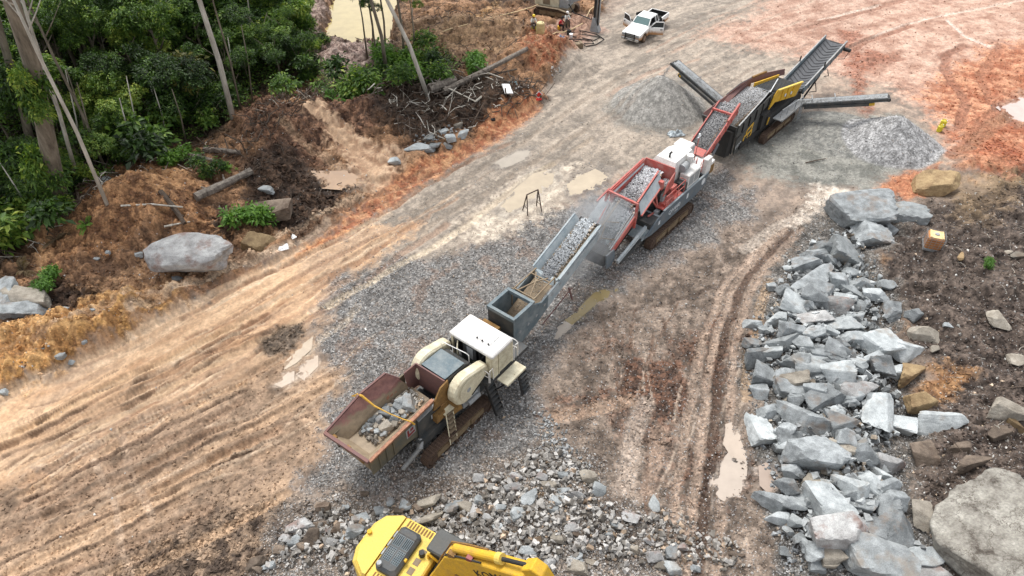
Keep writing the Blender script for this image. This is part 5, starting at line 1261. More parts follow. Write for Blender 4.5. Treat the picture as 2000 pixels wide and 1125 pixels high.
rail(scr, [(2.2, -0.35, 1.9), (2.1, -0.4, 2.6), (5.4, -0.65, 2.55), (5.8, -0.35, 2.5)], [((3.2, -0.45, 1.8), (3.2, -0.45, 2.58)), ((4.4, -0.55, 1.8), (4.4, -0.55, 2.56)), ((5.4, -0.65, 0.6), (5.4, -0.65, 2.55))], M['graypanel'], 0.035)
part("walkway", M['graypanel'], scr, lambda m: m.box(1.9, 5.9, -0.62, 0.12, 1.72, 1.80))
part("walkway_edge", M['steel'], scr, lambda m: m.bar((1.9, -0.64, 1.78), (5.9, -0.64, 1.78), 0.08, 0.16))
part("power_pack", M['black'], scr, lambda m: (m.box(1.0, 6.4, 0.2, 2.4, 1.4, 2.2), m.box(0.2, 1.4, 0.3, 0.6, 1.4, 2.6), m.box(6.2, 7.6, 0.3, 2.0, 1.2, 2.2)))
part("hose_stand", M['yellow'], scr, lambda m: m.bar((1.1, 0.18, 1.5), (1.2, 0.16, 2.1), 0.07))
part("ladder", M['graypanel'], scr, lambda m: (m.bar((5.5, -0.7, 0.2), (5.5, -0.66, 1.75), 0.04), m.bar((5.9, -0.7, 0.2), (5.9, -0.66, 1.75), 0.04)) + tuple(m.bar((5.5, -0.7, z), (5.9, -0.7, z), 0.04) for z in (0.5, 0.8, 1.1, 1.4)))
# main tail conveyor with chevron belt
conveyor(scr, (6.9, 0.95, 2.30), (13.7, 0.72, 4.15), 1.75, M['slate'], 0.35, 0.34, ribs=15)
part("tail_rail", M['steel'], scr, lambda m: (m.bar((7.0, 1.95, 2.72), (13.7, 1.68, 4.50), 0.10), m.bar((7.0, -0.02, 2.70), (13.7, -0.24, 4.50), 0.10)))
each("tail_post", M['black'], scr, [lambda m: m.bar((9.6, 1.9, 3.2), (9.6, 1.9, 3.9), 0.09), lambda m: m.bar((9.9, -0.16, 3.2), (9.9, -0.16, 3.9), 0.09)])
part("tail_motor", M['black'], scr, lambda m: (m.cyl((13.3, -0.3, 3.95), (13.3, -0.9, 3.95), 0.16, 12), m.tube([(13.2, -0.8, 3.8), (12.9, -0.7, 3.3), (12.3, -0.4, 3.4)], 0.03, 6)))
part("tail_hose", M['black'], scr, lambda m: (m.tube([(10.6, -0.3, 3.0), (10.4, -0.6, 2.6), (9.8, -0.45, 2.7)], 0.035, 6), m.tube([(8.6, -0.25, 2.5), (8.4, -0.6, 1.9), (7.7, -0.3, 2.0)], 0.04, 6)))
part("tail_strut", M['black'], scr, lambda m: (m.bar((7.4, 0.1, 1.1), (9.8, -0.05, 2.7), 0.12), m.bar((7.4, 1.8, 1.1), (9.8, 1.8, 2.7), 0.12)))
# side conveyors
conveyor(scr, (1.35, 3.6, 1.55), (2.35, 10.0, 3.35), 0.86, M['dgrey'], 0.14, 0.07, M['graypanel'])
part("side_box", M['dgrey'], scr, lambda m: m.bar((0.85, 4.4, 1.45), (1.60, 9.0, 2.75), 0.14, 0.24))
part("side_tag", M['yellow'], scr, lambda m: m.bar((1.55, 8.7, 2.68), (1.62, 9.05, 2.78), 0.15, 0.18))
conveyor(scr, (5.8, 0.2, 1.55), (9.1, -6.1, 3.05), 0.82, M['dgrey'], 0.14, 0.07, M['graypanel'])
part("side_box", M['dgrey'], scr, lambda m: m.bar((5.9, -0.8, 1.45), (8.2, -5.3, 2.45), 0.14, 0.24))
part("side_tag", M['yellow'], scr, lambda m: m.bar((8.05, -5.1, 2.42), (8.25, -5.45, 2.50), 0.15, 0.2))
each("belt_guard", M['graypanel'], scr, [lambda m: m.bar((1.55, 7.4, 2.85), (2.4, 7.25, 2.85), 0.06), lambda m: m.bar((7.25, -2.6, 2.45), (7.95, -2.25, 2.45), 0.06), lambda m: m.bar((6.4, -1.1, 2.1), (7.1, -0.75, 2.1), 0.06)])
load("hopper_stone", SF, -3.2, 2.3, 1.05, 3.1, lambda x, y: 2.72 + (x + 3.3) * 0.125 + 0.18 * (1 - abs(y - 2.0) / 1.1), 5200, 0.05, 0.13, "grey crushed stone filling the charcoal hopper", 31, (130, 128, 126), (204, 204, 204), False)
def side_load(p0, p1, w, n, seed, lab):
    rs = np.random.RandomState(seed); t = rs.rand(n); p0 = np.array(p0); p1 = np.array(p1)
    d = (p1 - p0) / np.linalg.norm(p1 - p0); s = np.cross(d, (0, 0, 1)); s /= np.linalg.norm(s)
    Pm = p0 + (p1 - p0) * t[:, None] + s * (rs.rand(n, 1) - 0.5) * w + np.array([0, 0, 0.06])
    Pw = np.concatenate([Pm, np.ones((n, 1))], 1) @ np.array(SF).T
    tag(stones("conveyor_stone", Pw[:, :3], rs.uniform(0.04, 0.10, n), greys(n, seed, (150, 150, 148), (214, 214, 212), 0.85, 0), seed), lab, "gravel", kind="stuff")
side_load((1.4, 4.2, 1.72), (2.35, 9.9, 3.32), 0.5, 700, 41, "thin grit on the left side conveyor of the screening plant")
side_load((5.9, 0.0, 1.6), (9.05, -6.0, 3.03), 0.48, 700, 42, "thin grit on the right side conveyor of the screening plant")

# ------------------------------------------------------------------ excavator at the lower edge
EXO = (-3.5, 12.6)
EXA = -29.0       # boom heading, degrees from +X
EF = frame(EXO, EXA, 0.35)
exc = empty("excavator", (EXO[0], EXO[1], 0.35), R(EXA), "yellow crawler excavator with black engine cover and bent boom, cut off by the photo edge", "excavator")
crawler(exc, -2.4, 2.4, -1.35, 0.62, 0.95, M['trackrust'], M['yellow'])
crawler(exc, -2.4, 2.4, 1.35, 0.62, 0.95, M['trackrust'], M['yellow'], side=1)
part("undercarriage", M['black'], exc, lambda m: (m.box(-1.2, 1.2, -1.0, 1.0, 0.45, 0.95), m.cyl((0, 0, 0.9), (0, 0, 1.15), 0.7, 20)))
def house(m):
    lo = [(-2.45, -1.2), (-2.45, 1.2), (-2.1, 1.48), (1.5, 1.48), (1.5, -1.48), (-2.1, -1.48)]
    m.prism(lo[::-1], 'z', 1.12, 1.5)
part("revolving_frame", M['black'], exc, house)
def cw(m):
    pts = [(-2.05, -1.50), (-2.75, -1.15), (-3.0, -0.6), (-3.0, 0.6), (-2.75, 1.15), (-2.05, 1.50), (-1.9, 1.50), (-1.9, -1.50)]
    tp = [(x + (0.22 if x < -2.1 else 0.02), y * 0.93) for x, y in pts]
    n = len(pts)
    m.add([(x, y, 1.2) for x, y in pts] + [(x, y, 2.45) for x, y in pts] + [(x, y, 2.72) for x, y in tp], [tuple(range(n)), tuple(range(3 * n - 1, 2 * n - 1, -1))] + [(i + k * n, i + (k + 1) * n, (i + 1) % n + (k + 1) * n, (i + 1) % n + k * n) for i in range(n) for k in (0, 1)])
part("counterweight", M['yellowP'], exc, cw)
part("lifting_eye", M['yellow'], exc, lambda m: m.cyl((-2.78, 0.1, 2.66), (-2.78, 0.1, 2.86), 0.10, 10))
bd = part("engine_deck", M['yellowP'], exc, lambda m: m.cbox(-1.88, 0.15, -1.46, 1.46, 1.5, 2.66, 0.07))
ec = part("engine_cover", M['dgrey'], exc, lambda m: m.cbox(-1.72, -0.72, -1.02, 0.98, 2.66, 2.98, 0.12))
for (a, b_) in ((-0.62, -0.02), (0.06, 0.55)):
    for c in range(2):
        x0 = -1.60 + c * 0.42
        g = part("cover_vent", M['slate'], ec, lambda m: m.box(x0, x0 + 0.34, a, b_, 2.981, 2.987))
        holes = MB()
        for i in range(7):
            for j in range(4):
                yy = a + 0.05 + (b_ - a - 0.1) * i / 6; xx = x0 + 0.05 + 0.24 * j / 3
                holes.box(xx - 0.025, xx + 0.025, yy - 0.03, yy + 0.03, 2.9872, 2.990)
        h_ = holes.build("vent_hole", M['dark'], g); h_["kind"] = "stuff"
part("exhaust_stack", M['graypanel'], ec, lambda m: (m.cyl((-1.52, -0.86, 2.9), (-1.52, -0.86, 3.12), 0.10, 12)))
part("cover_latch", M['yellow'], ec, lambda m: m.box(-0.75, -0.66, -0.30, -0.18, 2.86, 3.0))
part("cover_seam", M['dark'], ec, lambda m: m.box(-1.66, -0.78, 0.60, 0.615, 2.981, 2.984))
for i in range(9):
    part("deck_slot", M['ochre'], bd, lambda m: m.box(-1.65 + 0.14 * i, -1.57 + 0.14 * i, 1.08, 1.38, 2.661, 2.668))
for i in range(4):
    part("deck_slot", M['ochre'], bd, lambda m: m.box(-1.6 + 0.14 * i, -1.53 + 0.14 * i, -1.38, -1.10, 2.661, 2.668))
for i in range(3):
    part("tread_pad", M['tan'], bd, lambda m: m.box(-0.50, -0.25, -0.55 + 0.42 * i, -0.25 + 0.42 * i, 2.661, 2.676))
    part("tread_pad", M['graypanel'], bd, lambda m: m.box(-1.86, -1.76, -0.4 + 0.42 * i, -0.1 + 0.42 * i, 2.661, 2.676))
part("fuel_tank", M['yellow'], exc, lambda m: m.cbox(0.2, 1.5, -1.46, -0.5, 1.5, 2.5, 0.06))
part("valve_bay", M['black'], exc, lambda m: m.box(0.17, 1.3, -0.48, 0.44, 1.5, 2.2))
# cab: black roof with window hatch
cb = part("cab", M['coal'], exc, lambda m: m.hexa([(-0.2, 0.5, 1.5), (1.75, 0.5, 1.5), (1.75, 1.5, 1.5), (-0.2, 1.5, 1.5)], [(-0.1, 0.55, 3.05), (1.5, 0.55, 3.05), (1.5, 1.46, 3.05), (-0.1, 1.46, 3.05)]), 0.05)
part("cab_roof", M['coal'], cb, lambda m: m.cbox(-0.22, 1.62, 0.48, 1.54, 3.05, 3.17, 0.06))
sk = part("roof_window", M['dark'], cb, lambda m: m.box(0.75, 1.42, 0.66, 1.36, 3.172, 3.178))
for i in range(3): part("window_bar", M['coal'], sk, lambda m: m.box(0.74, 1.43, 0.80 + 0.18 * i, 0.84 + 0.18 * i, 3.18, 3.20))
for i in range(2): part("window_bar", M['coal'], sk, lambda m: m.box(0.93 + 0.24 * i, 0.97 + 0.24 * i, 0.65, 1.37, 3.181, 3.202))
part("cab_window", M['glass'], cb, lambda m: m.plate([(1.72, 0.6, 2.0), (1.72, 1.4, 2.0), (1.545, 1.38, 2.95), (1.545, 0.62, 2.95)], 0.02))
part("cab_post", M['yellow'], exc, lambda m: (m.bar((-0.05, 0.40, 1.5), (-0.05, 0.40, 3.0), 0.09), m.bar((-0.05, 0.40, 3.0), (0.5, 0.44, 2.6), 0.08)))
part("mirror", M['black'], exc, lambda m: m.cyl((-0.35, 0.35, 2.6), (-0.35, 0.35, 2.95), 0.12, 10))
# boom: box section, raised steeply, bent in the middle
def boom_side(m):
    pts = [(0.35, 1.7), (0.95, 1.55), (2.1, 4.75), (2.75, 5.45), (5.05, 7.05), (5.25, 7.35), (5.0, 7.65), (2.5, 6.45), (1.45, 5.75), (0.3, 2.4)]
    m.prism(pts, 'y', -0.42, 0.22)
bmn = part("boom", M['yellow'], exc, boom_side, 0.04)
part("boom_ram", M['yellow'], bmn, lambda m: m.cyl((1.5, 0.36, 1.9), (2.0, 0.36, 4.7), 0.13, 12))
part("boom_ram", M['yellow'], bmn, lambda m: m.cyl((1.5, -0.56, 1.9), (2.0, -0.56, 4.7), 0.13, 12))
part("stick_ram", M['yellow'], bmn, lambda m: m.cyl((1.75, -0.1, 6.15), (3.6, -0.1, 7.22), 0.16, 14))
part("ram_rod", M['black'], bmn, lambda m: m.cyl((3.6, -0.1, 7.22), (4.75, -0.1, 7.86), 0.075, 12))
part("ram_collar", M['yellowP'], bmn, lambda m: m.cyl((3.5, -0.1, 7.16), (3.7, -0.1, 7.28), 0.2, 14))
part("pin", M['ochre'], bmn, lambda m: m.cyl((2.0, -0.52, 4.75), (2.0, 0.32, 4.75), 0.15, 12))
part("stick", M['yellow'], exc, lambda m: m.prism([(4.5, 7.75), (4.85, 8.15), (5.25, 8.0), (5.75, 7.1), (7.1, 3.2), (6.8, 3.1), (5.3, 6.6)], 'y', -0.34, 0.14), 0.03)
part("hose", M['black'], bmn, lambda m: m.tube([(0.45, -0.3, 2.6), (0.9, -0.3, 4.2), (1.5, -0.34, 5.85), (2.2, -0.36, 6.35), (3.0, -0.38, 6.8)], 0.04, 6))
part("hose", M['ochre'], bmn, lambda m: m.tube([(0.45, 0.1, 2.6), (0.9, 0.12, 4.3), (1.45, 0.14, 5.9), (2.2, 0.14, 6.4), (3.0, 0.12, 6.85)], 0.05, 6))
part("hose_clamp", M['ochre'], bmn, lambda m: m.box(1.6, 1.9, -0.40, -0.2, 5.85, 6.15))
part("hose_clamp", M['stripe_red'], bmn, lambda m: m.box(2.4, 2.62, -0.40, -0.22, 6.40, 6.62))
part("bucket", M['black'], exc, lambda m: m.prism([(6.6, 3.3), (7.4, 3.3), (7.7, 2.7), (7.3, 1.9), (6.3, 1.8), (6.8, 2.5)], 'y', -0.85, 0.65))
side_text("lettering", "KOMATSU", 0.52, M['dark'], bmn, 2.85, -0.428, 5.72, R(34))
# ------------------------------------------------------------------ boulders
from mathutils import noise as mnoise
def rock_mesh(seed, sub=4, planes=12, rough=0.05, flat=True, cap=1.6):
    rd = random.Random(seed)
    bm = bmesh.new(); bmesh.ops.create_icosphere(bm, subdivisions=sub, radius=1.0)
    pl = []
    for ax in range(3):
        for sg in (-1, 1):
            v = Vector((0, 0, 0)); v[ax] = sg
            v = (v + Vector((rd.gauss(0, 0.26), rd.gauss(0, 0.26), rd.gauss(0, 0.26)))).normalized(); pl.append((v, rd.uniform(0.42, 0.70)))
    for i in range(planes - 6):
        v = Vector((rd.gauss(0, 1), rd.gauss(0, 1), rd.gauss(0, 0.8))).normalized(); pl.append((v, rd.uniform(0.48, 0.78)))
    off = Vector((rd.uniform(-50, 50), rd.uniform(-50, 50), rd.uniform(-50, 50)))
    for v in bm.verts:
        d = v.co.normalized(); r = cap
        for n, k in pl:
            c = n.dot(d)
            if c > 1e-3: r = min(r, k / c)
        p = d * r
        r += rough * (0.9 * mnoise.noise(p * 2.3 + off) + 0.55 * mnoise.noise(p * 6.0 + off) + 0.30 * mnoise.noise(p * 14 + off))
        v.co = d * r
    xs = [[v.co[i] for v in bm.verts] for i in range(3)]
    mn = [min(a) for a in xs]; mx = [max(a) for a in xs]
    for v in bm.verts:
        for i in range(3): v.co[i] = (v.co[i] - mn[i]) / (mx[i] - mn[i]) - 0.5
    me = bpy.data.meshes.new("rock"); bm.to_mesh(me); bm.free()
    me.polygons.foreach_set("use_smooth", [not flat] * len(me.polygons))
    return me

def rock_mat(name, c1, c2, stain, stain_amt=0.25, k=0.8, light=1.0):
    m, nt, b = new_mat(name)
    tc = nd(nt, "ShaderNodeTexCoord"); oi = nd(nt, "ShaderNodeObjectInfo"); ge = nd(nt, "ShaderNodeNewGeometry")
    n1 = nd(nt, "ShaderNodeTexNoise", Scale=1.7, Detail=8.0, Roughness=0.65)
    n2 = nd(nt, "ShaderNodeTexNoise", Scale=22.0, Detail=4.0, Roughness=0.75)
    n3 = nd(nt, "ShaderNodeTexNoise", Scale=0.9, Detail=5.0, Roughness=0.6)
    for n in (n1, n2, n3): nt.links.new(ge.outputs["Position"], n.inputs["Vector"])
    base = ramp(nt, n1.outputs["Fac"], [(0.32, S(*c1, k)), (0.66, S(*c2, k))])
    base = mixc(nt, 1.0, base, ramp(nt, n2.outputs["Fac"], [(0.36, 0.74), (0.62, 1.14)]), 'MULTIPLY')
    rv = ramp(nt, oi.outputs["Random"], [(0.0, 0.62 * light), (0.5, 0.92 * light), (1.0, 1.2 * light)])
    base = mixc(nt, 1.0, base, rv, 'MULTIPLY')
    st = mixc(nt, ramp(nt, n3.outputs["Fac"], [(0.58 - 0.1 * stain_amt, 0.0), (0.74 - 0.2 * stain_amt, min(1, 0.35 + stain_amt))]), base, S(*stain, k))
    nt.links.new(st, b.inputs["Base Color"])
    b.inputs["Roughness"].default_value = 0.85
    b.inputs["Specular IOR Level"].default_value = 0.3
    bp = nd(nt, "ShaderNodeBump", Strength=0.35, Distance=0.04); nt.links.new(n2.outputs["Fac"], bp.inputs["Height"]); nt.links.new(bp.outputs["Normal"], b.inputs["Normal"])
    return m
RM = {'g': rock_mat("grey_granite", (116, 120, 121), (182, 187, 188), (132, 114, 98), 0.30),
      't': rock_mat("tan_weathered_rock", (134, 126, 114), (186, 178, 164), (122, 106, 90), 0.3),
      'o': rock_mat("ochre_stained_rock", (134, 110, 80), (178, 154, 116), (98, 78, 58), 0.4),
      'p': rock_mat("pink_brown_granite", (144, 142, 140), (198, 198, 196), (142, 116, 106), 0.45),
      'b': rock_mat("brown_muddy_rock", (96, 84, 74), (150, 134, 118), (80, 64, 52), 0.4),
      'w': rock_mat("bright_grey_granite", (146, 151, 152), (202, 207, 207), (148, 134, 118), 0.28)}
ROCKS = [rock_mesh(100 + i, 4, 8 + i % 4, 0.022 + 0.008 * (i % 3)) for i in range(24)]
SMALL = [rock_mesh(300 + i, 3, 7 + i % 4, 0.03) for i in range(12)]
MESHES = {}
def rock_variant(me, tone):
    key = (me.name, tone)
    if key not in MESHES:
        MESHES[key] = me
    return me
def rock_obj(name, me, tone):
    """copies share the mesh; the stone's kind sits on the object"""
    if len(me.materials) == 0: me.materials.append(RM['g'])
    o = bpy.data.objects.new(name, me); COL.objects.link(o)
    o.material_slots[0].link = 'OBJECT'; o.material_slots[0].material = RM[tone]
    return o
rk = random.Random(17)
def put_rock(cx, cy, w, h_, tone='g', label=None, group=None, name="boulder", big=True, lift=0.0, tilt=14, mesh=None):
    """a rock whose outline spans about w x h photo pixels round (cx, cy)"""
    p = gp(cx, cy)
    d = p.y * math.cos(CAM_P) + (CAM_H - p.z) * math.sin(CAM_P)
    s = CAM_F / d
    th = math.atan2(CAM_H - p.z, p.y)
    Wm, Hm = w / s, h_ / s
    Hz = 0.62 * min(Wm, Hm * 1.15)
    D = max(0.55 * Wm * 0.8, min(1.7 * Wm, (Hm - 0.75 * Hz * math.cos(th)) / math.sin(th)))
    q = gp(cx, cy, Hz * 0.30)
    me = mesh or rk.choice(ROCKS if big else SMALL)
    o = rock_obj(name, me, tone)
    o.scale = (Wm * 1.16, D * 1.16, Hz * 1.15)
    o.rotation_euler = (R(rk.uniform(-tilt, tilt)), R(rk.uniform(-tilt, tilt)), R(rk.uniform(-22, 22) + rk.choice([0, 180])))
    o.location = (q.x, q.y, q.z + Hz * 0.30 + lift)
    tag(o, label, "rock", group)
    return o
# ------------------------------------------------------------------ right-hand heap, traced one by one
Z4 = [(785, 270, 300, 230, 'g', "largest dark-topped grey boulder at the far end of the heap"), (1030, 275, 200, 160, 'w', "pale round boulder behind the large dark-topped one"),
      (1205, 120, 225, 135, 'o', "boulder half orange and half grey, beyond the heap"), (850, 395, 165, 150, 'g', "leaning grey boulder in front of the large dark-topped one"),
      (957, 370, 62, 125, 'g', "narrow upright rock leaning on the pale round boulder"), (522, 500, 150, 115, 'g', "grey boulder on the left of the pale slab near the far end"),
      (720, 480, 210, 190, 'w', "broad pale slab lying near the far end of the heap"), (512, 642, 310, 135, 'g', "long grey slab with overhanging front edge"),
      (430, 570, 100, 62, 'w', "small pale rock at the track side of the heap's far end"), (310, 678, 66, 60, 'g', "lone grey rock on orange clay left of the heap"),
      (555, 705, 155, 92, 'g', "grey rock tucked under the overhanging slab"), (795, 660, 105, 90, 'g', None), (702, 640, 95, 62, 'w', None), (745, 712, 135, 82, 'w', None),
      (870, 730, 140, 84, 'w', "pale wedge rock at the soil side of the heap, beside a smaller one"), (932, 668, 84, 62, 'w', None), (420, 780, 135, 122, 'w', None), (540, 765, 110, 84, 'g', None),
      (660, 790, 155, 122, 'p', "brown-stained rock in the middle of the upper heap"), (780, 790, 64, 72, 'g', None), (195, 872, 98, 74, 'g', "dark grey rock lying apart at the track edge"),
      (325, 860, 104, 92, 'w', None), (402, 902, 145, 145, 'g', "cube-like grey boulder near the track edge"), (540, 852, 185, 92, 'p', None), (662, 890, 235, 92, 'w', "long pale slab across the upper heap"),
      (745, 850, 110, 74, 'w', None), (532, 940, 112, 105, 'g', None), (742, 970, 165, 100, 'w', None), (475, 1000, 92, 132, 'g', None), (640, 1030, 112, 122, 'g', None),
      (885, 1010, 205, 175, 'w', "large pale boulder at the soil edge of the heap"), (962, 810, 84, 125, 'g', "upright grey rock standing alone on the dark soil"), (1088, 830, 95, 80, 'g', "grey pointed rock on the dark soil, right of the upright one"),
      (1145, 940, 150, 105, 't', "tan-grey flat rock on the dark soil"), (1068, 1032, 195, 115, 'w', "broad pale rock on the dark soil beside the large pale boulder"), (350, 990, 160, 105, 'w', None), (232, 1062, 155, 112, 'g', None),
      (530, 1095, 155, 84, 'w', None), (742, 1088, 145, 66, 'w', None), (850, 1088, 115, 84, 'g', None), (200, 990, 92, 74, 'g', None), (1552, 850, 95, 112, 't', "pale tan boulder half sunk in dark soil at the right"),
      (1640, 1080, 74, 76, 't', "small tan stone near the right edge"), (1336, 508, 44, 50, 'o', "small ochre stone below the wire-caged crate"), (1590, 490, 64, 30, 't', None), (1655, 505, 85, 42, 't', None),
      (900, 622, 42, 42, 'w', None), (560, 1035, 92, 72, 'g', None), (1192, 1020, 62, 40, 't', None), (1270, 885, 52, 30, 'w', None), (270, 915, 70, 60, 'g', None), (600, 960, 60, 60, 'g', None), (440, 700, 70, 60, 'g', None)]
Z5 = [(240, 82, 122, 122, 'g', None), (490, 52, 175, 112, 'w', None), (512, 102, 82, 82, 'g', None), (362, 102, 125, 74, 'g', None), (622, 92, 145, 142, 'w', None), (702, 42, 125, 74, 'w', None),
      (1005, 85, 172, 142, 'o', "upper of two ochre boulders on the dark soil"), (1052, 216, 152, 122, 'o', "lower of two ochre boulders on the dark soil"), (725, 176, 192, 112, 'p', "flat pinkish boulder in the middle of the heap"),
      (826, 282, 152, 232, 'w', "tall pale block standing at the soil edge of the heap"), (560, 212, 225, 122, 'g', "layered grey slab with an orange streak"), (382, 172, 152, 112, 'g', None), (216, 172, 84, 84, 'g', None), (252, 272, 124, 114, 'g', None),
      (356, 226, 104, 84, 't', None), (442, 312, 235, 162, 'g', "large grey boulder with a brown underside"), (636, 352, 152, 142, 'g', None), (950, 352, 155, 112, 'w', "grey boulder with a yellow chip, right of the tall pale block"),
      (1166, 336, 215, 132, 'w', "bright triangular boulder alone on the dark soil"), (220, 372, 112, 185, 'w', "tall pale rock at the track edge beside the small puddle"), (366, 432, 124, 124, 'g', None), (512, 502, 280, 215, 'g', "biggest flat-topped boulder, grit on its top"),
      (716, 482, 92, 84, 'w', None), (900, 562, 175, 132, 'p', "boulder with a brown top and white side"), (640, 472, 124, 104, 't', None), (690, 662, 124, 152, 'w', None), (786, 662, 104, 152, 'w', None),
      (300, 742, 165, 142, 'g', "dark blue-grey boulder next to the puddle at the heap's edge"), (442, 742, 104, 124, 'g', None), (306, 816, 114, 94, 'w', None), (572, 752, 175, 225, 'w', "pale boulder lying on the great slab"),
      (882, 692, 134, 122, 'g', None), (872, 772, 144, 114, 'w', None), (746, 772, 154, 74, 'g', None), (650, 905, 330, 235, 'p', "great weathered slab near the bottom of the heap"), (916, 932, 245, 235, 'g', "big square grey boulder right of the great slab"),
      (815, 1045, 310, 240, 'w', "big pointed pale boulder at the bottom edge"), (1072, 1032, 205, 114, 'w', None), (1092, 1102, 205, 74, 'p', None), (402, 842, 74, 74, 'w', None), (392, 592, 104, 84, 'g', None), (1062, 502, 115, 155, 'b', "brown rock half buried beside the heap"),
      (1242, 452, 114, 84, 'b', "brown stone behind the great cream boulder"), (1332, 546, 165, 104, 'b', "long brown stone just above the great cream boulder"), (1492, 262, 185, 125, 't', "long tan boulder at the right edge"), (1546, 346, 84, 72, 'o', None), (1452, 386, 114, 72, 'b', None),
      (1052, 802, 94, 172, 't', "dirty pale splinter of rock standing in the soil"), (482, 642, 94, 84, 't', None), (552, 642, 74, 54, 'w', None), (802, 542, 64, 72, 'w', None), (842, 602, 84, 72, 'w', None), (600, 590, 110, 60, 't', None), (480, 990, 90, 80, 'g', None), (520, 1080, 100, 80, 'g', None), (420, 940, 70, 60, 'g', None), (360, 900, 60, 60, 'g', None), (350, 1000, 60, 60, 'g', None)]
GH = "boulders in the long heap"
LANDM = [("largest dark-topped", "the dark-topped boulder"), ("pale round", "the pale round boulder"), ("leaning grey", "the leaning grey boulder"), ("broad pale slab", "the broad pale slab"), ("long grey slab with over", "the overhanging slab"), ("brown-stained", "the brown-stained rock"), ("cube-like", "the cube-like boulder"), ("long pale slab across", "the long pale slab"), ("large pale boulder at the soil", "the large pale soil-side boulder"), ("upright grey rock", "the upright lone rock"), ("tan-grey flat", "the tan-grey flat rock"), ("upper of two ochre", "the upper ochre boulder"), ("lower of two ochre", "the lower ochre boulder"), ("flat pinkish", "the flat pinkish boulder"), ("tall pale block", "the tall pale block"), ("layered grey", "the orange-streaked slab"), ("large grey boulder with a brown", "the brown-bellied boulder"), ("bright triangular", "the bright triangular boulder"), ("tall pale rock at the track", "the tall track-edge rock"), ("biggest flat-topped", "the biggest flat-topped boulder"), ("boulder with a brown top", "the brown-topped boulder"), ("dark blue-grey", "the blue-grey puddle-side boulder"), ("pale boulder lying on", "the boulder atop the great slab"), ("big square", "the big square boulder"), ("big pointed", "the big pointed boulder"), ("long tan boulder", "the long tan right-edge boulder"), ("pale tan boulder", "the half-sunk tan boulder")]
LPOS = []
for zz, sc_, ox, oy in (("Z4", 2.813, 1400, 320), ("Z5", 2.647, 1400, 700)):
    for r_ in (Z4 if zz == "Z4" else Z5):
        if r_[5]:
            for key_, ph in LANDM:
                if r_[5].startswith(key_): LPOS.append((ox + r_[0] / sc_, oy + r_[1] / sc_, ph))
USED = set()
def heap_label(cx, cy, w, h_, tone):
    c = {'g': "grey", 'w': "pale grey", 't': "tan-grey", 'p': "brown-stained", 'b': "brown", 'o': "ochre"}[tone]
    size = "small" if w < 34 else ("large" if w > 58 else "mid-sized")
    shape = "slab" if w > 1.7 * h_ else ("upright rock" if h_ > 1.15 * w else "rock")
    for lx, ly, ph in sorted(LPOS, key=lambda q: (q[0] - cx) ** 2 + (q[1] - cy) ** 2)[:6]:
        dx, dy = cx - lx, cy - ly
        d = ("right of" if dx > 0 else "left of") if abs(dx) > abs(dy) else ("just below" if dy > 0 else "just above")
        lab = "%s %s %s %s %s" % (size, c, shape, d, ph)
        if lab not in USED:
            USED.add(lab); return lab
    return "grey angular boulder packed among others in the long heap"
for zx, zy, w, h_, t, lab in Z4:
    put_rock(1400 + zx / 2.813, 320 + zy / 2.813, w / 2.813, h_ / 2.813, t, lab or heap_label(1400 + zx / 2.813, 320 + zy / 2.813, w / 2.813, h_ / 2.813, t), None if lab else GH, lift=0.12 if (280 < zx < 1000 and zy > 700) else 0.0)
for zx, zy, w, h_, t, lab in Z5:
    put_rock(1400 + zx / 2.647, 700 + zy / 2.647, w / 2.647, h_ / 2.647, t, lab or heap_label(1400 + zx / 2.647, 700 + zy / 2.647, w / 2.647, h_ / 2.647, t), None if lab else GH, lift=0.12 if (280 < zx < 900) else 0.0)
HP = wpts([(1520, 560), (1560, 500), (1640, 450), (1690, 500), (1700, 600), (1740, 740), (1730, 860), (1740, 960), (1780, 1100), (1600, 1110), (1530, 980), (1500, 840), (1480, 700)])
nh = 0
while nh < 62:
    px, py = rk.uniform(1480, 1780), rk.uniform(450, 1110); x, y = unp(px, py)
    if not inside(HP, np.array([x]), np.array([y]))[0]: continue
    w = rk.uniform(22, 50); hh_ = w * rk.uniform(0.6, 1.0); t = rk.choice(['g', 'g', 'g', 'w', 'w', 't'])
    put_rock(px, py, w, hh_, t, heap_label(px, py, w, hh_, t), GH, lift=rk.uniform(0.1, 0.45), tilt=26); nh += 1
# great cream boulder at the lower right: weathered, rounded, half sunk
me = rock_mesh(903, 5, 9, 0.055, False, 0.72); 
m_cream, nt, b = new_mat("cream_weathered_boulder")
ge = nd(nt, "ShaderNodeNewGeometry")
n1 = nd(nt, "ShaderNodeTexNoise", Scale=0.9, Detail=9.0, Roughness=0.68); n2 = nd(nt, "ShaderNodeTexNoise", Scale=9.0, Detail=6.0, Roughness=0.75)
n3 = nd(nt, "ShaderNodeTexVoronoi", Scale=0.55, feature='DISTANCE_TO_EDGE')
for n in (n1, n2): nt.links.new(ge.outputs["Position"], n.inputs["Vector"])
wv = nd(nt, "ShaderNodeVectorMath", operation='MULTIPLY_ADD'); nt.links.new(n1.outputs["Color"], wv.inputs[0]); wv.inputs[1].default_value = (2.5, 2.5, 2.5); nt.links.new(ge.outputs["Position"], wv.inputs[2]); nt.links.new(wv.outputs[0], n3.inputs["Vector"])
c = ramp(nt, n1.outputs["Fac"], [(0.34, S(76, 68, 60, 0.8)), (0.44, S(136, 131, 122, 0.8)), (0.56, S(164, 160, 150, 0.8)), (0.72, S(196, 192, 182, 0.85))])
c = mixc(nt, 1.0, c, ramp(nt, n2.outputs["Fac"], [(0.35, 0.62), (0.6, 1.1)]), 'MULTIPLY')
c = mixc(nt, ramp(nt, n3.outputs["Distance"], [(0.0, 1.0), (0.02, 0.0)]), c, S(84, 74, 64, 0.7))
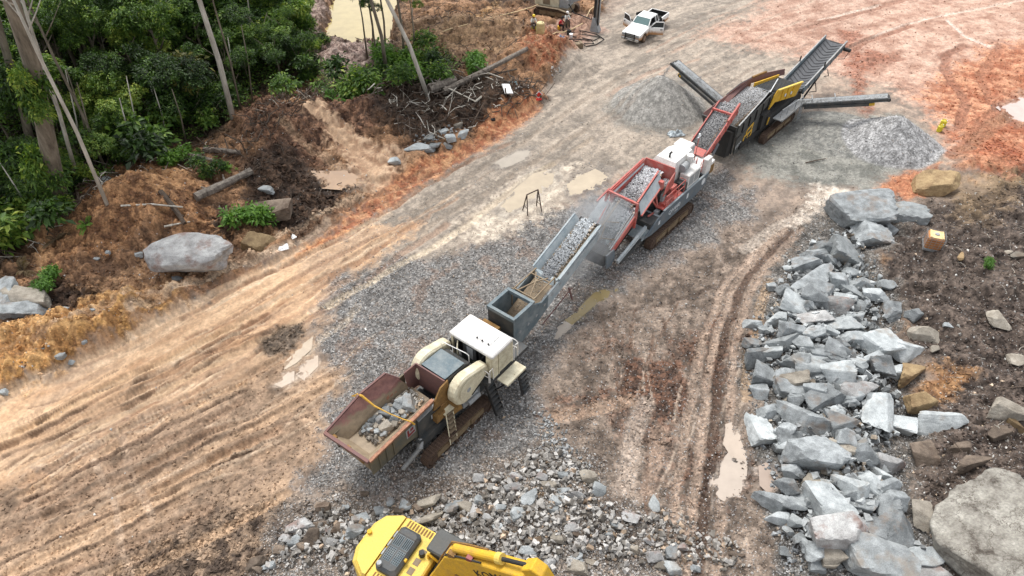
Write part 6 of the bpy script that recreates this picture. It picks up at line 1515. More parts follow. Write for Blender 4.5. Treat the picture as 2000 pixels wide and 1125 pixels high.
nt.links.new(c, b.inputs["Base Color"]); b.inputs["Roughness"].default_value = 0.9
bp = nd(nt, "ShaderNodeBump", Strength=0.5, Distance=0.06); nt.links.new(n2.outputs["Fac"], bp.inputs["Height"]); nt.links.new(bp.outputs["Normal"], b.inputs["Normal"])
me.materials.append(m_cream)
p = gp(1968, 1075)
o = bpy.data.objects.new("boulder", me); COL.objects.link(o); o.location = (p.x + 0.2, p.y, p.z + 0.35); o.scale = (6.2, 6.4, 3.4); o.rotation_euler = (R(6), R(-4), R(50))
tag(o, "great cream weathered boulder half sunk in the dark soil, lower right", "rock")

# ------------------------------------------------------------------ left-hand rocks
put_rock(375, 500, 138, 92, 'p', "largest boulder on the left bank, grey with a pinkish top", mesh=rock_mesh(777, 4, 13, 0.07, True, 0.74), tilt=6)
LEFT = [(375, 502, 145, 84, None, "largest boulder on the left bank, grey with a pinkish top"), (515, 476, 74, 44, 'o', "tan wedge-shaped boulder beside white litter at the road edge"), (532, 412, 78, 46, 'b', "brown-grey boulder bedded in the dark soil bank"),
        (521, 370, 30, 17, 'w', "small pale stone on the dark soil bank"), (211, 358, 18, 24, 'w', "small grey stone standing at the forest edge"), (8, 578, 46, 70, 'g', "rounded grey slab cut by the left edge"), (55, 582, 84, 42, 't', "long pale-brown slab at the left edge"), (45, 610, 80, 32, 'g', "low grey slab below the pale-brown one"),
        (270, 498, 16, 13, 'w', None), (190, 505, 14, 8, 'w', None), (210, 494, 12, 9, 'w', None), (118, 696, 18, 16, 'w', None), (138, 708, 20, 10, 'w', None), (164, 668, 10, 10, 'w', None), (5, 767, 18, 13, 'w', None), (346, 545, 18, 13, 'g', None), (820, 291, 52, 20, 'w', "flat pale rock among rubble by the road's orange edge"),
        (850, 283, 22, 18, 'g', None), (880, 270, 20, 16, 'w', None), (866, 262, 18, 14, 'w', None), (905, 262, 22, 14, 'w', None), (895, 246, 18, 14, 't', None), (840, 268, 20, 12, 'w', None), (874, 285, 18, 12, 'w', None), (770, 314, 22, 16, 'w', None), (130, 605, 12, 8, 'w', None), (180, 605, 10, 8, 'w', None), (1250, 235, 1, 1, None, None)]
for cx, cy, w, h_, t, lab in LEFT:
    if t is None: continue
    put_rock(cx, cy, w, h_, t, lab or "small pale stone lying loose on the left bank", None if lab else "loose stones on the left bank", name="boulder" if w > 40 else "rock", big=w > 40)
# ------------------------------------------------------------------ nearest heap round the excavator
Z3 = [(1055, 100, 72, 38), (1110, 140, 66, 60), (740, 150, 84, 50), (830, 172, 62, 70), (868, 175, 60, 46), (300, 290, 62, 70), (465, 260, 72, 62), (575, 220, 42, 42), (340, 172, 62, 42), (1070, 200, 52, 55), (1285, 396, 92, 48), (1580, 356, 62, 48), (1640, 340, 52, 60), (1640, 402, 62, 50), (1215, 290, 52, 32), (1270, 250, 44, 42), (1112, 340, 74, 38), (1190, 380, 42, 50), (1575, 160, 36, 60), (1490, 212, 62, 44), (1410, 275, 32, 32), (95, 380, 72, 42), (260, 240, 92, 42), (650, 160, 32, 42), (592, 155, 32, 42), (750, 212, 112, 48), (1370, 110, 52, 52), (1335, 62, 62, 52), (1240, 52, 44, 34), (1182, 86, 62, 34), (992, 246, 36, 26), (1060, 60, 46, 36), (1160, 62, 40, 34), (1210, 150, 44, 44), (1240, 110, 46, 32), (1285, 130, 60, 40), (500, 122, 34, 28), (700, 176, 44, 36), (900, 185, 40, 60), (930, 150, 44, 40), (1000, 180, 44, 36), (960, 215, 44, 30), (1345, 305, 26, 26), (1285, 360, 50, 30), (1340, 375, 34, 30), (1500, 330, 36, 30), (1555, 300, 40, 30), (1600, 395, 40, 34), (1430, 240, 34, 30), (1680, 320, 36, 30), (205, 290, 44, 38), (240, 300, 40, 46), (270, 320, 44, 36), (180, 330, 40, 34), (330, 240, 60, 26), (400, 250, 50, 40), (380, 300, 44, 40), (430, 290, 40, 30), (490, 215, 66, 40), (560, 190, 50, 34), (620, 190, 60, 26), (140, 390, 50, 30), (100, 406, 40, 26), (430, 340, 50, 30)]
for i, (zx, zy, w, h_) in enumerate(Z3):
    put_rock(450 + zx / 1.905, 900 + zy / 1.907, w / 1.905, h_ / 1.907, rk.choice(['g', 'g', 'g', 't', 'w', 'p'] if zx > 700 else ['g', 'b', 'b', 'p', 'g']), "broken rock lying in the rubble around the excavator", "broken rocks around the excavator", "rock", False, tilt=25)
zone = wpts([(500, 1125), (560, 1040), (660, 980), (800, 985), (1000, 900), (1060, 860), (1160, 910), (1190, 990), (1330, 1010), (1440, 1040), (1470, 1125)])
nr = 0
while nr < 24:
    px, py = rk.uniform(520, 1480), rk.uniform(865, 1124)
    x, y = unp(px, py)
    if not inside(zone, np.array([x]), np.array([y]))[0]: continue
    if 690 < px < 1060 and py > 1010 + (px - 690) * 0.05: continue
    w = rk.uniform(12, 26)
    put_rock(px, py, w, w * rk.uniform(0.55, 0.9), rk.choice(['g', 'g', 'w', 't', 'b', 'p']), "broken rock lying in the rubble around the excavator", "broken rocks around the excavator", "rock", False, tilt=30); nr += 1
# rocks waiting in the jaw crusher's hopper (machine coordinates)
HR = [(3.55, -0.55, 0.72, 'w', "bright block of stone at the mouth of the rusty hopper"), (2.45, 0.05, 0.55, 'g', "largest grey stone in the rusty hopper"), (2.55, -0.50, 0.42, 'g', None), (1.95, -0.55, 0.55, 't', None), (3.1, -0.2, 0.42, 'g', None), (3.3, -0.7, 0.35, 'g', None), (2.9, 0.2, 0.36, 't', None), (1.55, 0.25, 0.30, 'g', None), (1.85, 0.25, 0.34, 'g', None), (1.5, -0.35, 0.26, 'g', None), (3.5, 0.1, 0.34, 't', None), (2.9, -0.75, 0.30, 'g', None), (1.35, 0.0, 0.28, 'g', None), (2.15, -0.15, 0.26, 't', None), (3.75, -0.2, 0.3, 'g', None), (2.2, 0.42, 0.3, 't', None), (1.7, -0.1, 0.3, 't', None), (2.75, -0.05, 0.34, 'g', None), (1.25, -0.55, 0.24, 't', None), (3.9, 0.15, 0.3, 't', None), (3.2, 0.35, 0.26, 'b', None), (1.15, 0.2, 0.22, 'g', None), (1.6, -0.7, 0.3, 'g', None), (2.3, -0.75, 0.32, 't', None), (2.0, 0.0, 0.4, 'g', None), (2.7, 0.35, 0.36, 'g', None), (3.0, -0.5, 0.4, 't', None), (3.4, -0.1, 0.5, 'g', None), (1.4, -0.15, 0.24, 'b', None), (1.05, -0.3, 0.2, 't', None), (1.3, 0.35, 0.24, 'g', None), (1.75, 0.45, 0.28, 'g', None), (2.35, 0.5, 0.3, 't', None), (2.1, -0.4, 0.34, 'g', None)]
for x, y, s_, t, lab in HR:
    o = rock_obj("rock", rk.choice(SMALL), t)
    s_ *= 1.15; w_ = JF @ Vector((x, y, 2.33 + 0.04 * x + s_ * 0.28)); o.location = w_; o.scale = (s_ * rk.uniform(0.95, 1.2), s_ * rk.uniform(0.8, 1.0), s_ * rk.uniform(0.65, 0.85)); o.rotation_euler = (rk.uniform(-.4, .4), rk.uniform(-.4, .4), rk.uniform(0, 6))
    tag(o, lab or "grey stone lying in the rusty hopper", "rock", None if lab else "stones in the rusty hopper")
load("hopper_stone", JF, 0.95, 4.3, -0.88, 0.40, lambda x, y: 2.36 + 0.04 * x + 0.05, 430, 0.05, 0.20, "small broken stone between the rocks in the rusty hopper", 51, (110, 104, 96), (190, 186, 178), False, True)

# ------------------------------------------------------------------ loose stone and clods over the ground
rs = np.random.RandomState(3)
def scatter(n, y0=12.5, y1=84):
    """even in the picture: denser near, thinner far"""
    u = rs.rand(n); y = 1.0 / (1.0 / (y0 + 14) + u * (1.0 / (y1 + 14) - 1.0 / (y0 + 14))) - 14
    x = (rs.rand(n) * 2 - 1) * (0.731 * y + 20.46) * 0.76
    return x, y
CGr = [np.zeros(len(GX), np.float32) for _ in range(3)]
for i in range(3): CGr[i] = CC[:, i].reshape(NR, NCC)
LG = np.zeros(len(GX), np.float32); LG[IN] = lump; LG = LG.reshape(NR, NCC)
x, y = scatter(760000, 12.5, 70)
st_ = gsample(SG, x, y); k = rs.rand(len(x)) < st_ * 0.36 * np.clip(1.5 - y / 60.0, 0.25, 0.82)
x, y, st_ = x[k], y[k], st_[k]
sz = 0.05 + 0.11 * rs.rand(len(x)) ** 2 * (0.5 + 0.5 * st_) + 0.0006 * y
z = gsample(ZG, x, y)
tint = greys(len(x), 61, (88, 86, 84), (218, 217, 215), 0.88, 0.12)
base = np.stack([gsample(c_, x, y) for c_ in CGr], -1); tint = tint * 0.66 + base * 0.34
tag(stones("gravel", np.stack([x, y, z + sz * 0.08], -1), sz, tint, 61), "loose grey crushed gravel spread over the yard", "gravel", kind="stuff")
N_GRAVEL = len(x)
x, y = scatter(360000)
lm = gsample(LG, x, y); st2 = gsample(SG, x, y); k = rs.rand(len(x)) < np.clip((lm - 0.035) * 3.2, 0, 0.40) * (1 - st2)
x, y, lm = x[k], y[k], lm[k]
sz = 0.06 + (0.05 + 2.4 * np.clip(lm - 0.03, 0, 0.2)) * rs.rand(len(x)) ** 2.4 + 0.0008 * y
z = gsample(ZG, x, y)
base = np.stack([gsample(c_, x, y) for c_ in CGr], -1) * rs.uniform(0.60, 1.35, (len(x), 1))
print("CLODS", len(x), "GRAVEL", N_GRAVEL)
tag(stones("soil_clods", np.stack([x, y, z + sz * 0.05], -1), sz, base, 62), "crumbled soil clods over the muddy ground", "soil", kind="stuff")
# pale grit over the dark soil, the road and the banks
x, y = scatter(9000)
dk = inside(wpts([(1720, 480), (1860, 380), (2100, 340), (2100, 1200), (1820, 1200), (1760, 900), (1830, 700)]), x, y)
lf = inside(wpts([(0, 760), (450, 545), (900, 300), (1100, 130), (700, 150), (450, 330), (150, 520), (-100, 600)]), x, y)
k = dk | (lf & (rs.rand(len(x)) < 0.35)) | (rs.rand(len(x)) < 0.03)
x, y = x[k], y[k]; sz = 0.05 + 0.16 * rs.rand(len(x)) ** 3
tag(stones("pale_grit", np.stack([x, y, gsample(ZG, x, y) + sz * 0.15], -1), sz, greys(len(x), 63, (150, 146, 138), (226, 224, 218), 0.85, 0.2), 63, True), "pale stone chips scattered over dark soil", "gravel", kind="stuff")
# rubble filling both heaps
def rubble(px, n, s0, s1, seed, lab, lo, hi, warm, lift=0.0, pw=2.0):
    Pz = wpts(px); a, b_ = Pz.min(0), Pz.max(0); r_ = np.random.RandomState(seed)
    X = r_.uniform(a[0], b_[0], n * 3); Y = r_.uniform(a[1], b_[1], n * 3); k = inside(Pz, X, Y); X, Y = X[k], Y[k]; de, _, _ = seg_d(Pz, X.astype(np.float32), Y.astype(np.float32), True); k = r_.rand(len(X)) < sstep(-0.1, 1.3, de); X, Y = X[k][:n], Y[k][:n]
    s_ = s0 + (s1 - s0) * r_.rand(len(X)) ** pw
    tag(stones("rubble", np.stack([X, Y, gsample(ZG, X, Y) + s_ * 0.22 + lift * r_.rand(len(X))], -1), s_, greys(len(X), seed, lo, hi, 0.85, warm), seed, True), lab, "rubble", kind="stuff")
rubble([(1500, 580), (1540, 500), (1640, 440), (1700, 470), (1720, 560), (1770, 800), (1740, 950), (1800, 1125), (1560, 1125), (1490, 900), (1460, 700)], 2700, 0.12, 0.55, 71, "grey rubble filling gaps in the long boulder heap", (104, 106, 106), (196, 200, 200), 0.06, 0.35)
rubble([(1455, 640), (1480, 600), (1500, 700), (1490, 800), (1520, 900), (1590, 1125), (1520, 1125), (1480, 920), (1450, 780)], 1500, 0.06, 0.28, 72, "small grey rubble along the track edge of the heap", (90, 92, 94), (180, 184, 186), 0.08)
rubble([(500, 1125), (540, 1040), (640, 975), (760, 990), (900, 960), (1000, 890), (1060, 850), (1150, 900), (1180, 980), (1240, 1020), (1300, 1125)], 3600, 0.08, 0.42, 73, "grey-brown broken rubble around the excavator", (104, 98, 90), (204, 201, 196), 0.08, 0.1, 2.6)
rubble([(1180, 980), (1330, 1000), (1440, 1040), (1480, 1125), (1280, 1125)], 520, 0.07, 0.36, 80, "sparse broken stone in the mud right of the excavator", (110, 104, 96), (200, 196, 190), 0.1, 0.05, 2.4)
rubble([(1040, 800), (1060, 790), (1120, 850), (1180, 960), (1110, 940), (1040, 860)], 900, 0.06, 0.26, 74, "grey rubble beside the crusher's discharge side", (110, 110, 108), (200, 202, 202), 0.08)
rubble([(800, 285), (860, 255), (920, 240), (925, 262), (880, 290), (830, 305)], 260, 0.06, 0.3, 75, "grey rubble heap at the orange edge of the road", (120, 122, 122), (206, 210, 212), 0.1)
rubble([(300, 520), (340, 520), (350, 560), (290, 570)], 120, 0.05, 0.16, 76, "pale chips beside the left bank's largest boulder", (140, 140, 138), (210, 210, 208), 0.1)
rubble([(30, 740), (110, 700), (150, 700), (60, 750)], 140, 0.04, 0.16, 77, "pale chips at the foot of the ochre bank", (140, 140, 138), (210, 210, 208), 0.1)
rubble([(1065, 150), (1100, 135), (1105, 150), (1080, 165)], 90, 0.06, 0.25, 78, "pale stones below the orange mound", (150, 148, 144), (216, 214, 210), 0.1)
rubble([(1000, 190), (1060, 190), (1050, 200), (1005, 212)], 60, 0.06, 0.3, 79, "pale stones along the road edge by the red marker", (160, 154, 148), (220, 216, 210), 0.1)
# ------------------------------------------------------------------ foliage
def leaf_mat(name, stops, rough=0.55):
    m, nt, b = new_mat(name)
    at = nd(nt, "ShaderNodeAttribute", attribute_name="tone"); oi = nd(nt, "ShaderNodeObjectInfo")
    ad = nd(nt, "ShaderNodeMath", operation='MULTIPLY_ADD'); nt.links.new(oi.outputs["Random"], ad.inputs[0]); ad.inputs[1].default_value = 0.44
    sb_ = nd(nt, "ShaderNodeMath", operation='SUBTRACT'); nt.links.new(at.outputs["Fac"], sb_.inputs[0]); sb_.inputs[1].default_value = 0.22
    nt.links.new(sb_.outputs[0], ad.inputs[2])
    c = ramp(nt, ad.outputs[0], stops)
    nt.links.new(c, b.inputs["Base Color"])
    b.inputs["Roughness"].default_value = rough
    b.inputs["Specular IOR Level"].default_value = 0.35
    tr = nd(nt, "ShaderNodeBsdfTranslucent"); nt.links.new(mixc(nt, 1.0, c, (1.5, 1.6, 0.6), 'MULTIPLY'), tr.inputs["Color"])
    mx = nd(nt, "ShaderNodeMixShader"); mx.inputs[0].default_value = 0.22
    out = nt.nodes["Material Output"]
    nt.links.new(b.outputs[0], mx.inputs[1]); nt.links.new(tr.outputs[0], mx.inputs[2]); nt.links.new(mx.outputs[0], out.inputs["Surface"])
    return m
LM = leaf_mat("jungle_leaf", [(0.0, (0.010, 0.022, 0.006)), (0.25, (0.026, 0.058, 0.012)), (0.48, (0.065, 0.135, 0.022)), (0.75, (0.16, 0.26, 0.04)), (1.0, (0.38, 0.44, 0.09))])
LY = leaf_mat("yellowing_leaf", [(0.0, (0.06, 0.07, 0.015)), (0.5, (0.16, 0.16, 0.04)), (1.0, (0.34, 0.30, 0.08))])
LB = leaf_mat("bright_leaf", [(0.0, (0.03, 0.08, 0.012)), (0.5, (0.09, 0.20, 0.025)), (1.0, (0.20, 0.34, 0.05))])
LDRY = leaf_mat("dry_frond", [(0.0, (0.08, 0.055, 0.03)), (0.5, (0.17, 0.12, 0.07)), (1.0, (0.30, 0.23, 0.14))], 0.8)

def bark_mat(name, c1, c2, scale=3.0):
    m, nt, b = new_mat(name)
    tc = nd(nt, "ShaderNodeTexCoord"); mp = nd(nt, "ShaderNodeMapping"); mp.inputs["Scale"].default_value = (1, 1, 0.22); nt.links.new(tc.outputs["Object"], mp.inputs["Vector"])
    n1 = nd(nt, "ShaderNodeTexNoise", Scale=scale, Detail=8.0, Roughness=0.7); nt.links.new(mp.outputs["Vector"], n1.inputs["Vector"])
    nt.links.new(ramp(nt, n1.outputs["Fac"], [(0.32, c1), (0.66, c2)]), b.inputs["Base Color"]); b.inputs["Roughness"].default_value = 0.9
    bp = nd(nt, "ShaderNodeBump", Strength=0.6, Distance=0.05); nt.links.new(n1.outputs["Fac"], bp.inputs["Height"]); nt.links.new(bp.outputs["Normal"], b.inputs["Normal"])
    return m
BK = bark_mat("grey_bark", S(84, 74, 62, 0.8), S(158, 146, 128, 0.8))
BP = bark_mat("pale_bark", S(150, 142, 128, 0.85), S(222, 216, 204, 0.9))
BD = bark_mat("dark_wood", S(50, 42, 36, 0.8), S(110, 94, 80, 0.8))
BL = bark_mat("weathered_log", S(84, 74, 66, 0.8), S(158, 148, 136, 0.8), 4.0)

def leaves_mesh(name, C, Dn, L, Wd, tone, mat, droop=0.25, seed=0):
    """C centres (n,3), Dn directions, L lengths, Wd widths: one bent quad pair per leaf"""
    rs = np.random.RandomState(seed); n = len(C)
    Dn = Dn / (np.linalg.norm(Dn, axis=1, keepdims=True) + 1e-6)
    up = np.tile([[0, 0, 1.0]], (n, 1)) + rs.normal(0, 0.45, (n, 3))
    S_ = np.cross(Dn, up); S_ /= np.linalg.norm(S_, axis=1, keepdims=True) + 1e-6
    L = L[:, None]; Wd = Wd[:, None]
    base = C; mid = C + Dn * L * 0.5; tip = C + Dn * L - np.array([[0, 0, 1.0]]) * L * droop
    V = np.stack([base, mid + S_ * Wd * 0.5, tip, mid - S_ * Wd * 0.5], 1).reshape(-1, 3).astype(np.float32)
    F_ = (np.array([0, 1, 2, 0, 2, 3])[None] + (np.arange(n) * 4)[:, None]).reshape(-1).astype(np.int32)
    me = bpy.data.meshes.new(name); me.vertices.add(4 * n); me.vertices.foreach_set("co", V.ravel())
    me.loops.add(6 * n); me.loops.foreach_set("vertex_index", F_)
    me.polygons.add(2 * n); me.polygons.foreach_set("loop_start", np.arange(0, 6 * n, 3, dtype=np.int32)); me.update(calc_edges=True)
    a = me.attributes.new("tone", 'FLOAT', 'POINT'); a.data.foreach_set("value", np.repeat(tone, 4).astype(np.float32))
    me.materials.append(mat)
    return me

def crown_mesh(seed, lobes, rad, n_cl, per, leaf, mat, flat=0.75):
    """leafy crown: twig clusters over and inside several uneven lobes; origin at the crown's foot"""
    rs = np.random.RandomState(seed)
    lc = rs.normal(0, 0.62, (lobes, 3)) * rad; lc[:, 2] *= 0.7; lr = rad * rs.uniform(0.22, 0.60, lobes)
    k = rs.choice(lobes, n_cl, p=(lr ** 2) / (lr ** 2).sum())
    d = rs.normal(0, 1, (n_cl, 3)); d[:, 2] = np.abs(d[:, 2]) * 0.9 - 0.25; d /= np.linalg.norm(d, axis=1, keepdims=True)
    cc = lc[k] + d * (lr[k] * (0.55 + 0.5 * rs.rand(n_cl) ** 0.5))[:, None] * np.array([[1, 1, flat]])
    ctone = 0.20 + 0.42 * rs.rand(n_cl) ** 1.6 + 0.30 * rs.rand(lobes)[k]
    C = np.repeat(cc, per, 0) + rs.normal(0, leaf * 0.55, (n_cl * per, 3))
    D = np.repeat(d, per, 0) * 0.8 + rs.normal(0, 0.75, (n_cl * per, 3)); D[:, 2] = D[:, 2] * 0.55
    Ls = leaf * rs.uniform(0.6, 1.35, len(C)); tone = np.repeat(ctone, per) + rs.normal(0, 0.10, len(C))
    C[:, 2] -= C[:, 2].min() * 0.9
    return leaves_mesh("crown", C, D, Ls, Ls * rs.uniform(0.32, 0.5, len(C)), np.clip(tone, 0, 1), mat, 0.3, seed)

CROWNS = [crown_mesh(500 + i, 7 + i % 4, [2.3, 2.8, 2.0, 3.2, 2.5, 2.2, 2.7, 1.9][i], [500, 560, 420, 640, 500, 460, 540, 400][i], 14, [0.25, 0.22, 0.33, 0.25, 0.30, 0.20, 0.36, 0.28][i], LM) for i in range(8)]
BUSH = [crown_mesh(560 + i, 4, 0.9, 150, 9, [0.26, 0.34, 0.2][i], LM, 0.8) for i in range(3)]
BRIGHT = crown_mesh(570, 4, 0.9, 130, 9, 0.30, LB, 0.8)
YELL = crown_mesh(571, 5, 1.5, 170, 9, 0.34, LY, 0.7)
def palm_mesh(seed, n, L, mat):
    rs = np.random.RandomState(seed); C, D, Ls, W_ = [], [], [], []
    for i in range(n):
        a = rs.rand() * 6.283; el = rs.uniform(0.15, 1.1); ln = L * rs.uniform(0.7, 1.1)
        dx = np.array([math.cos(a) * math.cos(el), math.sin(a) * math.cos(el), math.sin(el)]); sd_ = np.array([-math.sin(a), math.cos(a), 0])
        for j in range(16):
            t = (j + 1) / 16; p = dx * ln * t - np.array([0, 0, 1]) * ln * 0.42 * t * t
            for sg in (-1, 1):
                C.append(p); D.append(sd_ * sg + dx * 0.8 - np.array([0, 0, 0.25])); Ls.append(ln * 0.30 * (1 - 0.55 * abs(t - 0.45))); W_.append(0.05 + 0.03 * L)
    n_ = len(C)
    return leaves_mesh("fronds", np.array(C), np.array(D), np.array(Ls), np.array(W_), 0.35 + 0.3 * rs.rand(n_), mat, 0.3, seed)
PALMS = [palm_mesh(600, 13, 2.2, LM), palm_mesh(601, 10, 1.7, LB)]
FERN = palm_mesh(602, 9, 0.9, LB)
DRYP = palm_mesh(603, 8, 1.5, LDRY)

vr = random.Random(23)
def trunk_part(parent, pts, r0, r1, mat, name="trunk", n=8):
    mb = MB(); m = len(pts)
    mb.tube(pts, [r0 + (r1 - r0) * i / (m - 1) for i in range(m)], n)
    return mb.build(name, mat, parent, smooth=True)
TRUNK_M = {}
def plant(px, py, crown, h_, sc, label, group, name="jungle_tree", bark=None, lean=0.0, cat="tree", xy=None):
    p = gp(px, py) if xy is None else Vector((xy[0], xy[1], gz(*xy)))
    e = empty(name, p, vr.uniform(0, 6.28), label, cat, group)
    c = link_mesh("crown", crown, None, e); c.location = (lean, 0, h_); s = sc * vr.uniform(0.88, 1.12); c.scale = (s, s, s * vr.uniform(0.85, 1.15)); c.rotation_euler = (vr.uniform(-.15, .15), vr.uniform(-.15, .15), vr.uniform(0, 6.28))
    key = (round(h_), round(lean, 1), bark.name if bark else '')
    if key not in TRUNK_M:
        hh = h_ + 1.2; mb = MB(); r0 = 0.06 + 0.018 * h_
        mb.tube([(0, 0, -0.3), (lean * 0.3, 0.05, hh * 0.4), (lean * 0.8, -0.05, hh * 0.75), (lean * 1.1, 0.02, hh)], [r0, r0 * 0.8, r0 * 0.6, r0 * 0.3], 7)
        for a in range(4):
            an = a * 1.7 + h_; z0 = hh * (0.55 + 0.1 * a); mb.tube([(lean * 0.7, 0, z0), (lean * 0.7 + math.cos(an) * 0.8, math.sin(an) * 0.8, z0 + 0.8), (lean * 0.7 + math.cos(an) * 1.4, math.sin(an) * 1.4, z0 + 1.5)], [r0 * 0.45, r0 * 0.3, r0 * 0.12], 5)
        o = mb.build("trunk", bark or BK, e, smooth=True); TRUNK_M[key] = o.data
    else:
        link_mesh("trunk", TRUNK_M[key], None, e)
    return e
# the wall of jungle, planted row on row back from its edge
FP = wpts([(-500, -120), (545, -120), (585, 30), (625, 130), (640, 172), (560, 182), (500, 205), (452, 258), (380, 286), (300, 296), (225, 360), (150, 400), (60, 440), (-10, 520), (-500, 640)])
FPi = FP
cand = []
for y in np.arange(31, 92, 1.55):
    for x in np.arange(-68, -12, 1.55):
        xx, yy = x + vr.uniform(-.6, .6), y + vr.uniform(-.6, .6)
        if inside(FP, np.array([xx]), np.array([yy]))[0] and abs(xx) < (0.731 * yy + 20.46) * 0.78: cand.append((xx, yy))
d_, _, _ = seg_d(FP, np.array([c[0] for c in cand], np.float32), np.array([c[1] for c in cand], np.float32), True)
ntree = 0
GJ = "jungle trees and shrubs at the upper left"
for (x, y), d in zip(cand, d_):
    r = vr.random()
    if d < 1.6:
        if r < 0.55: plant(0, 0, vr.choice(BUSH), 0.1, vr.uniform(0.8, 1.4), "low leafy shrub along the edge of the jungle", GJ, "shrub", cat="shrub", xy=(x, y))
    elif d < 4.5:
        if r < 0.36: plant(0, 0, vr.choice(CROWNS), vr.choice([0.6, 1.4, 2.2]), vr.uniform(0.55, 0.8), "dense green tree in the front of the jungle", GJ, xy=(x, y)); ntree += 1
        elif r < 0.46: plant(0, 0, vr.choice(BUSH), 0.2, vr.uniform(1.2, 1.9), "low leafy shrub along the edge of the jungle", GJ, "shrub", cat="shrub", xy=(x, y))
        elif r < 0.50: plant(0, 0, PALMS[0], 1.0, vr.uniform(0.8, 1.1), "feathery palm in the front of the jungle", GJ, "palm", cat="palm", xy=(x, y))
    else:
        if r < 0.30: plant(0, 0, vr.choice(CROWNS), min(9.0, vr.choice([2.0, 3.0, 4.0, 5.0, 6.0]) + 0.12 * d), vr.uniform(0.75, 1.15), "dense green tree deep in the jungle mass", GJ, xy=(x, y), lean=vr.choice([0, 0.4, -0.4])); ntree += 1
        elif r < 0.35: plant(0, 0, PALMS[0], vr.choice([1.0, 3.0, 4.0]), vr.uniform(1.0, 1.4), "feathery palm deep in the jungle mass", GJ, "palm", cat="palm", xy=(x, y))

def ray_at_y(px, py, Y):
    u = (px - 1000.0) / CAM_F; v = (py - 562.5) / CAM_F
    dy = math.cos(CAM_P) - v * math.sin(CAM_P); dz = -math.sin(CAM_P) - v * math.cos(CAM_P); t = Y / dy
    return Vector((u * t, Y, CAM_H + dz * t))
def tall_tree(base, top, r0, r1, label, bark, crown=True, ext=6.0, dy=0.0, mids=(), name="tall_tree", buttress=False, group=None):
    b = gp(*base); tp = ray_at_y(top[0], top[1], b.y + dy)
    e = empty(name, b, 0.0, label, "tree", group)
    pts = [Vector((0, 0, -0.4))]
    for (mx, my) in mids: pts.append(ray_at_y(mx, my, b.y + dy * 0.5) - b)
    d = tp - b; pts.append(d)
    if len(pts) == 2: pts.insert(1, d * 0.5 + Vector((0.12, 0.1, 0)))
    if ext: pts.append(d + d.normalized() * ext)
    mb = MB(); m = len(pts); mb.tube(pts, [r0 + (r1 - r0) * i / (m - 1) for i in range(m)], 9)
    mb.build("trunk", bark, e, smooth=True)
    if buttress:
        for i in range(7):
            a = i * 0.9 + 0.3; mb = MB(); q = Vector((math.cos(a), math.sin(a), 0))
            mb.plate([q * r0 * 0.7 + Vector((0, 0, -0.3)), q * r0 * 3.0 + Vector((0, 0, -0.3)), q * r0 * 1.5 + Vector((0, 0, r0 * 1.4)), q * r0 * 0.7 + Vector((0, 0, r0 * 3.5))], r0 * 0.35); mb.build("buttress_root", bark, e)
    if buttress:
        for i, t in enumerate((0.12, 0.3, 0.42, 0.55, 0.62, 0.75)):
            v_ = link_mesh("climbing_leaves", BUSH[i % 3], None, e); q = pts[1].lerp(pts[2], t) if t > 0.3 else pts[0].lerp(pts[1], t * 2.5); v_.location = q + Vector((-0.5 if i % 2 else 0.35, -0.45, -0.6)); v_.scale = (0.9, 0.8, 1.6)
    mb = MB()
    for i in range(5 if crown else 0):
        a = i * 1.35 + r0 * 9; s = pts[-1] * (0.80 + 0.05 * i); mb.tube([s, s + Vector((math.cos(a) * 1.0, math.sin(a) * 1.0, 0.8)), s + Vector((math.cos(a) * 2.2, math.sin(a) * 2.2, 1.9))], [r1 * 0.7, r1 * 0.45, r1 * 0.15], 6)
    if crown: mb.build("limbs", bark, e, smooth=True)["kind"] = "stuff"
    if crown:
        c = link_mesh("crown", CROWNS[3], None, e); c.location = pts[-1] + Vector((0, 0, 0.4)); c.scale = (1.1, 1.1, 0.8)
    return e
tall_tree((118, 415), (18, -10), 0.60, 0.36, "broad grey trunk with buttressed foot, thickest tree at the left", BK, True, 9, 0, ((98, 300), (62, 120)), buttress=True)
tall_tree((208, 398), (72, 100), 0.13, 0.07, "slender pale trunk leaning over the brown mound", BP, True, 4, 0)
tall_tree((152, 358), (62, 60), 0.15, 0.08, "slender pale trunk just left of the leaning one", BP, True, 4, 0)
tall_tree((205, 330), (108, 118), 0.12, 0.07, "thin grey trunk behind the two pale leaning ones", BK, True, 4, 1.0)
tall_tree((70, 330), (0, 60), 0.32, 0.2, "mottled grey trunk cut by the left edge", BK, True, 5, 1.5)
tall_tree((455, 232), (386, -10), 0.24, 0.15, "tall pale trunk rising alone from the middle of the jungle", BP, True, 6, 0, ((428, 120),))
tall_tree((470, 215), (418, 10), 0.09, 0.05, "thin grey stem beside the tall pale trunk", BK, True, 3, 0.5)
tall_tree((62, 432), (0, 318), 0.07, 0.03, "bare white stick leaning at the left edge", BP, False, 0, 0)
tall_tree((318, 252), (288, 156), 0.07, 0.03, "bare dead stem in the jungle edge, pale and forked", BP, False, 0, 0)
tall_tree((300, 240), (273, 180), 0.07, 0.03, "shorter dead stem left of the forked one", BK, False, 0, 0)
tall_tree((838, 190), (752, -8), 0.20, 0.12, "pale trunk leaning left in front of the pond", BP, True, 5, 0, ((800, 90),))
tall_tree((756, 150), (722, -8), 0.18, 0.11, "dark upright trunk at the pond's near corner", BK, True, 5, 0, ((745, 70),))
tall_tree((790, 120), (775, -8), 0.14, 0.08, "grey trunk between the pond and the bare bank", BK, True, 5, 0)
tall_tree((752, 90), (742, -8), 0.11, 0.07, "straight thin trunk standing against the pond", BK, True, 5, 0.5)
tall_tree((728, 95), (720, 10), 0.06, 0.04, "thinnest bent stem standing against the pond", BD, True, 4, 0.5)
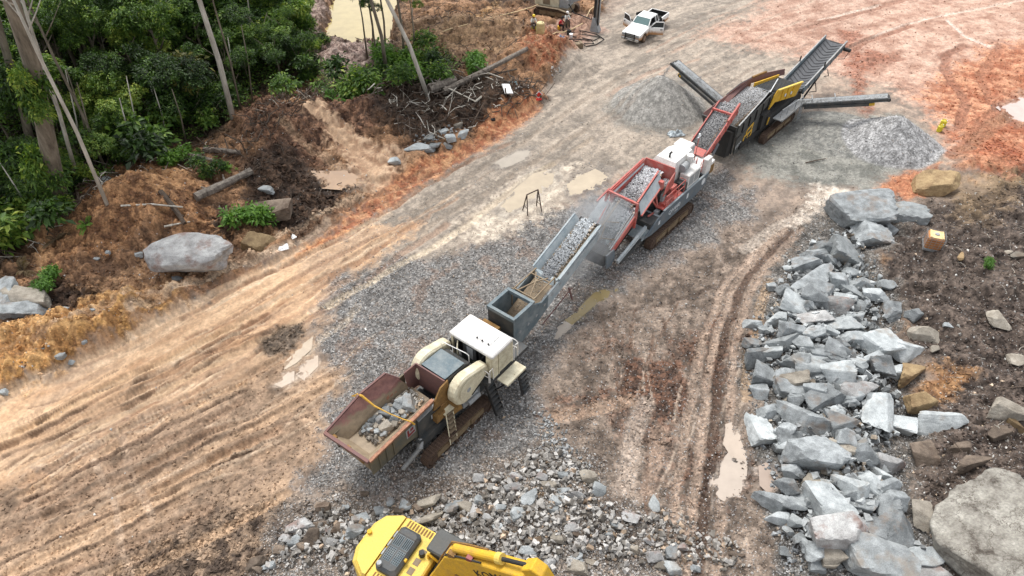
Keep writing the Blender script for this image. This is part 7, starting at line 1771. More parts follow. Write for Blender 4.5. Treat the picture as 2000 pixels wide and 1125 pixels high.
tall_tree((802, 40), (806, -10), 0.05, 0.04, "thin pale stem right of the pond", BP, True, 4, 0.5)
for i in range(26):
    bx, by = vr.uniform(10, 590), vr.uniform(90, 330)
    if not inside(FP, np.array([unp(bx, by)[0]]), np.array([unp(bx, by)[1]]))[0]: continue
    hgt = vr.uniform(90, 210); ln = (1000 - bx) / 1000.0 * 0.30
    tall_tree((bx, by), (bx - hgt * (ln + vr.uniform(-0.08, 0.12)), by - hgt), vr.uniform(0.05, 0.11), 0.03, "thin pale stem among the jungle foliage" , BP if i % 3 else BK, False, 0, 0, (), "sapling", False, "thin stems in the jungle")
# leafy tops hanging into view above the pond
for px, py, sc in ((720, 8, 0.42), (700, -2, 0.5), (800, 2, 0.4)):
    q = ray_at_y(px, py, 63); e = empty("tree_top", Vector((q.x, 63, gz(q.x, 63))), 0, "leafy tree top hanging in front of the pond, thin stem below", "tree", "tree tops by the pond")
    c = link_mesh("crown", CROWNS[1], None, e); c.location = (0, 0, q.z - gz(q.x, 63)); c.scale = (sc,) * 3
    mb = MB(); mb.tube([(0, 0, -0.3), (0.1, 0, (q.z) * 0.6), (0, 0, q.z + 0.3)], [0.09, 0.07, 0.04], 6); mb.build("trunk", BK, e, smooth=True)
# shrubs outside the jungle
for px, py, me_, sc, lab, nm in ((288, 300, BUSH[1], 1.9, "rounded green bush behind the brown mound's peak", "shrub"), (350, 318, BRIGHT, 0.9, "bright low plant right of the mound's peak", "shrub"), (490, 440, BRIGHT, 1.15, "bright green plant on the bank near the tan boulder", "shrub"), (412, 345, BUSH[0], 0.9, "thin green sapling beside the fallen log", "shrub"), (440, 330, FERN, 0.9, "small fern above the fallen log", "fern"), (100, 556, BRIGHT, 0.7, "bright low plant beside the left slabs", "shrub"), (75, 560, FERN, 0.8, "green fern beside the left slabs", "fern"), (20, 490, BUSH[1], 1.7, "leafy bush at the left edge below the jungle", "shrub"), (45, 530, DRYP, 0.8, "dry yellow fronds at the left edge", "dry plant"), (110, 470, DRYP, 0.7, "dry brown fronds under the buttressed trunk", "dry plant"), (360, 205, YELL, 1.7, "yellow-green tree in front of the tall pale trunk", "shrub"),
        (1485, 0, None, 0, None, None), (760, 165, BUSH[2], 1.8, "leafy bush round the foot of the dark pond trunk", "shrub"), (800, 150, BRIGHT, 1.5, "bright bush between the pond trunks", "shrub"), (815, 128, BUSH[0], 1.5, "green bush left of the leaning pond trunk", "shrub"), (752, 125, BRIGHT, 1.4, "bright bush close to the pond's near corner", "shrub"), (850, 168, BUSH[1], 1.2, "low bush at the leaning pond trunk's foot", "shrub"), (930, 140, BRIGHT, 1.2, "bright leafy plant beside the long fallen log", "shrub"), (700, 195, BUSH[1], 1.6, "dark bush above the brown soil bank", "shrub"), (650, 195, PALMS[1], 0.9, "feathery palm at the right end of the jungle", "palm"), (610, 200, BUSH[2], 1.7, "bush at the jungle's right corner", "shrub"), (730, 185, PALMS[1], 0.7, "small palm below the pond", "palm"), (845, 105, FERN, 1.4, "fern on the bare bank right of the pond", "fern"), (1928, 520, BRIGHT, 0.35, "single tiny green sprout on the dark soil", "sprout"), (395, 300, FERN, 1.0, "fern on dark soil right of the brown mound", "fern"), (170, 440, FERN, 0.9, "fern under the leaning pale trunks", "fern")):
    if me_ is None: continue
    p = gp(px, py); e = empty({"fern": "fern", "palm": "palm", "dry plant": "dry_plant", "sprout": "sprout"}.get(nm, "shrub"), p, vr.uniform(0, 6), lab, nm)
    c = link_mesh("leaves", me_, None, e); c.scale = (sc,) * 3; c.location = (0, 0, 0.05)
    mb = MB()
    for i in range(3): a = i * 2.1; mb.tube([(0, 0, -0.2), (math.cos(a) * 0.15 * sc, math.sin(a) * 0.15 * sc, 0.4 * sc), (math.cos(a) * 0.35 * sc, math.sin(a) * 0.35 * sc, 0.8 * sc)], [0.03, 0.02, 0.008], 5)
    mb.build("stems", BD, e)
# undergrowth and leaf litter as one mass
rs = np.random.RandomState(77)
X = rs.uniform(-66, -10, 22000); Y = rs.uniform(30, 90, 22000); k = inside(FP, X, Y) & (np.abs(X) < (0.731 * Y + 20.46) * 0.78); X, Y = X[k], Y[k]
X2 = rs.uniform(-20, -2, 5000); Y2 = rs.uniform(52, 66, 5000)
k2 = inside(wpts([(600, 190), (690, 190), (860, 175), (900, 150), (860, 100), (800, 100), (740, 150), (650, 160)]), X2, Y2) & (rs.rand(5000) < 0.5)
X = np.concatenate([X, X2[k2]]); Y = np.concatenate([Y, Y2[k2]]); n = len(X)
per = 7
C = np.repeat(np.stack([X, Y, gsample(ZG, X, Y) + 0.1 + 0.7 * rs.rand(n) ** 2], -1), per, 0) + rs.normal(0, 0.22, (n * per, 3)) * np.array([[1, 1, 0.6]])
D = rs.normal(0, 1, (n * per, 3)); D[:, 2] = np.abs(D[:, 2]) * 0.5
L_ = rs.uniform(0.14, 0.36, n * per)
tag(link_mesh("undergrowth", leaves_mesh("undergrowth", C, D, L_, L_ * 0.42, np.clip(np.repeat(0.2 + 0.5 * rs.rand(n), per) + rs.normal(0, 0.1, n * per), 0, 1), LM, 0.3, 5)), "low green undergrowth covering the jungle floor", "undergrowth", kind="stuff")
print("PLANTS", ntree)

# ------------------------------------------------------------------ logs, sticks, roots
def log(a, b, r0, r1, label, mat=None, lift=0.0, name="fallen_log", bend=0.05):
    A, B = gp(*a), gp(*b); A = A + Vector((0, 0, r0 * 0.6 + lift)); B = B + Vector((0, 0, r1 * 0.6 + lift))
    M_ = (A + B) / 2 + Vector((bend, bend, 0.0)); M_.z = max(M_.z, gz(M_.x, M_.y) + r0 * 0.5)
    o = MB(); d = (B - A).length
    P_ = [A, A.lerp(M_, 0.5), M_, M_.lerp(B, 0.5), B]; PP_ = [A.lerp(M_, i / 4) for i in range(4)] + [M_.lerp(B, i / 4) for i in range(5)]; o.tube([p - A for p in PP_], [r0 + (r1 - r0) * i / 8 for i in range(9)], 10)
    rj = random.Random(int(a[0] * 7 + b[1])); o.v = [(v[0] + rj.gauss(0, 0.07 * r0), v[1] + rj.gauss(0, 0.07 * r0), v[2] + rj.gauss(0, 0.10 * r0)) for v in o.v]
    for q_ in range(2 if r0 > 0.15 else 0):
        sp_ = P_[1 + q_] - A; an_ = rj.uniform(0, 6.28); o.tube([sp_, sp_ + Vector((math.cos(an_) * r0 * 1.6, math.sin(an_) * r0 * 1.6, r0 * 1.3))], [r0 * 0.32, r0 * 0.14], 6)
    ob = o.build(name, mat or BL, None, smooth=False); ob.location = A
    return tag(ob, label, "log")
log((868, 193), (1030, 108), 0.28, 0.20, "long straight fallen trunk lying up the bank towards the orange mound", BL, 0.5)
log((838, 185), (890, 168), 0.42, 0.38, "short thick weathered log beside the long fallen trunk", BL, 0.3)
log((385, 392), (492, 340), 0.34, 0.24, "split grey log on the dark soil right of the brown mound", BL, 0.1)
log((315, 378), (362, 440), 0.20, 0.14, "dark log slanting down the brown mound", BD, 0.05)
log((-10, 430), (78, 440), 0.30, 0.26, "reddish-brown log cut by the left edge", BD, 0.05)
log((400, 297), (470, 302), 0.22, 0.16, "grey log lying at the jungle edge", BL, 0.1)
log((330, 298), (420, 318), 0.18, 0.14, "thin grey log below the jungle edge", BL, 0.1)
log((250, 258), (300, 262), 0.18, 0.14, "half-hidden log under the jungle's front trees", BL, 0.2)
log((855, 178), (930, 214), 0.08, 0.05, "thin pale branch crossing the thick weathered log", BP, 0.7)
log((900, 165), (1010, 140), 0.12, 0.08, "dark branch behind the long fallen trunk", BD, 0.2)
log((240, 410), (360, 412), 0.07, 0.05, "pale stick lying across the dark slanting log", BP, 0.3)
log((322, 446), (372, 436), 0.07, 0.05, "pale stick at the foot of the dark slanting log", BP, 0.1)
log((1920, 830), (2010, 780), 0.05, 0.03, "thin dead branch on the dark soil near the right edge", BD, 0.05)
log((1940, 765), (2010, 755), 0.04, 0.03, "short dead stick above the tan boulder at the right edge", BD, 0.05)
log((930, 205), (1000, 170), 0.09, 0.05, "bleached branch on the dark debris below the white panel", BP, 0.3)
log((690, 75), (735, 90), 0.05, 0.04, "thin branch lying at the pond's near shore", BD, 0.1)
def sticks(px, n, l0, l1, r0, label, seed, mats=BD, steep=0.35, lift=0.3):
    Pz = wpts(px); a, b = Pz.min(0), Pz.max(0); r_ = np.random.RandomState(seed); mb = MB(); c = 0
    while c < n:
        x, y = r_.uniform(a[0], b[0]), r_.uniform(a[1], b[1])
        if not inside(Pz, np.array([x]), np.array([y]))[0]: continue
        z = gz(x, y) + r_.rand() * lift; an = r_.rand() * 6.28; el = r_.normal(0, steep); ln = l0 + (l1 - l0) * r_.rand() ** 2; rr = r0 * (0.5 + r_.rand())
        d = Vector((math.cos(an) * math.cos(el), math.sin(an) * math.cos(el), math.sin(el))); k_ = Vector(r_.normal(0, 0.12, 3)) * ln
        p = Vector((x, y, z)); mb.tube([p - d * ln / 2, p + k_, p + d * ln / 2], [rr, rr * 0.85, rr * 0.4], 5); c += 1
    tag(mb.build("branch_litter", mats), label, "branches", kind="stuff")
sticks([(690, 200), (780, 175), (880, 160), (1010, 175), (1062, 195), (1000, 235), (930, 260), (880, 245), (850, 300), (780, 275)], 420, 0.5, 3.2, 0.05, "tangled dark roots and branches in the debris heap", 81, BD, 0.5, 0.8)
sticks([(690, 200), (780, 175), (880, 160), (1010, 175), (1062, 195), (930, 260), (850, 300), (780, 275)], 90, 0.5, 2.6, 0.035, "bleached branches in the debris heap", 82, BP, 0.4, 0.9)
sticks([(230, 300), (380, 290), (480, 300), (560, 200), (640, 180), (700, 200), (500, 330), (400, 330), (300, 340), (220, 400), (60, 520), (0, 540), (0, 440), (150, 400)], 420, 0.5, 3.0, 0.04, "dead branches and roots along the jungle's foot", 83, BD, 0.5, 0.6)
sticks([(230, 300), (480, 300), (560, 200), (700, 200), (400, 340), (200, 420), (60, 520), (0, 540), (0, 440), (150, 400)], 130, 0.4, 2.4, 0.028, "pale dead sticks along the jungle's foot", 84, BP, 0.5, 0.6)
sticks([(480, 340), (560, 300), (640, 370), (710, 385), (650, 435), (580, 470), (490, 450)], 110, 0.3, 1.6, 0.03, "root scraps in the dark soil bank", 85, BD, 0.4, 0.2)
sticks([(1720, 480), (1860, 400), (2040, 360), (2040, 1180), (1830, 1180), (1770, 950), (1830, 740)], 420, 0.2, 1.3, 0.014, "fine roots and twigs over the dark soil", 86, BD, 0.3, 0.1)
sticks([(1720, 480), (1860, 400), (2040, 360), (2040, 1180), (1830, 1180), (1770, 950), (1830, 740)], 110, 0.2, 1.0, 0.012, "pale twigs over the dark soil", 87, BP, 0.3, 0.1)
sticks([(780, 20), (1040, 0), (1060, 60), (1000, 130), (850, 140), (740, 130)], 260, 0.4, 2.2, 0.03, "dry brush over the bare upper bank", 88, BD, 0.4, 0.3)
# ------------------------------------------------------------------ pickup truck, front doors open
TA = math.degrees(math.atan2(-5.9, -4.1))
TO = (13.95, 71.5)
tz = gz(*TO)
trk = empty("pickup_truck", (TO[0], TO[1], tz), R(TA), "white pickup truck with open front doors and mud-stained sides", "truck")
M['carwhite'] = paint("white_car_paint", S(240, 240, 238, 0.92), 0.3, S(190, 160, 128, 0.8), 0.08, 1.5)
m, nt, b = new_mat("white_car_paint_muddy_below")
tc = nd(nt, "ShaderNodeTexCoord"); sx = nd(nt, "ShaderNodeSeparateXYZ"); nt.links.new(tc.outputs["Object"], sx.inputs[0])
n1 = nd(nt, "ShaderNodeTexNoise", Scale=2.5, Detail=6.0, Roughness=0.7); nt.links.new(tc.outputs["Object"], n1.inputs["Vector"])
mt = nd(nt, "ShaderNodeMath", operation='MULTIPLY_ADD'); nt.links.new(n1.outputs["Fac"], mt.inputs[0]); mt.inputs[1].default_value = -0.5; nt.links.new(sx.outputs["Z"], mt.inputs[2])
mp = nd(nt, "ShaderNodeMapRange"); nt.links.new(mt.outputs[0], mp.inputs[0]); mp.inputs[1].default_value = 0.42; mp.inputs[2].default_value = 0.75
nt.links.new(mixc(nt, mp.outputs[0], S(186, 138, 92, 0.8), S(240, 240, 238, 0.92)), b.inputs["Base Color"]); b.inputs["Roughness"].default_value = 0.4
M['carmud'] = m
M['wind'] = plain("teal_windscreen", (0.10, 0.17, 0.17), 0.12)
M['tyre'] = paint("muddy_tyre", S(44, 42, 40, 0.7), 0.8, S(150, 116, 84, 0.7), 0.55, 4.0)
M['rim'] = paint("muddy_rim", S(170, 160, 150, 0.8), 0.4, S(170, 120, 84, 0.7), 0.6, 6.0, 0.3)
M['chrome'] = plain("dull_chrome", S(190, 190, 190, 0.8), 0.25, 0.6)
hw = 1.02
def arch(cx, r, n=8): return [(cx + r * math.cos(math.pi * i / n), 0.42 + r * math.sin(math.pi * i / n)) for i in range(n + 1)]
# lower body with wheel arches: front end at +x
prof = [(3.38, 0.55), (3.42, 0.95), (3.30, 1.10), (1.30, 1.26), (-3.30, 1.22), (-3.38, 0.60)] + [(-2.6, 0.55)] + [(p[0], p[1] + 0.05) for p in reversed(arch(-2.05, 0.52))] + [(-1.4, 0.45), (1.55, 0.45)] + [(p[0], p[1] + 0.05) for p in reversed(arch(2.20, 0.52))]
def body(m):
    m.prism(prof[:4] + [(-0.95, 1.24)] + [(-0.95, 0.45)] + prof[17:], 'y', -hw, hw)
part("body", M['carmud'], trk, body, 0.03)
hood = part("hood", M['carwhite'], trk, lambda m: m.hexa([(1.28, -0.94, 1.20), (3.30, -0.90, 1.06), (3.30, 0.90, 1.06), (1.28, 0.94, 1.20)], [(1.28, -0.84, 1.36), (3.22, -0.78, 1.18), (3.22, 0.78, 1.18), (1.28, 0.84, 1.36)]), 0.03)
part("hood_crease", M['carwhite'], hood, lambda m: m.hexa([(1.35, -0.4, 1.352), (3.15, -0.34, 1.19), (3.15, 0.34, 1.19), (1.35, 0.4, 1.352)], [(1.35, -0.34, 1.39), (3.1, -0.28, 1.215), (3.1, 0.28, 1.215), (1.35, 0.34, 1.39)]))
# bed: floor and walls
part("bed_floor", M['black'], trk, lambda m: m.box(-3.30, -0.98, -0.92, 0.92, 0.70, 0.78))
def bedside(sg):
    pr = [(-0.97, 0.5), (-0.97, 1.30), (-3.36, 1.28), (-3.36, 0.6), (-2.62, 0.55)] + [(p[0], p[1] + 0.05) for p in reversed(arch(-2.05, 0.52))] + [(-1.45, 0.48)]
    return lambda m: m.prism(pr, 'y', sg * 0.92, sg * hw)
part("bed_side", M['carmud'], trk, bedside(1)); part("bed_side", M['carmud'], trk, bedside(-1))
part("tailgate", M['carmud'], trk, lambda m: m.box(-3.42, -3.34, -0.95, 0.95, 0.65, 1.28))
part("bed_liner", M['dark'], trk, lambda m: (m.box(-3.335, -0.985, 0.90, 0.918, 0.78, 1.30), m.box(-3.335, -0.985, -0.918, -0.90, 0.78, 1.30), m.box(-3.33, -3.30, -0.9, 0.9, 0.78, 1.27)))
# cab
cabp = part("cab", M['carwhite'], trk, lambda m: m.hexa([(-0.95, -0.96, 1.24), (-0.80, -0.96, 1.24), (-0.80, 0.96, 1.24), (-0.95, 0.96, 1.24)], [(-0.80, -0.80, 1.92), (-0.66, -0.80, 1.92), (-0.66, 0.80, 1.92), (-0.80, 0.80, 1.92)]))
part("roof", M['carwhite'], trk, lambda m: m.hexa([(-0.86, -0.82, 1.84), (0.72, -0.80, 1.84), (0.72, 0.80, 1.84), (-0.86, 0.82, 1.84)], [(-0.74, -0.72, 1.97), (0.52, -0.70, 1.98), (0.52, 0.70, 1.98), (-0.74, 0.72, 1.97)]), 0.03)
part("windscreen", M['wind'], trk, lambda m: m.plate([(1.34, -0.88, 1.30), (1.34, 0.88, 1.30), (0.72, 0.75, 1.86), (0.72, -0.75, 1.86)], 0.03))
for sg in (-1, 1):
    part("windscreen_pillar", M['carwhite'], trk, lambda m: m.bar((1.36, sg * 0.93, 1.28), (0.68, sg * 0.79, 1.88), 0.08))
    part("roof_pillar", M['carwhite'], trk, lambda m: m.bar((-0.35, sg * 0.95, 1.24), (-0.30, sg * 0.80, 1.88), 0.10))
    part("side_window", M['glass'], trk, lambda m: m.plate([(-0.80, sg * 0.935, 1.30), (-0.38, sg * 0.935, 1.30), (-0.34, sg * 0.83, 1.82), (-0.70, sg * 0.83, 1.82)], 0.02))
part("interior", M['dark'], trk, lambda m: (m.box(-0.75, 1.2, -0.85, 0.85, 0.6, 1.28), m.box(-0.55, -0.25, -0.8, 0.8, 1.28, 1.70)))
part("rear_window", M['glass'], trk, lambda m: m.plate([(-0.955, -0.75, 1.34), (-0.955, 0.75, 1.34), (-0.83, 0.68, 1.84), (-0.83, -0.68, 1.84)], 0.015))
# front: grille guard, lamps, bumper
part("grille", M['chrome'], trk, lambda m: m.box(3.36, 3.44, -0.55, 0.55, 0.74, 1.06))
gg = part("grille_guard", M['black'], trk, lambda m: (m.bar((3.58, -0.52, 0.5), (3.52, -0.52, 1.14), 0.09), m.bar((3.58, 0.52, 0.5), (3.52, 0.52, 1.14), 0.09)) + tuple(m.bar((3.56, -0.52, z), (3.56, 0.52, z), 0.05) for z in (0.58, 0.78, 0.95, 1.10)))
for sg in (-1, 1):
    part("headlight", M['graypanel'], trk, lambda m: m.box(3.34, 3.43, sg * 0.60, sg * 0.95, 0.80, 1.04))
    part("mirror", M['black'], trk, lambda m: m.box(1.02, 1.12, sg * 1.02, sg * 1.28, 1.28, 1.52))
part("bumper", M['chrome'], trk, lambda m: m.box(3.38, 3.56, -0.98, 0.98, 0.42, 0.68), 0.03)
part("number_plate", M['letter'], trk, lambda m: m.box(3.565, 3.575, -0.25, 0.25, 0.50, 0.62))
# doors: the driver's door swung out wide on the left, the other on the right
def door(sg, ang):
    hx, hy = 1.22, sg * 1.03
    e = Matrix.Translation((hx, hy, 0)) @ Matrix.Rotation(sg * R(-ang), 4, 'Z')
    mb = MB(); mb.box(-1.42, 0.0, -0.05, 0.05, 0.52, 1.24)
    d = mb.build("door", M['carmud'], trk); d.matrix_local = e
    part("window_frame", M['carwhite'], d, lambda m: (m.bar((-0.02, 0, 1.24), (-0.55, 0, 1.80), 0.06), m.bar((-0.55, 0, 1.80), (-1.38, 0, 1.82), 0.06), m.bar((-1.38, 0, 1.82), (-1.40, 0, 1.24), 0.06)))
    part("door_glass", M['glass'], d, lambda m: m.plate([(-0.08, 0, 1.26), (-1.36, 0, 1.26), (-1.34, 0, 1.78), (-0.56, 0, 1.77)], 0.012))
    part("handle", M['black'], d, lambda m: m.box(-1.3, -1.08, sg * 0.05, sg * 0.08, 1.02, 1.10))
door(1, 62); door(-1, 62)
for sg in (-1, 1):
    part("rear_door", M['black'], trk, lambda m: m.plate([(-0.95, sg * 1.04, 0.5), (-0.55, sg * 1.5, 0.5), (-0.55, sg * 1.5, 1.62), (-0.95, sg * 1.04, 1.78)], 0.06))
for x in (2.20, -2.05):
    for sg in (-1, 1):
        w_ = MB(); w_.cyl((x, sg * 0.78, 0.41), (x, sg * 1.05, 0.41), 0.41, 22); wo = w_.build("wheel", M['tyre'], trk, bevel=0.03)
        part("rim", M['rim'], wo, lambda m: (m.cyl((x, sg * 1.04, 0.41), (x, sg * 1.065, 0.41), 0.25, 16), m.cyl((x, sg * 1.06, 0.41), (x, sg * 1.09, 0.41), 0.08, 10)))
part("underbody", M['dark'], trk, lambda m: m.box(-3.2, 3.2, -0.75, 0.75, 0.38, 0.56))

# ------------------------------------------------------------------ drill rig at the top edge
m_ = gp(1100, 26)
RO = (m_.x - 0.5, m_.y + 1.0); ra = -24.0
rig = empty("drill_rig", (RO[0], RO[1], gz(*RO)), R(ra), "crawler drill rig with muddy tracks and a dark upright mast, cut by the top edge", "drill rig")
crawler(rig, -2.2, 2.0, -1.45, 0.50, 0.9); crawler(rig, -2.2, 2.0, 1.15, 0.50, 0.9, side=1)
part("rig_frame", M['tan'], rig, lambda m: (m.box(-1.8, 1.6, -1.1, 0.9, 0.5, 1.0), m.bar((-2.0, -1.55, 1.05), (0.6, -1.55, 1.05), 0.3, 0.06), m.bar((0.6, -1.55, 1.05), (2.1, -1.6, 0.75), 0.3, 0.06)))
part("power_unit", M['cream'], rig, lambda m: m.cbox(-2.4, 0.4, -1.0, 1.1, 1.0, 2.5, 0.08))
part("engine_side", M['graypanel'], rig, lambda m: m.box(0.45, 1.4, -0.9, 0.9, 1.0, 1.9))
part("side_door", M['tan'], rig, lambda m: m.box(-1.4, -0.6, -1.03, -1.005, 1.15, 2.2))
part("drill_arm", M['graypanel'], rig, lambda m: m.bar((1.2, -0.2, 1.5), (3.0, 0.3, 2.2), 0.35, 0.4))
mw = gp(1163, 60); ml = frame(RO, ra, gz(*RO)).inverted() @ mw
part("mast", M['black'], rig, lambda m: (m.box(ml.x - 0.30, ml.x - 0.10, ml.y - 0.2, ml.y + 0.2, ml.z, ml.z + 9.0), m.box(ml.x + 0.14, ml.x + 0.26, ml.y - 0.2, ml.y + 0.2, ml.z + 0.6, ml.z + 9.0)))
part("drill_rod", M['steel'], rig, lambda m: m.cyl((ml.x + 0.02, ml.y - 0.1, ml.z - 0.1), (ml.x + 0.02, ml.y - 0.1, ml.z + 9.0), 0.07, 10))
part("mast_rail", M['graypanel'], rig, lambda m: m.box(ml.x + 0.30, ml.x + 0.36, ml.y - 0.2, ml.y + 0.0, ml.z + 1.0, ml.z + 9.0))
part("dust_hood", M['graypanel'], rig, lambda m: m.hexa([(ml.x - 0.5, ml.y - 0.4, ml.z), (ml.x + 0.5, ml.y - 0.4, ml.z), (ml.x + 0.5, ml.y + 0.4, ml.z), (ml.x - 0.5, ml.y + 0.4, ml.z)], [(ml.x - 0.35, ml.y - 0.3, ml.z + 1.4), (ml.x - 0.1, ml.y - 0.3, ml.z + 1.4), (ml.x - 0.1, ml.y + 0.3, ml.z + 1.4), (ml.x - 0.35, ml.y + 0.3, ml.z + 1.4)]))
part("hose", M['dark'], rig, lambda m: m.tube([(1.4, -0.6, 1.4), (2.2, -1.0, 0.7), (2.8, -0.7, 0.5), (ml.x - 0.5, ml.y - 0.2, 0.9), (ml.x - 0.3, ml.y, 2.2)], 0.06, 6))

# ------------------------------------------------------------------ people
M['skin'] = plain("dark_skin", S(92, 62, 46, 0.8), 0.6)
def cloth(name, c): return plain(name, c, 0.85)
M['shirtw'] = cloth("white_shirt", S(226, 226, 220, 0.85)); M['shirtr'] = cloth("red_shirt", S(190, 40, 52, 0.8)); M['trous'] = cloth("dark_trousers", S(34, 32, 34, 0.8)); M['trousp'] = cloth("grey_trousers", S(96, 84, 78, 0.8)); M['boot'] = cloth("black_boot", S(30, 28, 26, 0.8)); M['bootp'] = cloth("yellow_boot", S(196, 180, 70, 0.8))
M['helmY'] = plain("yellow_helmet", S(244, 208, 40, 0.9), 0.35); M['helmW'] = plain("white_helmet", S(238, 236, 232, 0.9), 0.35); M['vest'] = cloth("yellow_vest_band", S(210, 200, 60, 0.85))
def person(loc, rz, J, mats, label, hat):
    """J: joints by name (metres, seat/feet at their real heights); one skinned surface, coloured by region"""
    names = list(J); V = []; E_ = []; Rr = []; reg = []
    ix = {}
    def add(n, r, g):
        ix[n] = len(V); V.append(J[n]); Rr.append(r); reg.append(g)
    spec = [("pelvis", 0.15, 't'), ("waist", 0.14, 's'), ("chest", 0.165, 's'), ("neck", 0.065, 'k'), ("head", 0.105, 'k'), ("crown", 0.085, 'k')]
    for n, r, g in spec: add(n, r, g)
    for a, b in (("pelvis", "waist"), ("waist", "chest"), ("chest", "neck"), ("neck", "head"), ("head", "crown")): E_.append((ix[a], ix[b]))
    for s in "LR":
        for n, r, g in (("sh", 0.075, 's'), ("el", 0.055, 's'), ("wr", 0.036, 'k'), ("ha", 0.036, 'k'), ("hip", 0.10, 't'), ("kn", 0.072, 't'), ("an", 0.055, 'b'), ("to", 0.05, 'b')): add(s + n, r, g)
        for a, b in (("chest", s + "sh"), (s + "sh", s + "el"), (s + "el", s + "wr"), (s + "wr", s + "ha"), ("pelvis", s + "hip"), (s + "hip", s + "kn"), (s + "kn", s + "an"), (s + "an", s + "to")): E_.append((ix[a], ix[b]))
        hd_ = Vector(J[s + "ha"]); dr = (hd_ - Vector(J[s + "wr"])).normalized(); sd_ = dr.cross(Vector((0, 0, 1))).normalized()
        for q in range(5):
            k = len(V); off = (q - 2) * 0.020; ln = (0.055, 0.075, 0.08, 0.075, 0.06)[q]
            V.append(tuple(hd_ + sd_ * off * 1.2 + dr * ln + Vector((0, 0, -0.02)))); Rr.append(0.010); reg.append('k'); E_.append((ix[s + "ha"], k))
    me = bpy.data.meshes.new("person"); me.from_pydata(V, E_, []); o = bpy.data.objects.new("person", me); COL.objects.link(o)
    bm = bmesh.new(); bm.from_mesh(me); ly = bm.verts.layers.skin.verify(); bm.verts.ensure_lookup_table()
    for i, v in enumerate(bm.verts): v[ly].radius = (Rr[i], Rr[i]); v[ly].use_root = (i == 0)
    bm.to_mesh(me); bm.free()
    o.modifiers.new("skin", 'SKIN'); sbm = o.modifiers.new("sub", 'SUBSURF'); sbm.levels = 1; sbm.render_levels = 1
    bpy.context.view_layer.update()
    me2 = bpy.data.meshes.new_from_object(o.evaluated_get(bpy.context.evaluated_depsgraph_get())); me2.name = "person"
    bpy.data.objects.remove(o); me2.materials.clear()
    order = ['k', 's', 't', 'b']
    for g in order: me2.materials.append(mats[g])
    A_ = np.array(V)
    for p in me2.polygons:
        c = np.array(p.center); best, bi = 1e9, 0
        for (i, j) in E_:
            d = A_[j] - A_[i]; t = np.clip(np.dot(c - A_[i], d) / (np.dot(d, d) + 1e-9), 0, 1); q = np.sum((c - A_[i] - t * d) ** 2) - (Rr[i] * 0.5) ** 2
            if q < best: best, bi = q, (j if t > 0.4 else i)
        p.material_index = order.index(reg[bi]); p.use_smooth = True
    ob = bpy.data.objects.new("person", me2); COL.objects.link(ob); ob.location = loc; ob.rotation_euler = (0, 0, rz)
    hc = Vector(J["crown"]) + Vector((0, 0, 0.03)); hb = MB()
    n = 14
    for rr, z0, r2, z1 in ((0.15, -0.03, 0.14, 0.04), (0.14, 0.04, 0.10, 0.10), (0.10, 0.10, 0.03, 0.125)): hb.tube([hc + Vector((0, 0, z0)), hc + Vector((0, 0, z1))], rr, n, r2)
    hb.hexa([hc + Vector((0.08, -0.09, -0.035)), hc + Vector((0.21, -0.06, -0.045)), hc + Vector((0.21, 0.06, -0.045)), hc + Vector((0.08, 0.09, -0.035))], [hc + Vector((0.08, -0.09, -0.02)), hc + Vector((0.21, -0.06, -0.03)), hc + Vector((0.21, 0.06, -0.03)), hc + Vector((0.08, 0.09, -0.02))])
    hb.build("helmet", hat, ob, smooth=False)
    hd = Vector(J["head"])
    fb = MB(); fb.hexa([hd + Vector((0.09, -0.018, -0.03)), hd + Vector((0.135, -0.012, -0.03)), hd + Vector((0.135, 0.012, -0.03)), hd + Vector((0.09, 0.018, -0.03))], [hd + Vector((0.09, -0.01, 0.02)), hd + Vector((0.10, -0.008, 0.02)), hd + Vector((0.10, 0.008, 0.02)), hd + Vector((0.09, 0.01, 0.02))])
    fb.build("nose", mats['k'], ob)
    for sg in (-1, 1):
        eb = MB(); eb.cyl(hd + Vector((0.096, sg * 0.036, 0.022)), hd + Vector((0.106, sg * 0.036, 0.022)), 0.012, 8); eb.build("eye", M['dark'], ob)
    tag(ob, label, "person")
    return ob
def sit(lean=0.15, knees=0.5, seat=0.45, arms='knee'):
    c = seat
    J = {"pelvis": (0, 0, c + 0.10), "waist": (0.02, 0, c + 0.30), "chest": (lean, 0, c + 0.52), "neck": (lean * 1.35, 0, c + 0.70), "head": (lean * 1.6 + 0.03, 0, c + 0.82), "crown": (lean * 1.6 + 0.03, 0, c + 0.90)}
    for s, g in (("L", 1), ("R", -1)):
        J[s + "sh"] = (lean * 1.1, g * 0.20, c + 0.56); J[s + "hip"] = (0.04, g * 0.10, c + 0.06); J[s + "kn"] = (0.44, g * (0.12 + knees * 0.1), c + 0.10); J[s + "an"] = (0.46, g * (0.11 + knees * 0.08), 0.09); J[s + "to"] = (0.62, g * (0.12 + knees * 0.1), 0.05)
        J[s + "el"] = (0.20 + lean, g * 0.27, c + 0.32); J[s + "wr"] = (0.38 + lean * 0.5, g * 0.14, c + 0.22); J[s + "ha"] = (0.45 + lean * 0.5, g * 0.10, c + 0.19)
    return J
p = gp(1044, 58); person((p.x - 0.15, p.y + 0.4, p.z), R(-80), sit(0.16, 0.8), {'k': M['skin'], 's': M['shirtw'], 't': M['trous'], 'b': M['bootp']}, "person in yellow helmet and white shirt sitting on the bank by the drum", M['helmY'])
p = gp(1092, 60); person((p.x, p.y + 0.2, p.z), R(-20), sit(0.20, 0.4), {'k': M['skin'], 's': M['shirtr'], 't': M['trous'], 'b': M['boot']}, "person in a red shirt sitting on a yellow bucket", M['trous'])
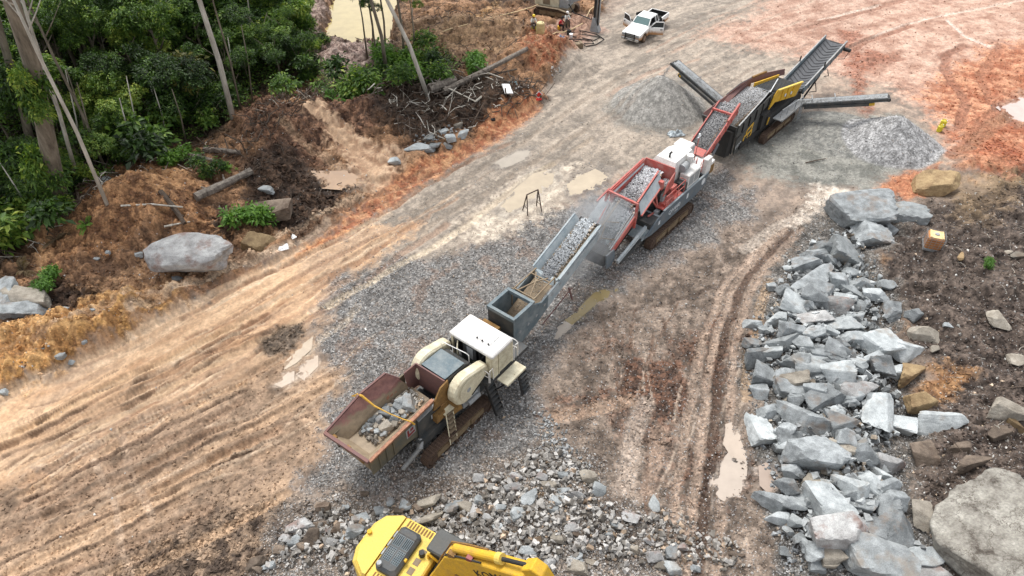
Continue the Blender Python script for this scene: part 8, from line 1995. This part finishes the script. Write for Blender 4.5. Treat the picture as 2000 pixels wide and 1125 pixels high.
p = gp(1104, 53); person((p.x + 0.1, p.y + 0.3, p.z), R(-70), sit(0.10, 0.6, 0.55), {'k': M['skin'], 's': M['shirtw'], 't': M['trousp'], 'b': M['boot']}, "person in a white shirt and white helmet sitting behind the red shirt", M['helmW'])
def lathe(m, c, prof, n=16):
    c = Vector(c)
    for (r0, z0), (r1, z1) in zip(prof[:-1], prof[1:]): m.tube([c + Vector((0, 0, z0)), c + Vector((0, 0, z1))], r0, n, r1)
# seats under them
p = gp(1092, 60); o = part("bucket", M['yellow'], None, lambda m: lathe(m, (0, 0, 0), [(0.14, 0), (0.17, 0.36), (0.18, 0.38), (0.17, 0.42)])); o.location = (p.x - 0.02, p.y + 0.2, p.z); tag(o, "yellow bucket under the person in red", "bucket")
p = gp(1104, 53); o = part("crate_seat", M['tan'], None, lambda m: (m.box(-0.25, 0.2, -0.25, 0.25, 0, 0.5), m.box(-0.27, 0.22, -0.27, 0.27, 0.5, 0.54))); o.location = (p.x + 0.1, p.y + 0.3, p.z); o.rotation_euler = (0, 0, R(-70)); tag(o, "brown box under the person in the white helmet", "box")
p = gp(1044, 58); put_rock(1043, 52, 14, 11, 'b', "brown rock under the person in the yellow helmet", None, "rock", False)
# ------------------------------------------------------------------ drum, cans, crate, trestle and litter
M['drum'] = paint("cream_plastic", S(222, 206, 150, 0.85), 0.5, S(180, 150, 100, 0.8), 0.35, 3.0)
p = gp(1055, 68); dm = empty("plastic_drum", p, 0, "tall cream plastic drum beside the sitting worker", "drum")
part("barrel", M['drum'], dm, lambda m: lathe(m, (0, 0, 0), [(0.34, 0), (0.40, 0.08), (0.42, 0.35), (0.40, 0.38), (0.42, 0.42), (0.42, 0.85), (0.40, 0.88), (0.42, 0.92), (0.40, 1.18), (0.34, 1.26), (0.0, 1.27)], 20))
part("bung", M['black'], dm, lambda m: m.cyl((0.18, 0, 1.26), (0.18, 0, 1.30), 0.06, 10))
part("dirt_ring", M['tan'], dm, lambda m: m.tube([(0, 0, 0.0), (0, 0, 0.10)], 0.405, 20, 0.425))
M['can'] = paint("yellow_can", S(226, 214, 60, 0.85), 0.45, S(180, 150, 60, 0.8), 0.2, 4.0)
for px, py, lab in ((1840, 246, "yellow jerrycan standing behind the other on red clay"), (1834, 256, "yellow jerrycan nearest the grey gravel pile")):
    p = gp(px, py); j = empty("jerrycan", p, R(vr.uniform(-40, 40)), lab, "jerrycan", None)
    part("can_body", M['can'], j, lambda m: m.cbox(-0.24, 0.24, -0.15, 0.15, 0, 0.52, 0.06))
    part("handle", M['can'], j, lambda m: (m.bar((-0.15, 0, 0.52), (-0.15, 0, 0.62), 0.05), m.bar((0.1, 0, 0.52), (0.1, 0, 0.62), 0.05), m.bar((-0.17, 0, 0.62), (0.12, 0, 0.62), 0.05)))
    part("cap", M['letter'], j, lambda m: m.cyl((0.19, 0, 0.50), (0.19, 0, 0.58), 0.05, 10))
# tank in its wire cage on a pallet
M['ibc'] = paint("orange_stained_plastic", S(206, 138, 74, 0.8), 0.5, S(150, 88, 52, 0.8), 0.4, 2.5)
M['ibct'] = paint("cream_plastic_top", S(240, 214, 160, 0.85), 0.5, S(200, 150, 90, 0.8), 0.3, 3.0)
p = gp(1818, 482); ib = empty("caged_tank", p, R(-22), "orange-stained square liquid tank in a wire cage on the dark soil", "tank")
part("tank_body", M['ibc'], ib, lambda m: m.cbox(-0.48, 0.48, -0.48, 0.48, 0.16, 1.0, 0.08))
part("tank_top", M['ibct'], ib, lambda m: (m.box(-0.42, 0.42, -0.42, 0.42, 1.0, 1.03), m.box(-0.40, -0.30, -0.4, 0.4, 1.03, 1.07), m.box(0.28, 0.40, -0.4, 0.4, 1.03, 1.07)))
part("lid", M['graypanel'], ib, lambda m: m.cyl((0.0, 0, 1.03), (0.0, 0, 1.09), 0.14, 14))
cg = part("cage", M['steel'], ib, lambda m: [m.tube([(-0.54, -0.54, z), (0.54, -0.54, z), (0.54, 0.54, z), (-0.54, 0.54, z), (-0.54, -0.54, z)], 0.012, 5) for z in (0.18, 0.36, 0.54, 0.72, 0.90, 1.02)] + [m.tube([(x, y, 0.1), (x, y, 1.04)], 0.012, 5) for x, y in [(a, b) for a in (-0.54, 0.54) for b in (-0.54, -0.27, 0, 0.27, 0.54)] + [(a, b) for b in (-0.54, 0.54) for a in (-0.27, 0, 0.27)]])
part("pallet", M['steel'], ib, lambda m: [m.box(-0.55, 0.55, y - 0.06, y + 0.06, 0.0, 0.10) for y in (-0.48, 0, 0.48)] + [m.box(-0.55, 0.55, -0.55, 0.55, 0.10, 0.14)])
# trestle of thin bars
p = gp(1038, 412); ts = empty("trestle", p, R(28), "small rusty metal trestle standing on the gravel by the pale puddle", "trestle")
M['rustd'] = paint("dark_rusty_bar", S(70, 54, 46, 0.8), 0.7, S(110, 80, 60, 0.7), 0.3, 6.0)
for x, y in ((-0.45, -0.38), (-0.45, 0.38), (0.55, -0.38), (0.55, 0.38)):
    part("leg", M['rustd'], ts, lambda m: m.bar((x * 1.15, y, 0), (x * 0.9, 0, 1.55 if x < 0 else 1.7), 0.06))
part("top_bar", M['rustd'], ts, lambda m: m.bar((-0.43, 0, 1.55), (0.52, 0, 1.7), 0.06))
for x in (-0.48, 0.58): part("brace", M['rustd'], ts, lambda m: m.bar((x, -0.22, 0.5), (x, 0.22, 0.5), 0.035))
# crumpled sheets and bags
def crumple(name, px, py, sx_, sy_, hz, mat, label, cat, seed, rz=0.0):
    p = gp(px, py); bm = bmesh.new(); bmesh.ops.create_grid(bm, x_segments=14, y_segments=14, size=0.5)
    rd = random.Random(seed); off = Vector((seed * 3.1, seed * 1.7, 0))
    for v in bm.verts:
        r = max(abs(v.co.x), abs(v.co.y)) * 2
        n = mnoise.noise(Vector((v.co.x * 4, v.co.y * 4, 0)) + off); n2 = mnoise.noise(Vector((v.co.x * 9, v.co.y * 9, 3)) + off)
        v.co = Vector((v.co.x * sx_ * (1 + 0.25 * n2), v.co.y * sy_ * (1 + 0.25 * n), max(0.01, hz * (1 - r ** 2) * (0.6 + 0.9 * n) + 0.05 * n2 * hz + 0.03)))
    g = bmesh.ops.extrude_face_region(bm, geom=bm.faces[:])
    bmesh.ops.translate(bm, vec=(0, 0, -0.02), verts=[e for e in g["geom"] if isinstance(e, bmesh.types.BMVert)])
    bmesh.ops.recalc_face_normals(bm, faces=bm.faces)
    me = bpy.data.meshes.new(name); bm.to_mesh(me); bm.free(); me.shade_flat()
    o = link_mesh(name, me, mat); o.location = (p.x, p.y, p.z + 0.02); o.rotation_euler = (0, 0, rz)
    return tag(o, label, cat)
M['plastic'] = plain("white_plastic", S(236, 236, 234, 0.92), 0.45); M['greyplastic'] = plain("grey_sheet", S(178, 188, 192, 0.85), 0.5); M['bluetarp'] = plain("blue_grey_tarp", S(118, 148, 156, 0.8), 0.6); M['denim'] = plain("blue_cloth", S(110, 130, 164, 0.8), 0.8)
crumple("plastic_sheet", 1320, 263, 1.35, 0.75, 0.42, M['greyplastic'], "crumpled white-grey plastic sheet on the road above the red crusher", "sheet", 3, 0.2)
crumple("plastic_bag", 552, 484, 0.75, 0.7, 0.14, M['plastic'], "white plastic litter beside the tan boulder", "litter", 5, 0.4)
crumple("plastic_bag", 572, 463, 0.35, 0.5, 0.12, M['plastic'], "smaller scrap of white plastic up the road edge", "litter", 6, 0.9)
crumple("tarpaulin", 1002, 164, 1.4, 0.9, 0.22, M['bluetarp'], "blue-grey tarpaulin scrap on the dark debris", "tarp", 7, 0.7)
crumple("cloth_bundle", 1096, 75, 0.8, 0.6, 0.3, M['denim'], "blue cloth bundle on the orange mound", "cloth", 8, 0.3)
crumple("plastic_bag", 38, 578, 0.5, 0.25, 0.1, M['plastic'], "white scrap between the left slabs", "litter", 9, 0.5)
p = gp(991, 179); o = part("white_panel", M['plastic'], None, lambda m: (m.box(-0.35, 0.35, -0.6, 0.6, 0.0, 0.06), m.box(-0.37, 0.37, -0.62, 0.62, -0.03, 0.0))); o.location = (p.x, p.y, p.z + 0.25); o.rotation_euler = (R(14), R(10), R(18)); tag(o, "flat white panel tipped on the dark debris", "panel")
M['conered'] = plain("red_marker", S(226, 48, 36, 0.85), 0.5)
p = gp(1052, 194); rc = empty("marker_sign", p, R(15), "small red diamond marker with white rim at the road edge", "sign")
part("plate", M['plastic'], rc, lambda m: m.prism([(0, 0.10), (0.36, 0.46), (0, 0.82), (-0.36, 0.46)], 'y', -0.02, 0.0)); part("plate_face", M['conered'], rc, lambda m: m.prism([(0, 0.20), (0.27, 0.46), (0, 0.72), (-0.27, 0.46)], 'y', -0.03, -0.022)); part("stake", M['rustd'], rc, lambda m: m.bar((0, 0.02, -0.1), (0, 0.02, 0.5), 0.05)); part("base", M['conered'], rc, lambda m: m.hexa([(-0.3, -0.2, 0), (0.3, -0.2, 0), (0.3, 0.2, 0), (-0.3, 0.2, 0)], [(-0.2, -0.1, 0.12), (0.2, -0.1, 0.12), (0.2, 0.1, 0.12), (-0.2, 0.1, 0.12)]))
# poles and hoses round the rig
def lie(name, px, r, mat, label, cat, lift=0.05):
    P_ = [gp(*q) + Vector((0, 0, r + lift)) for q in px]; mb = MB(); mb.tube([q - P_[0] for q in P_], r, 7); o = mb.build(name, mat, None, smooth=True); o.location = P_[0]; return tag(o, label, cat)
M['pole'] = plain("pale_pipe", S(222, 196, 150, 0.85), 0.5)
lie("water_pipe", [(818, 82), (880, 60), (960, 38), (1010, 26), (1040, 20), (1060, 8)], 0.06, M['pole'], "long pale pipe running along the upper bank to the rig", "pipe", 0.12)
lie("water_pipe", [(1076, 72), (1086, 66), (1100, 66), (1120, 58), (1138, 48)], 0.06, M['pole'], "pale pipe on the ground before the people", "pipe", 0.08)
lie("water_pipe", [(1145, 40), (1152, 26), (1172, 10), (1190, -4)], 0.05, M['pole'], "pale pipe slanting up behind the drill mast", "pipe", 0.3)
for i, pts in enumerate(([(1108, 62), (1130, 68), (1150, 70), (1172, 74), (1160, 80), (1140, 76), (1118, 72)], [(1112, 60), (1140, 62), (1165, 68), (1180, 78), (1165, 88), (1145, 92), (1128, 82), (1110, 80)], [(1105, 78), (1130, 78), (1155, 80), (1160, 86), (1140, 86)])):
    lie("air_hose", pts, 0.045, M['dark'], ["black hose looped nearest the pickup", "widest loop of black hose in front of the rig", "inner loop of black hose in front of the rig"][i], "hose", 0.02)
p = gp(1130, 93); o = part("steel_block", M['tan'], None, lambda m: (m.cbox(-0.4, 0.4, -0.3, 0.3, 0, 0.5, 0.05), m.box(0.1, 0.3, -0.32, 0.32, 0.5, 0.58))); o.location = p; o.rotation_euler = (0, 0, 0.2); tag(o, "muddy grey box on the ground at the end of the hoses", "box")
p = gp(1115, 74); o = part("bucket", M['plastic'], None, lambda m: lathe(m, (0, 0, 0), [(0.15, 0), (0.19, 0.40), (0.20, 0.42), (0.18, 0.42)])); o.location = p; tag(o, "white bucket beside the blue cloth bundle", "bucket")
p = gp(1111, 68); o = part("tool_case", M['dark'], None, lambda m: (m.box(-0.2, 0.2, -0.15, 0.15, 0, 0.5), m.bar((-0.1, 0, 0.5), (0.1, 0, 0.56), 0.04))); o.location = p; tag(o, "small black case behind the white bucket", "case")
p = gp(963, 235); o = part("scrap", M['dark'], None, lambda m: (m.box(-0.2, 0.2, -0.12, 0.12, 0, 0.12), m.bar((-0.1, 0, 0.12), (0.15, 0.05, 0.2), 0.06))); o.location = p; tag(o, "small dark scrap on the orange road edge", "scrap")
log((1573, 320), (1612, 312), 0.05, 0.03, "short forked branch on the grey fines below the gravel pile", BD, 0.08)
# stream of grit falling from the left side conveyor
pe = SF @ Vector((2.45, 10.1, 3.25)); rs = np.random.RandomState(5); n = 420; t = rs.rand(n) ** 0.6
vx = (SF.to_3x3() @ Vector((0.15, 0.95, 0))); tip = unp(1284, 207)
Pg = np.stack([pe.x + (tip[0] - pe.x) * t + rs.normal(0, 0.07 + 0.05 * t, n), pe.y + (tip[1] - pe.y) * t * 1.0 + rs.normal(0, 0.07, n), pe.z - (pe.z - 2.6) * t ** 2], -1)
tag(stones("falling_grit", Pg, rs.uniform(0.03, 0.07, n), greys(n, 9, (150, 148, 144), (200, 198, 194), 0.85, 0), 9), "grit falling from the left conveyor onto its pile", "gravel", kind="stuff")
# ------------------------------------------------------------------ stone dust hanging at the transfer point
def dust(name, mat4, loc, scale, dens, label, seed):
    bm = bmesh.new(); bmesh.ops.create_icosphere(bm, subdivisions=3, radius=1.0)
    me = bpy.data.meshes.new(name); bm.to_mesh(me); bm.free()
    m = bpy.data.materials.new(name); m.use_nodes = True; nt = m.node_tree; nt.nodes.clear()
    out = nt.nodes.new("ShaderNodeOutputMaterial"); pv = nt.nodes.new("ShaderNodeVolumePrincipled")
    pv.inputs["Color"].default_value = (0.93, 0.95, 0.97, 1); pv.inputs["Anisotropy"].default_value = 0.2
    tc = nd(nt, "ShaderNodeTexCoord"); ln = nd(nt, "ShaderNodeVectorMath", operation='LENGTH'); nt.links.new(tc.outputs["Object"], ln.inputs[0])
    n1 = nd(nt, "ShaderNodeTexNoise", Scale=2.2, Detail=3.0, Roughness=0.6); nt.links.new(tc.outputs["Object"], n1.inputs["Vector"])
    mr = nd(nt, "ShaderNodeMapRange"); nt.links.new(ln.outputs["Value"], mr.inputs[0]); mr.inputs[1].default_value = 1.0; mr.inputs[2].default_value = 0.15; mr.inputs[3].default_value = 0.0; mr.inputs[4].default_value = 1.0
    nr_ = nd(nt, "ShaderNodeMapRange"); nt.links.new(n1.outputs["Fac"], nr_.inputs[0]); nr_.inputs[1].default_value = 0.36; nr_.inputs[2].default_value = 0.68
    mu = nd(nt, "ShaderNodeMath", operation='MULTIPLY'); nt.links.new(mr.outputs[0], mu.inputs[0]); nt.links.new(nr_.outputs[0], mu.inputs[1])
    m2 = nd(nt, "ShaderNodeMath", operation='MULTIPLY'); nt.links.new(mu.outputs[0], m2.inputs[0]); m2.inputs[1].default_value = dens
    nt.links.new(m2.outputs[0], pv.inputs["Density"]); nt.links.new(pv.outputs[0], out.inputs["Volume"])
    me.materials.append(m)
    o = link_mesh(name, me); o.matrix_world = mat4 @ Matrix.Translation(loc) @ Matrix.Diagonal((scale[0], scale[1], scale[2], 1))
    return tag(o, label, "dust", kind="stuff")
dust("dust_cloud", CF, (1.0, 1.0, 3.4), (3.2, 2.0, 1.8), 1.25, "pale stone dust hanging where the slate conveyor feeds the red crusher", 1)
dust("dust_cloud", CF, (-1.6, 0.2, 2.4), (2.8, 1.7, 1.4), 0.85, "thin dust over the head of the slate conveyor", 2)
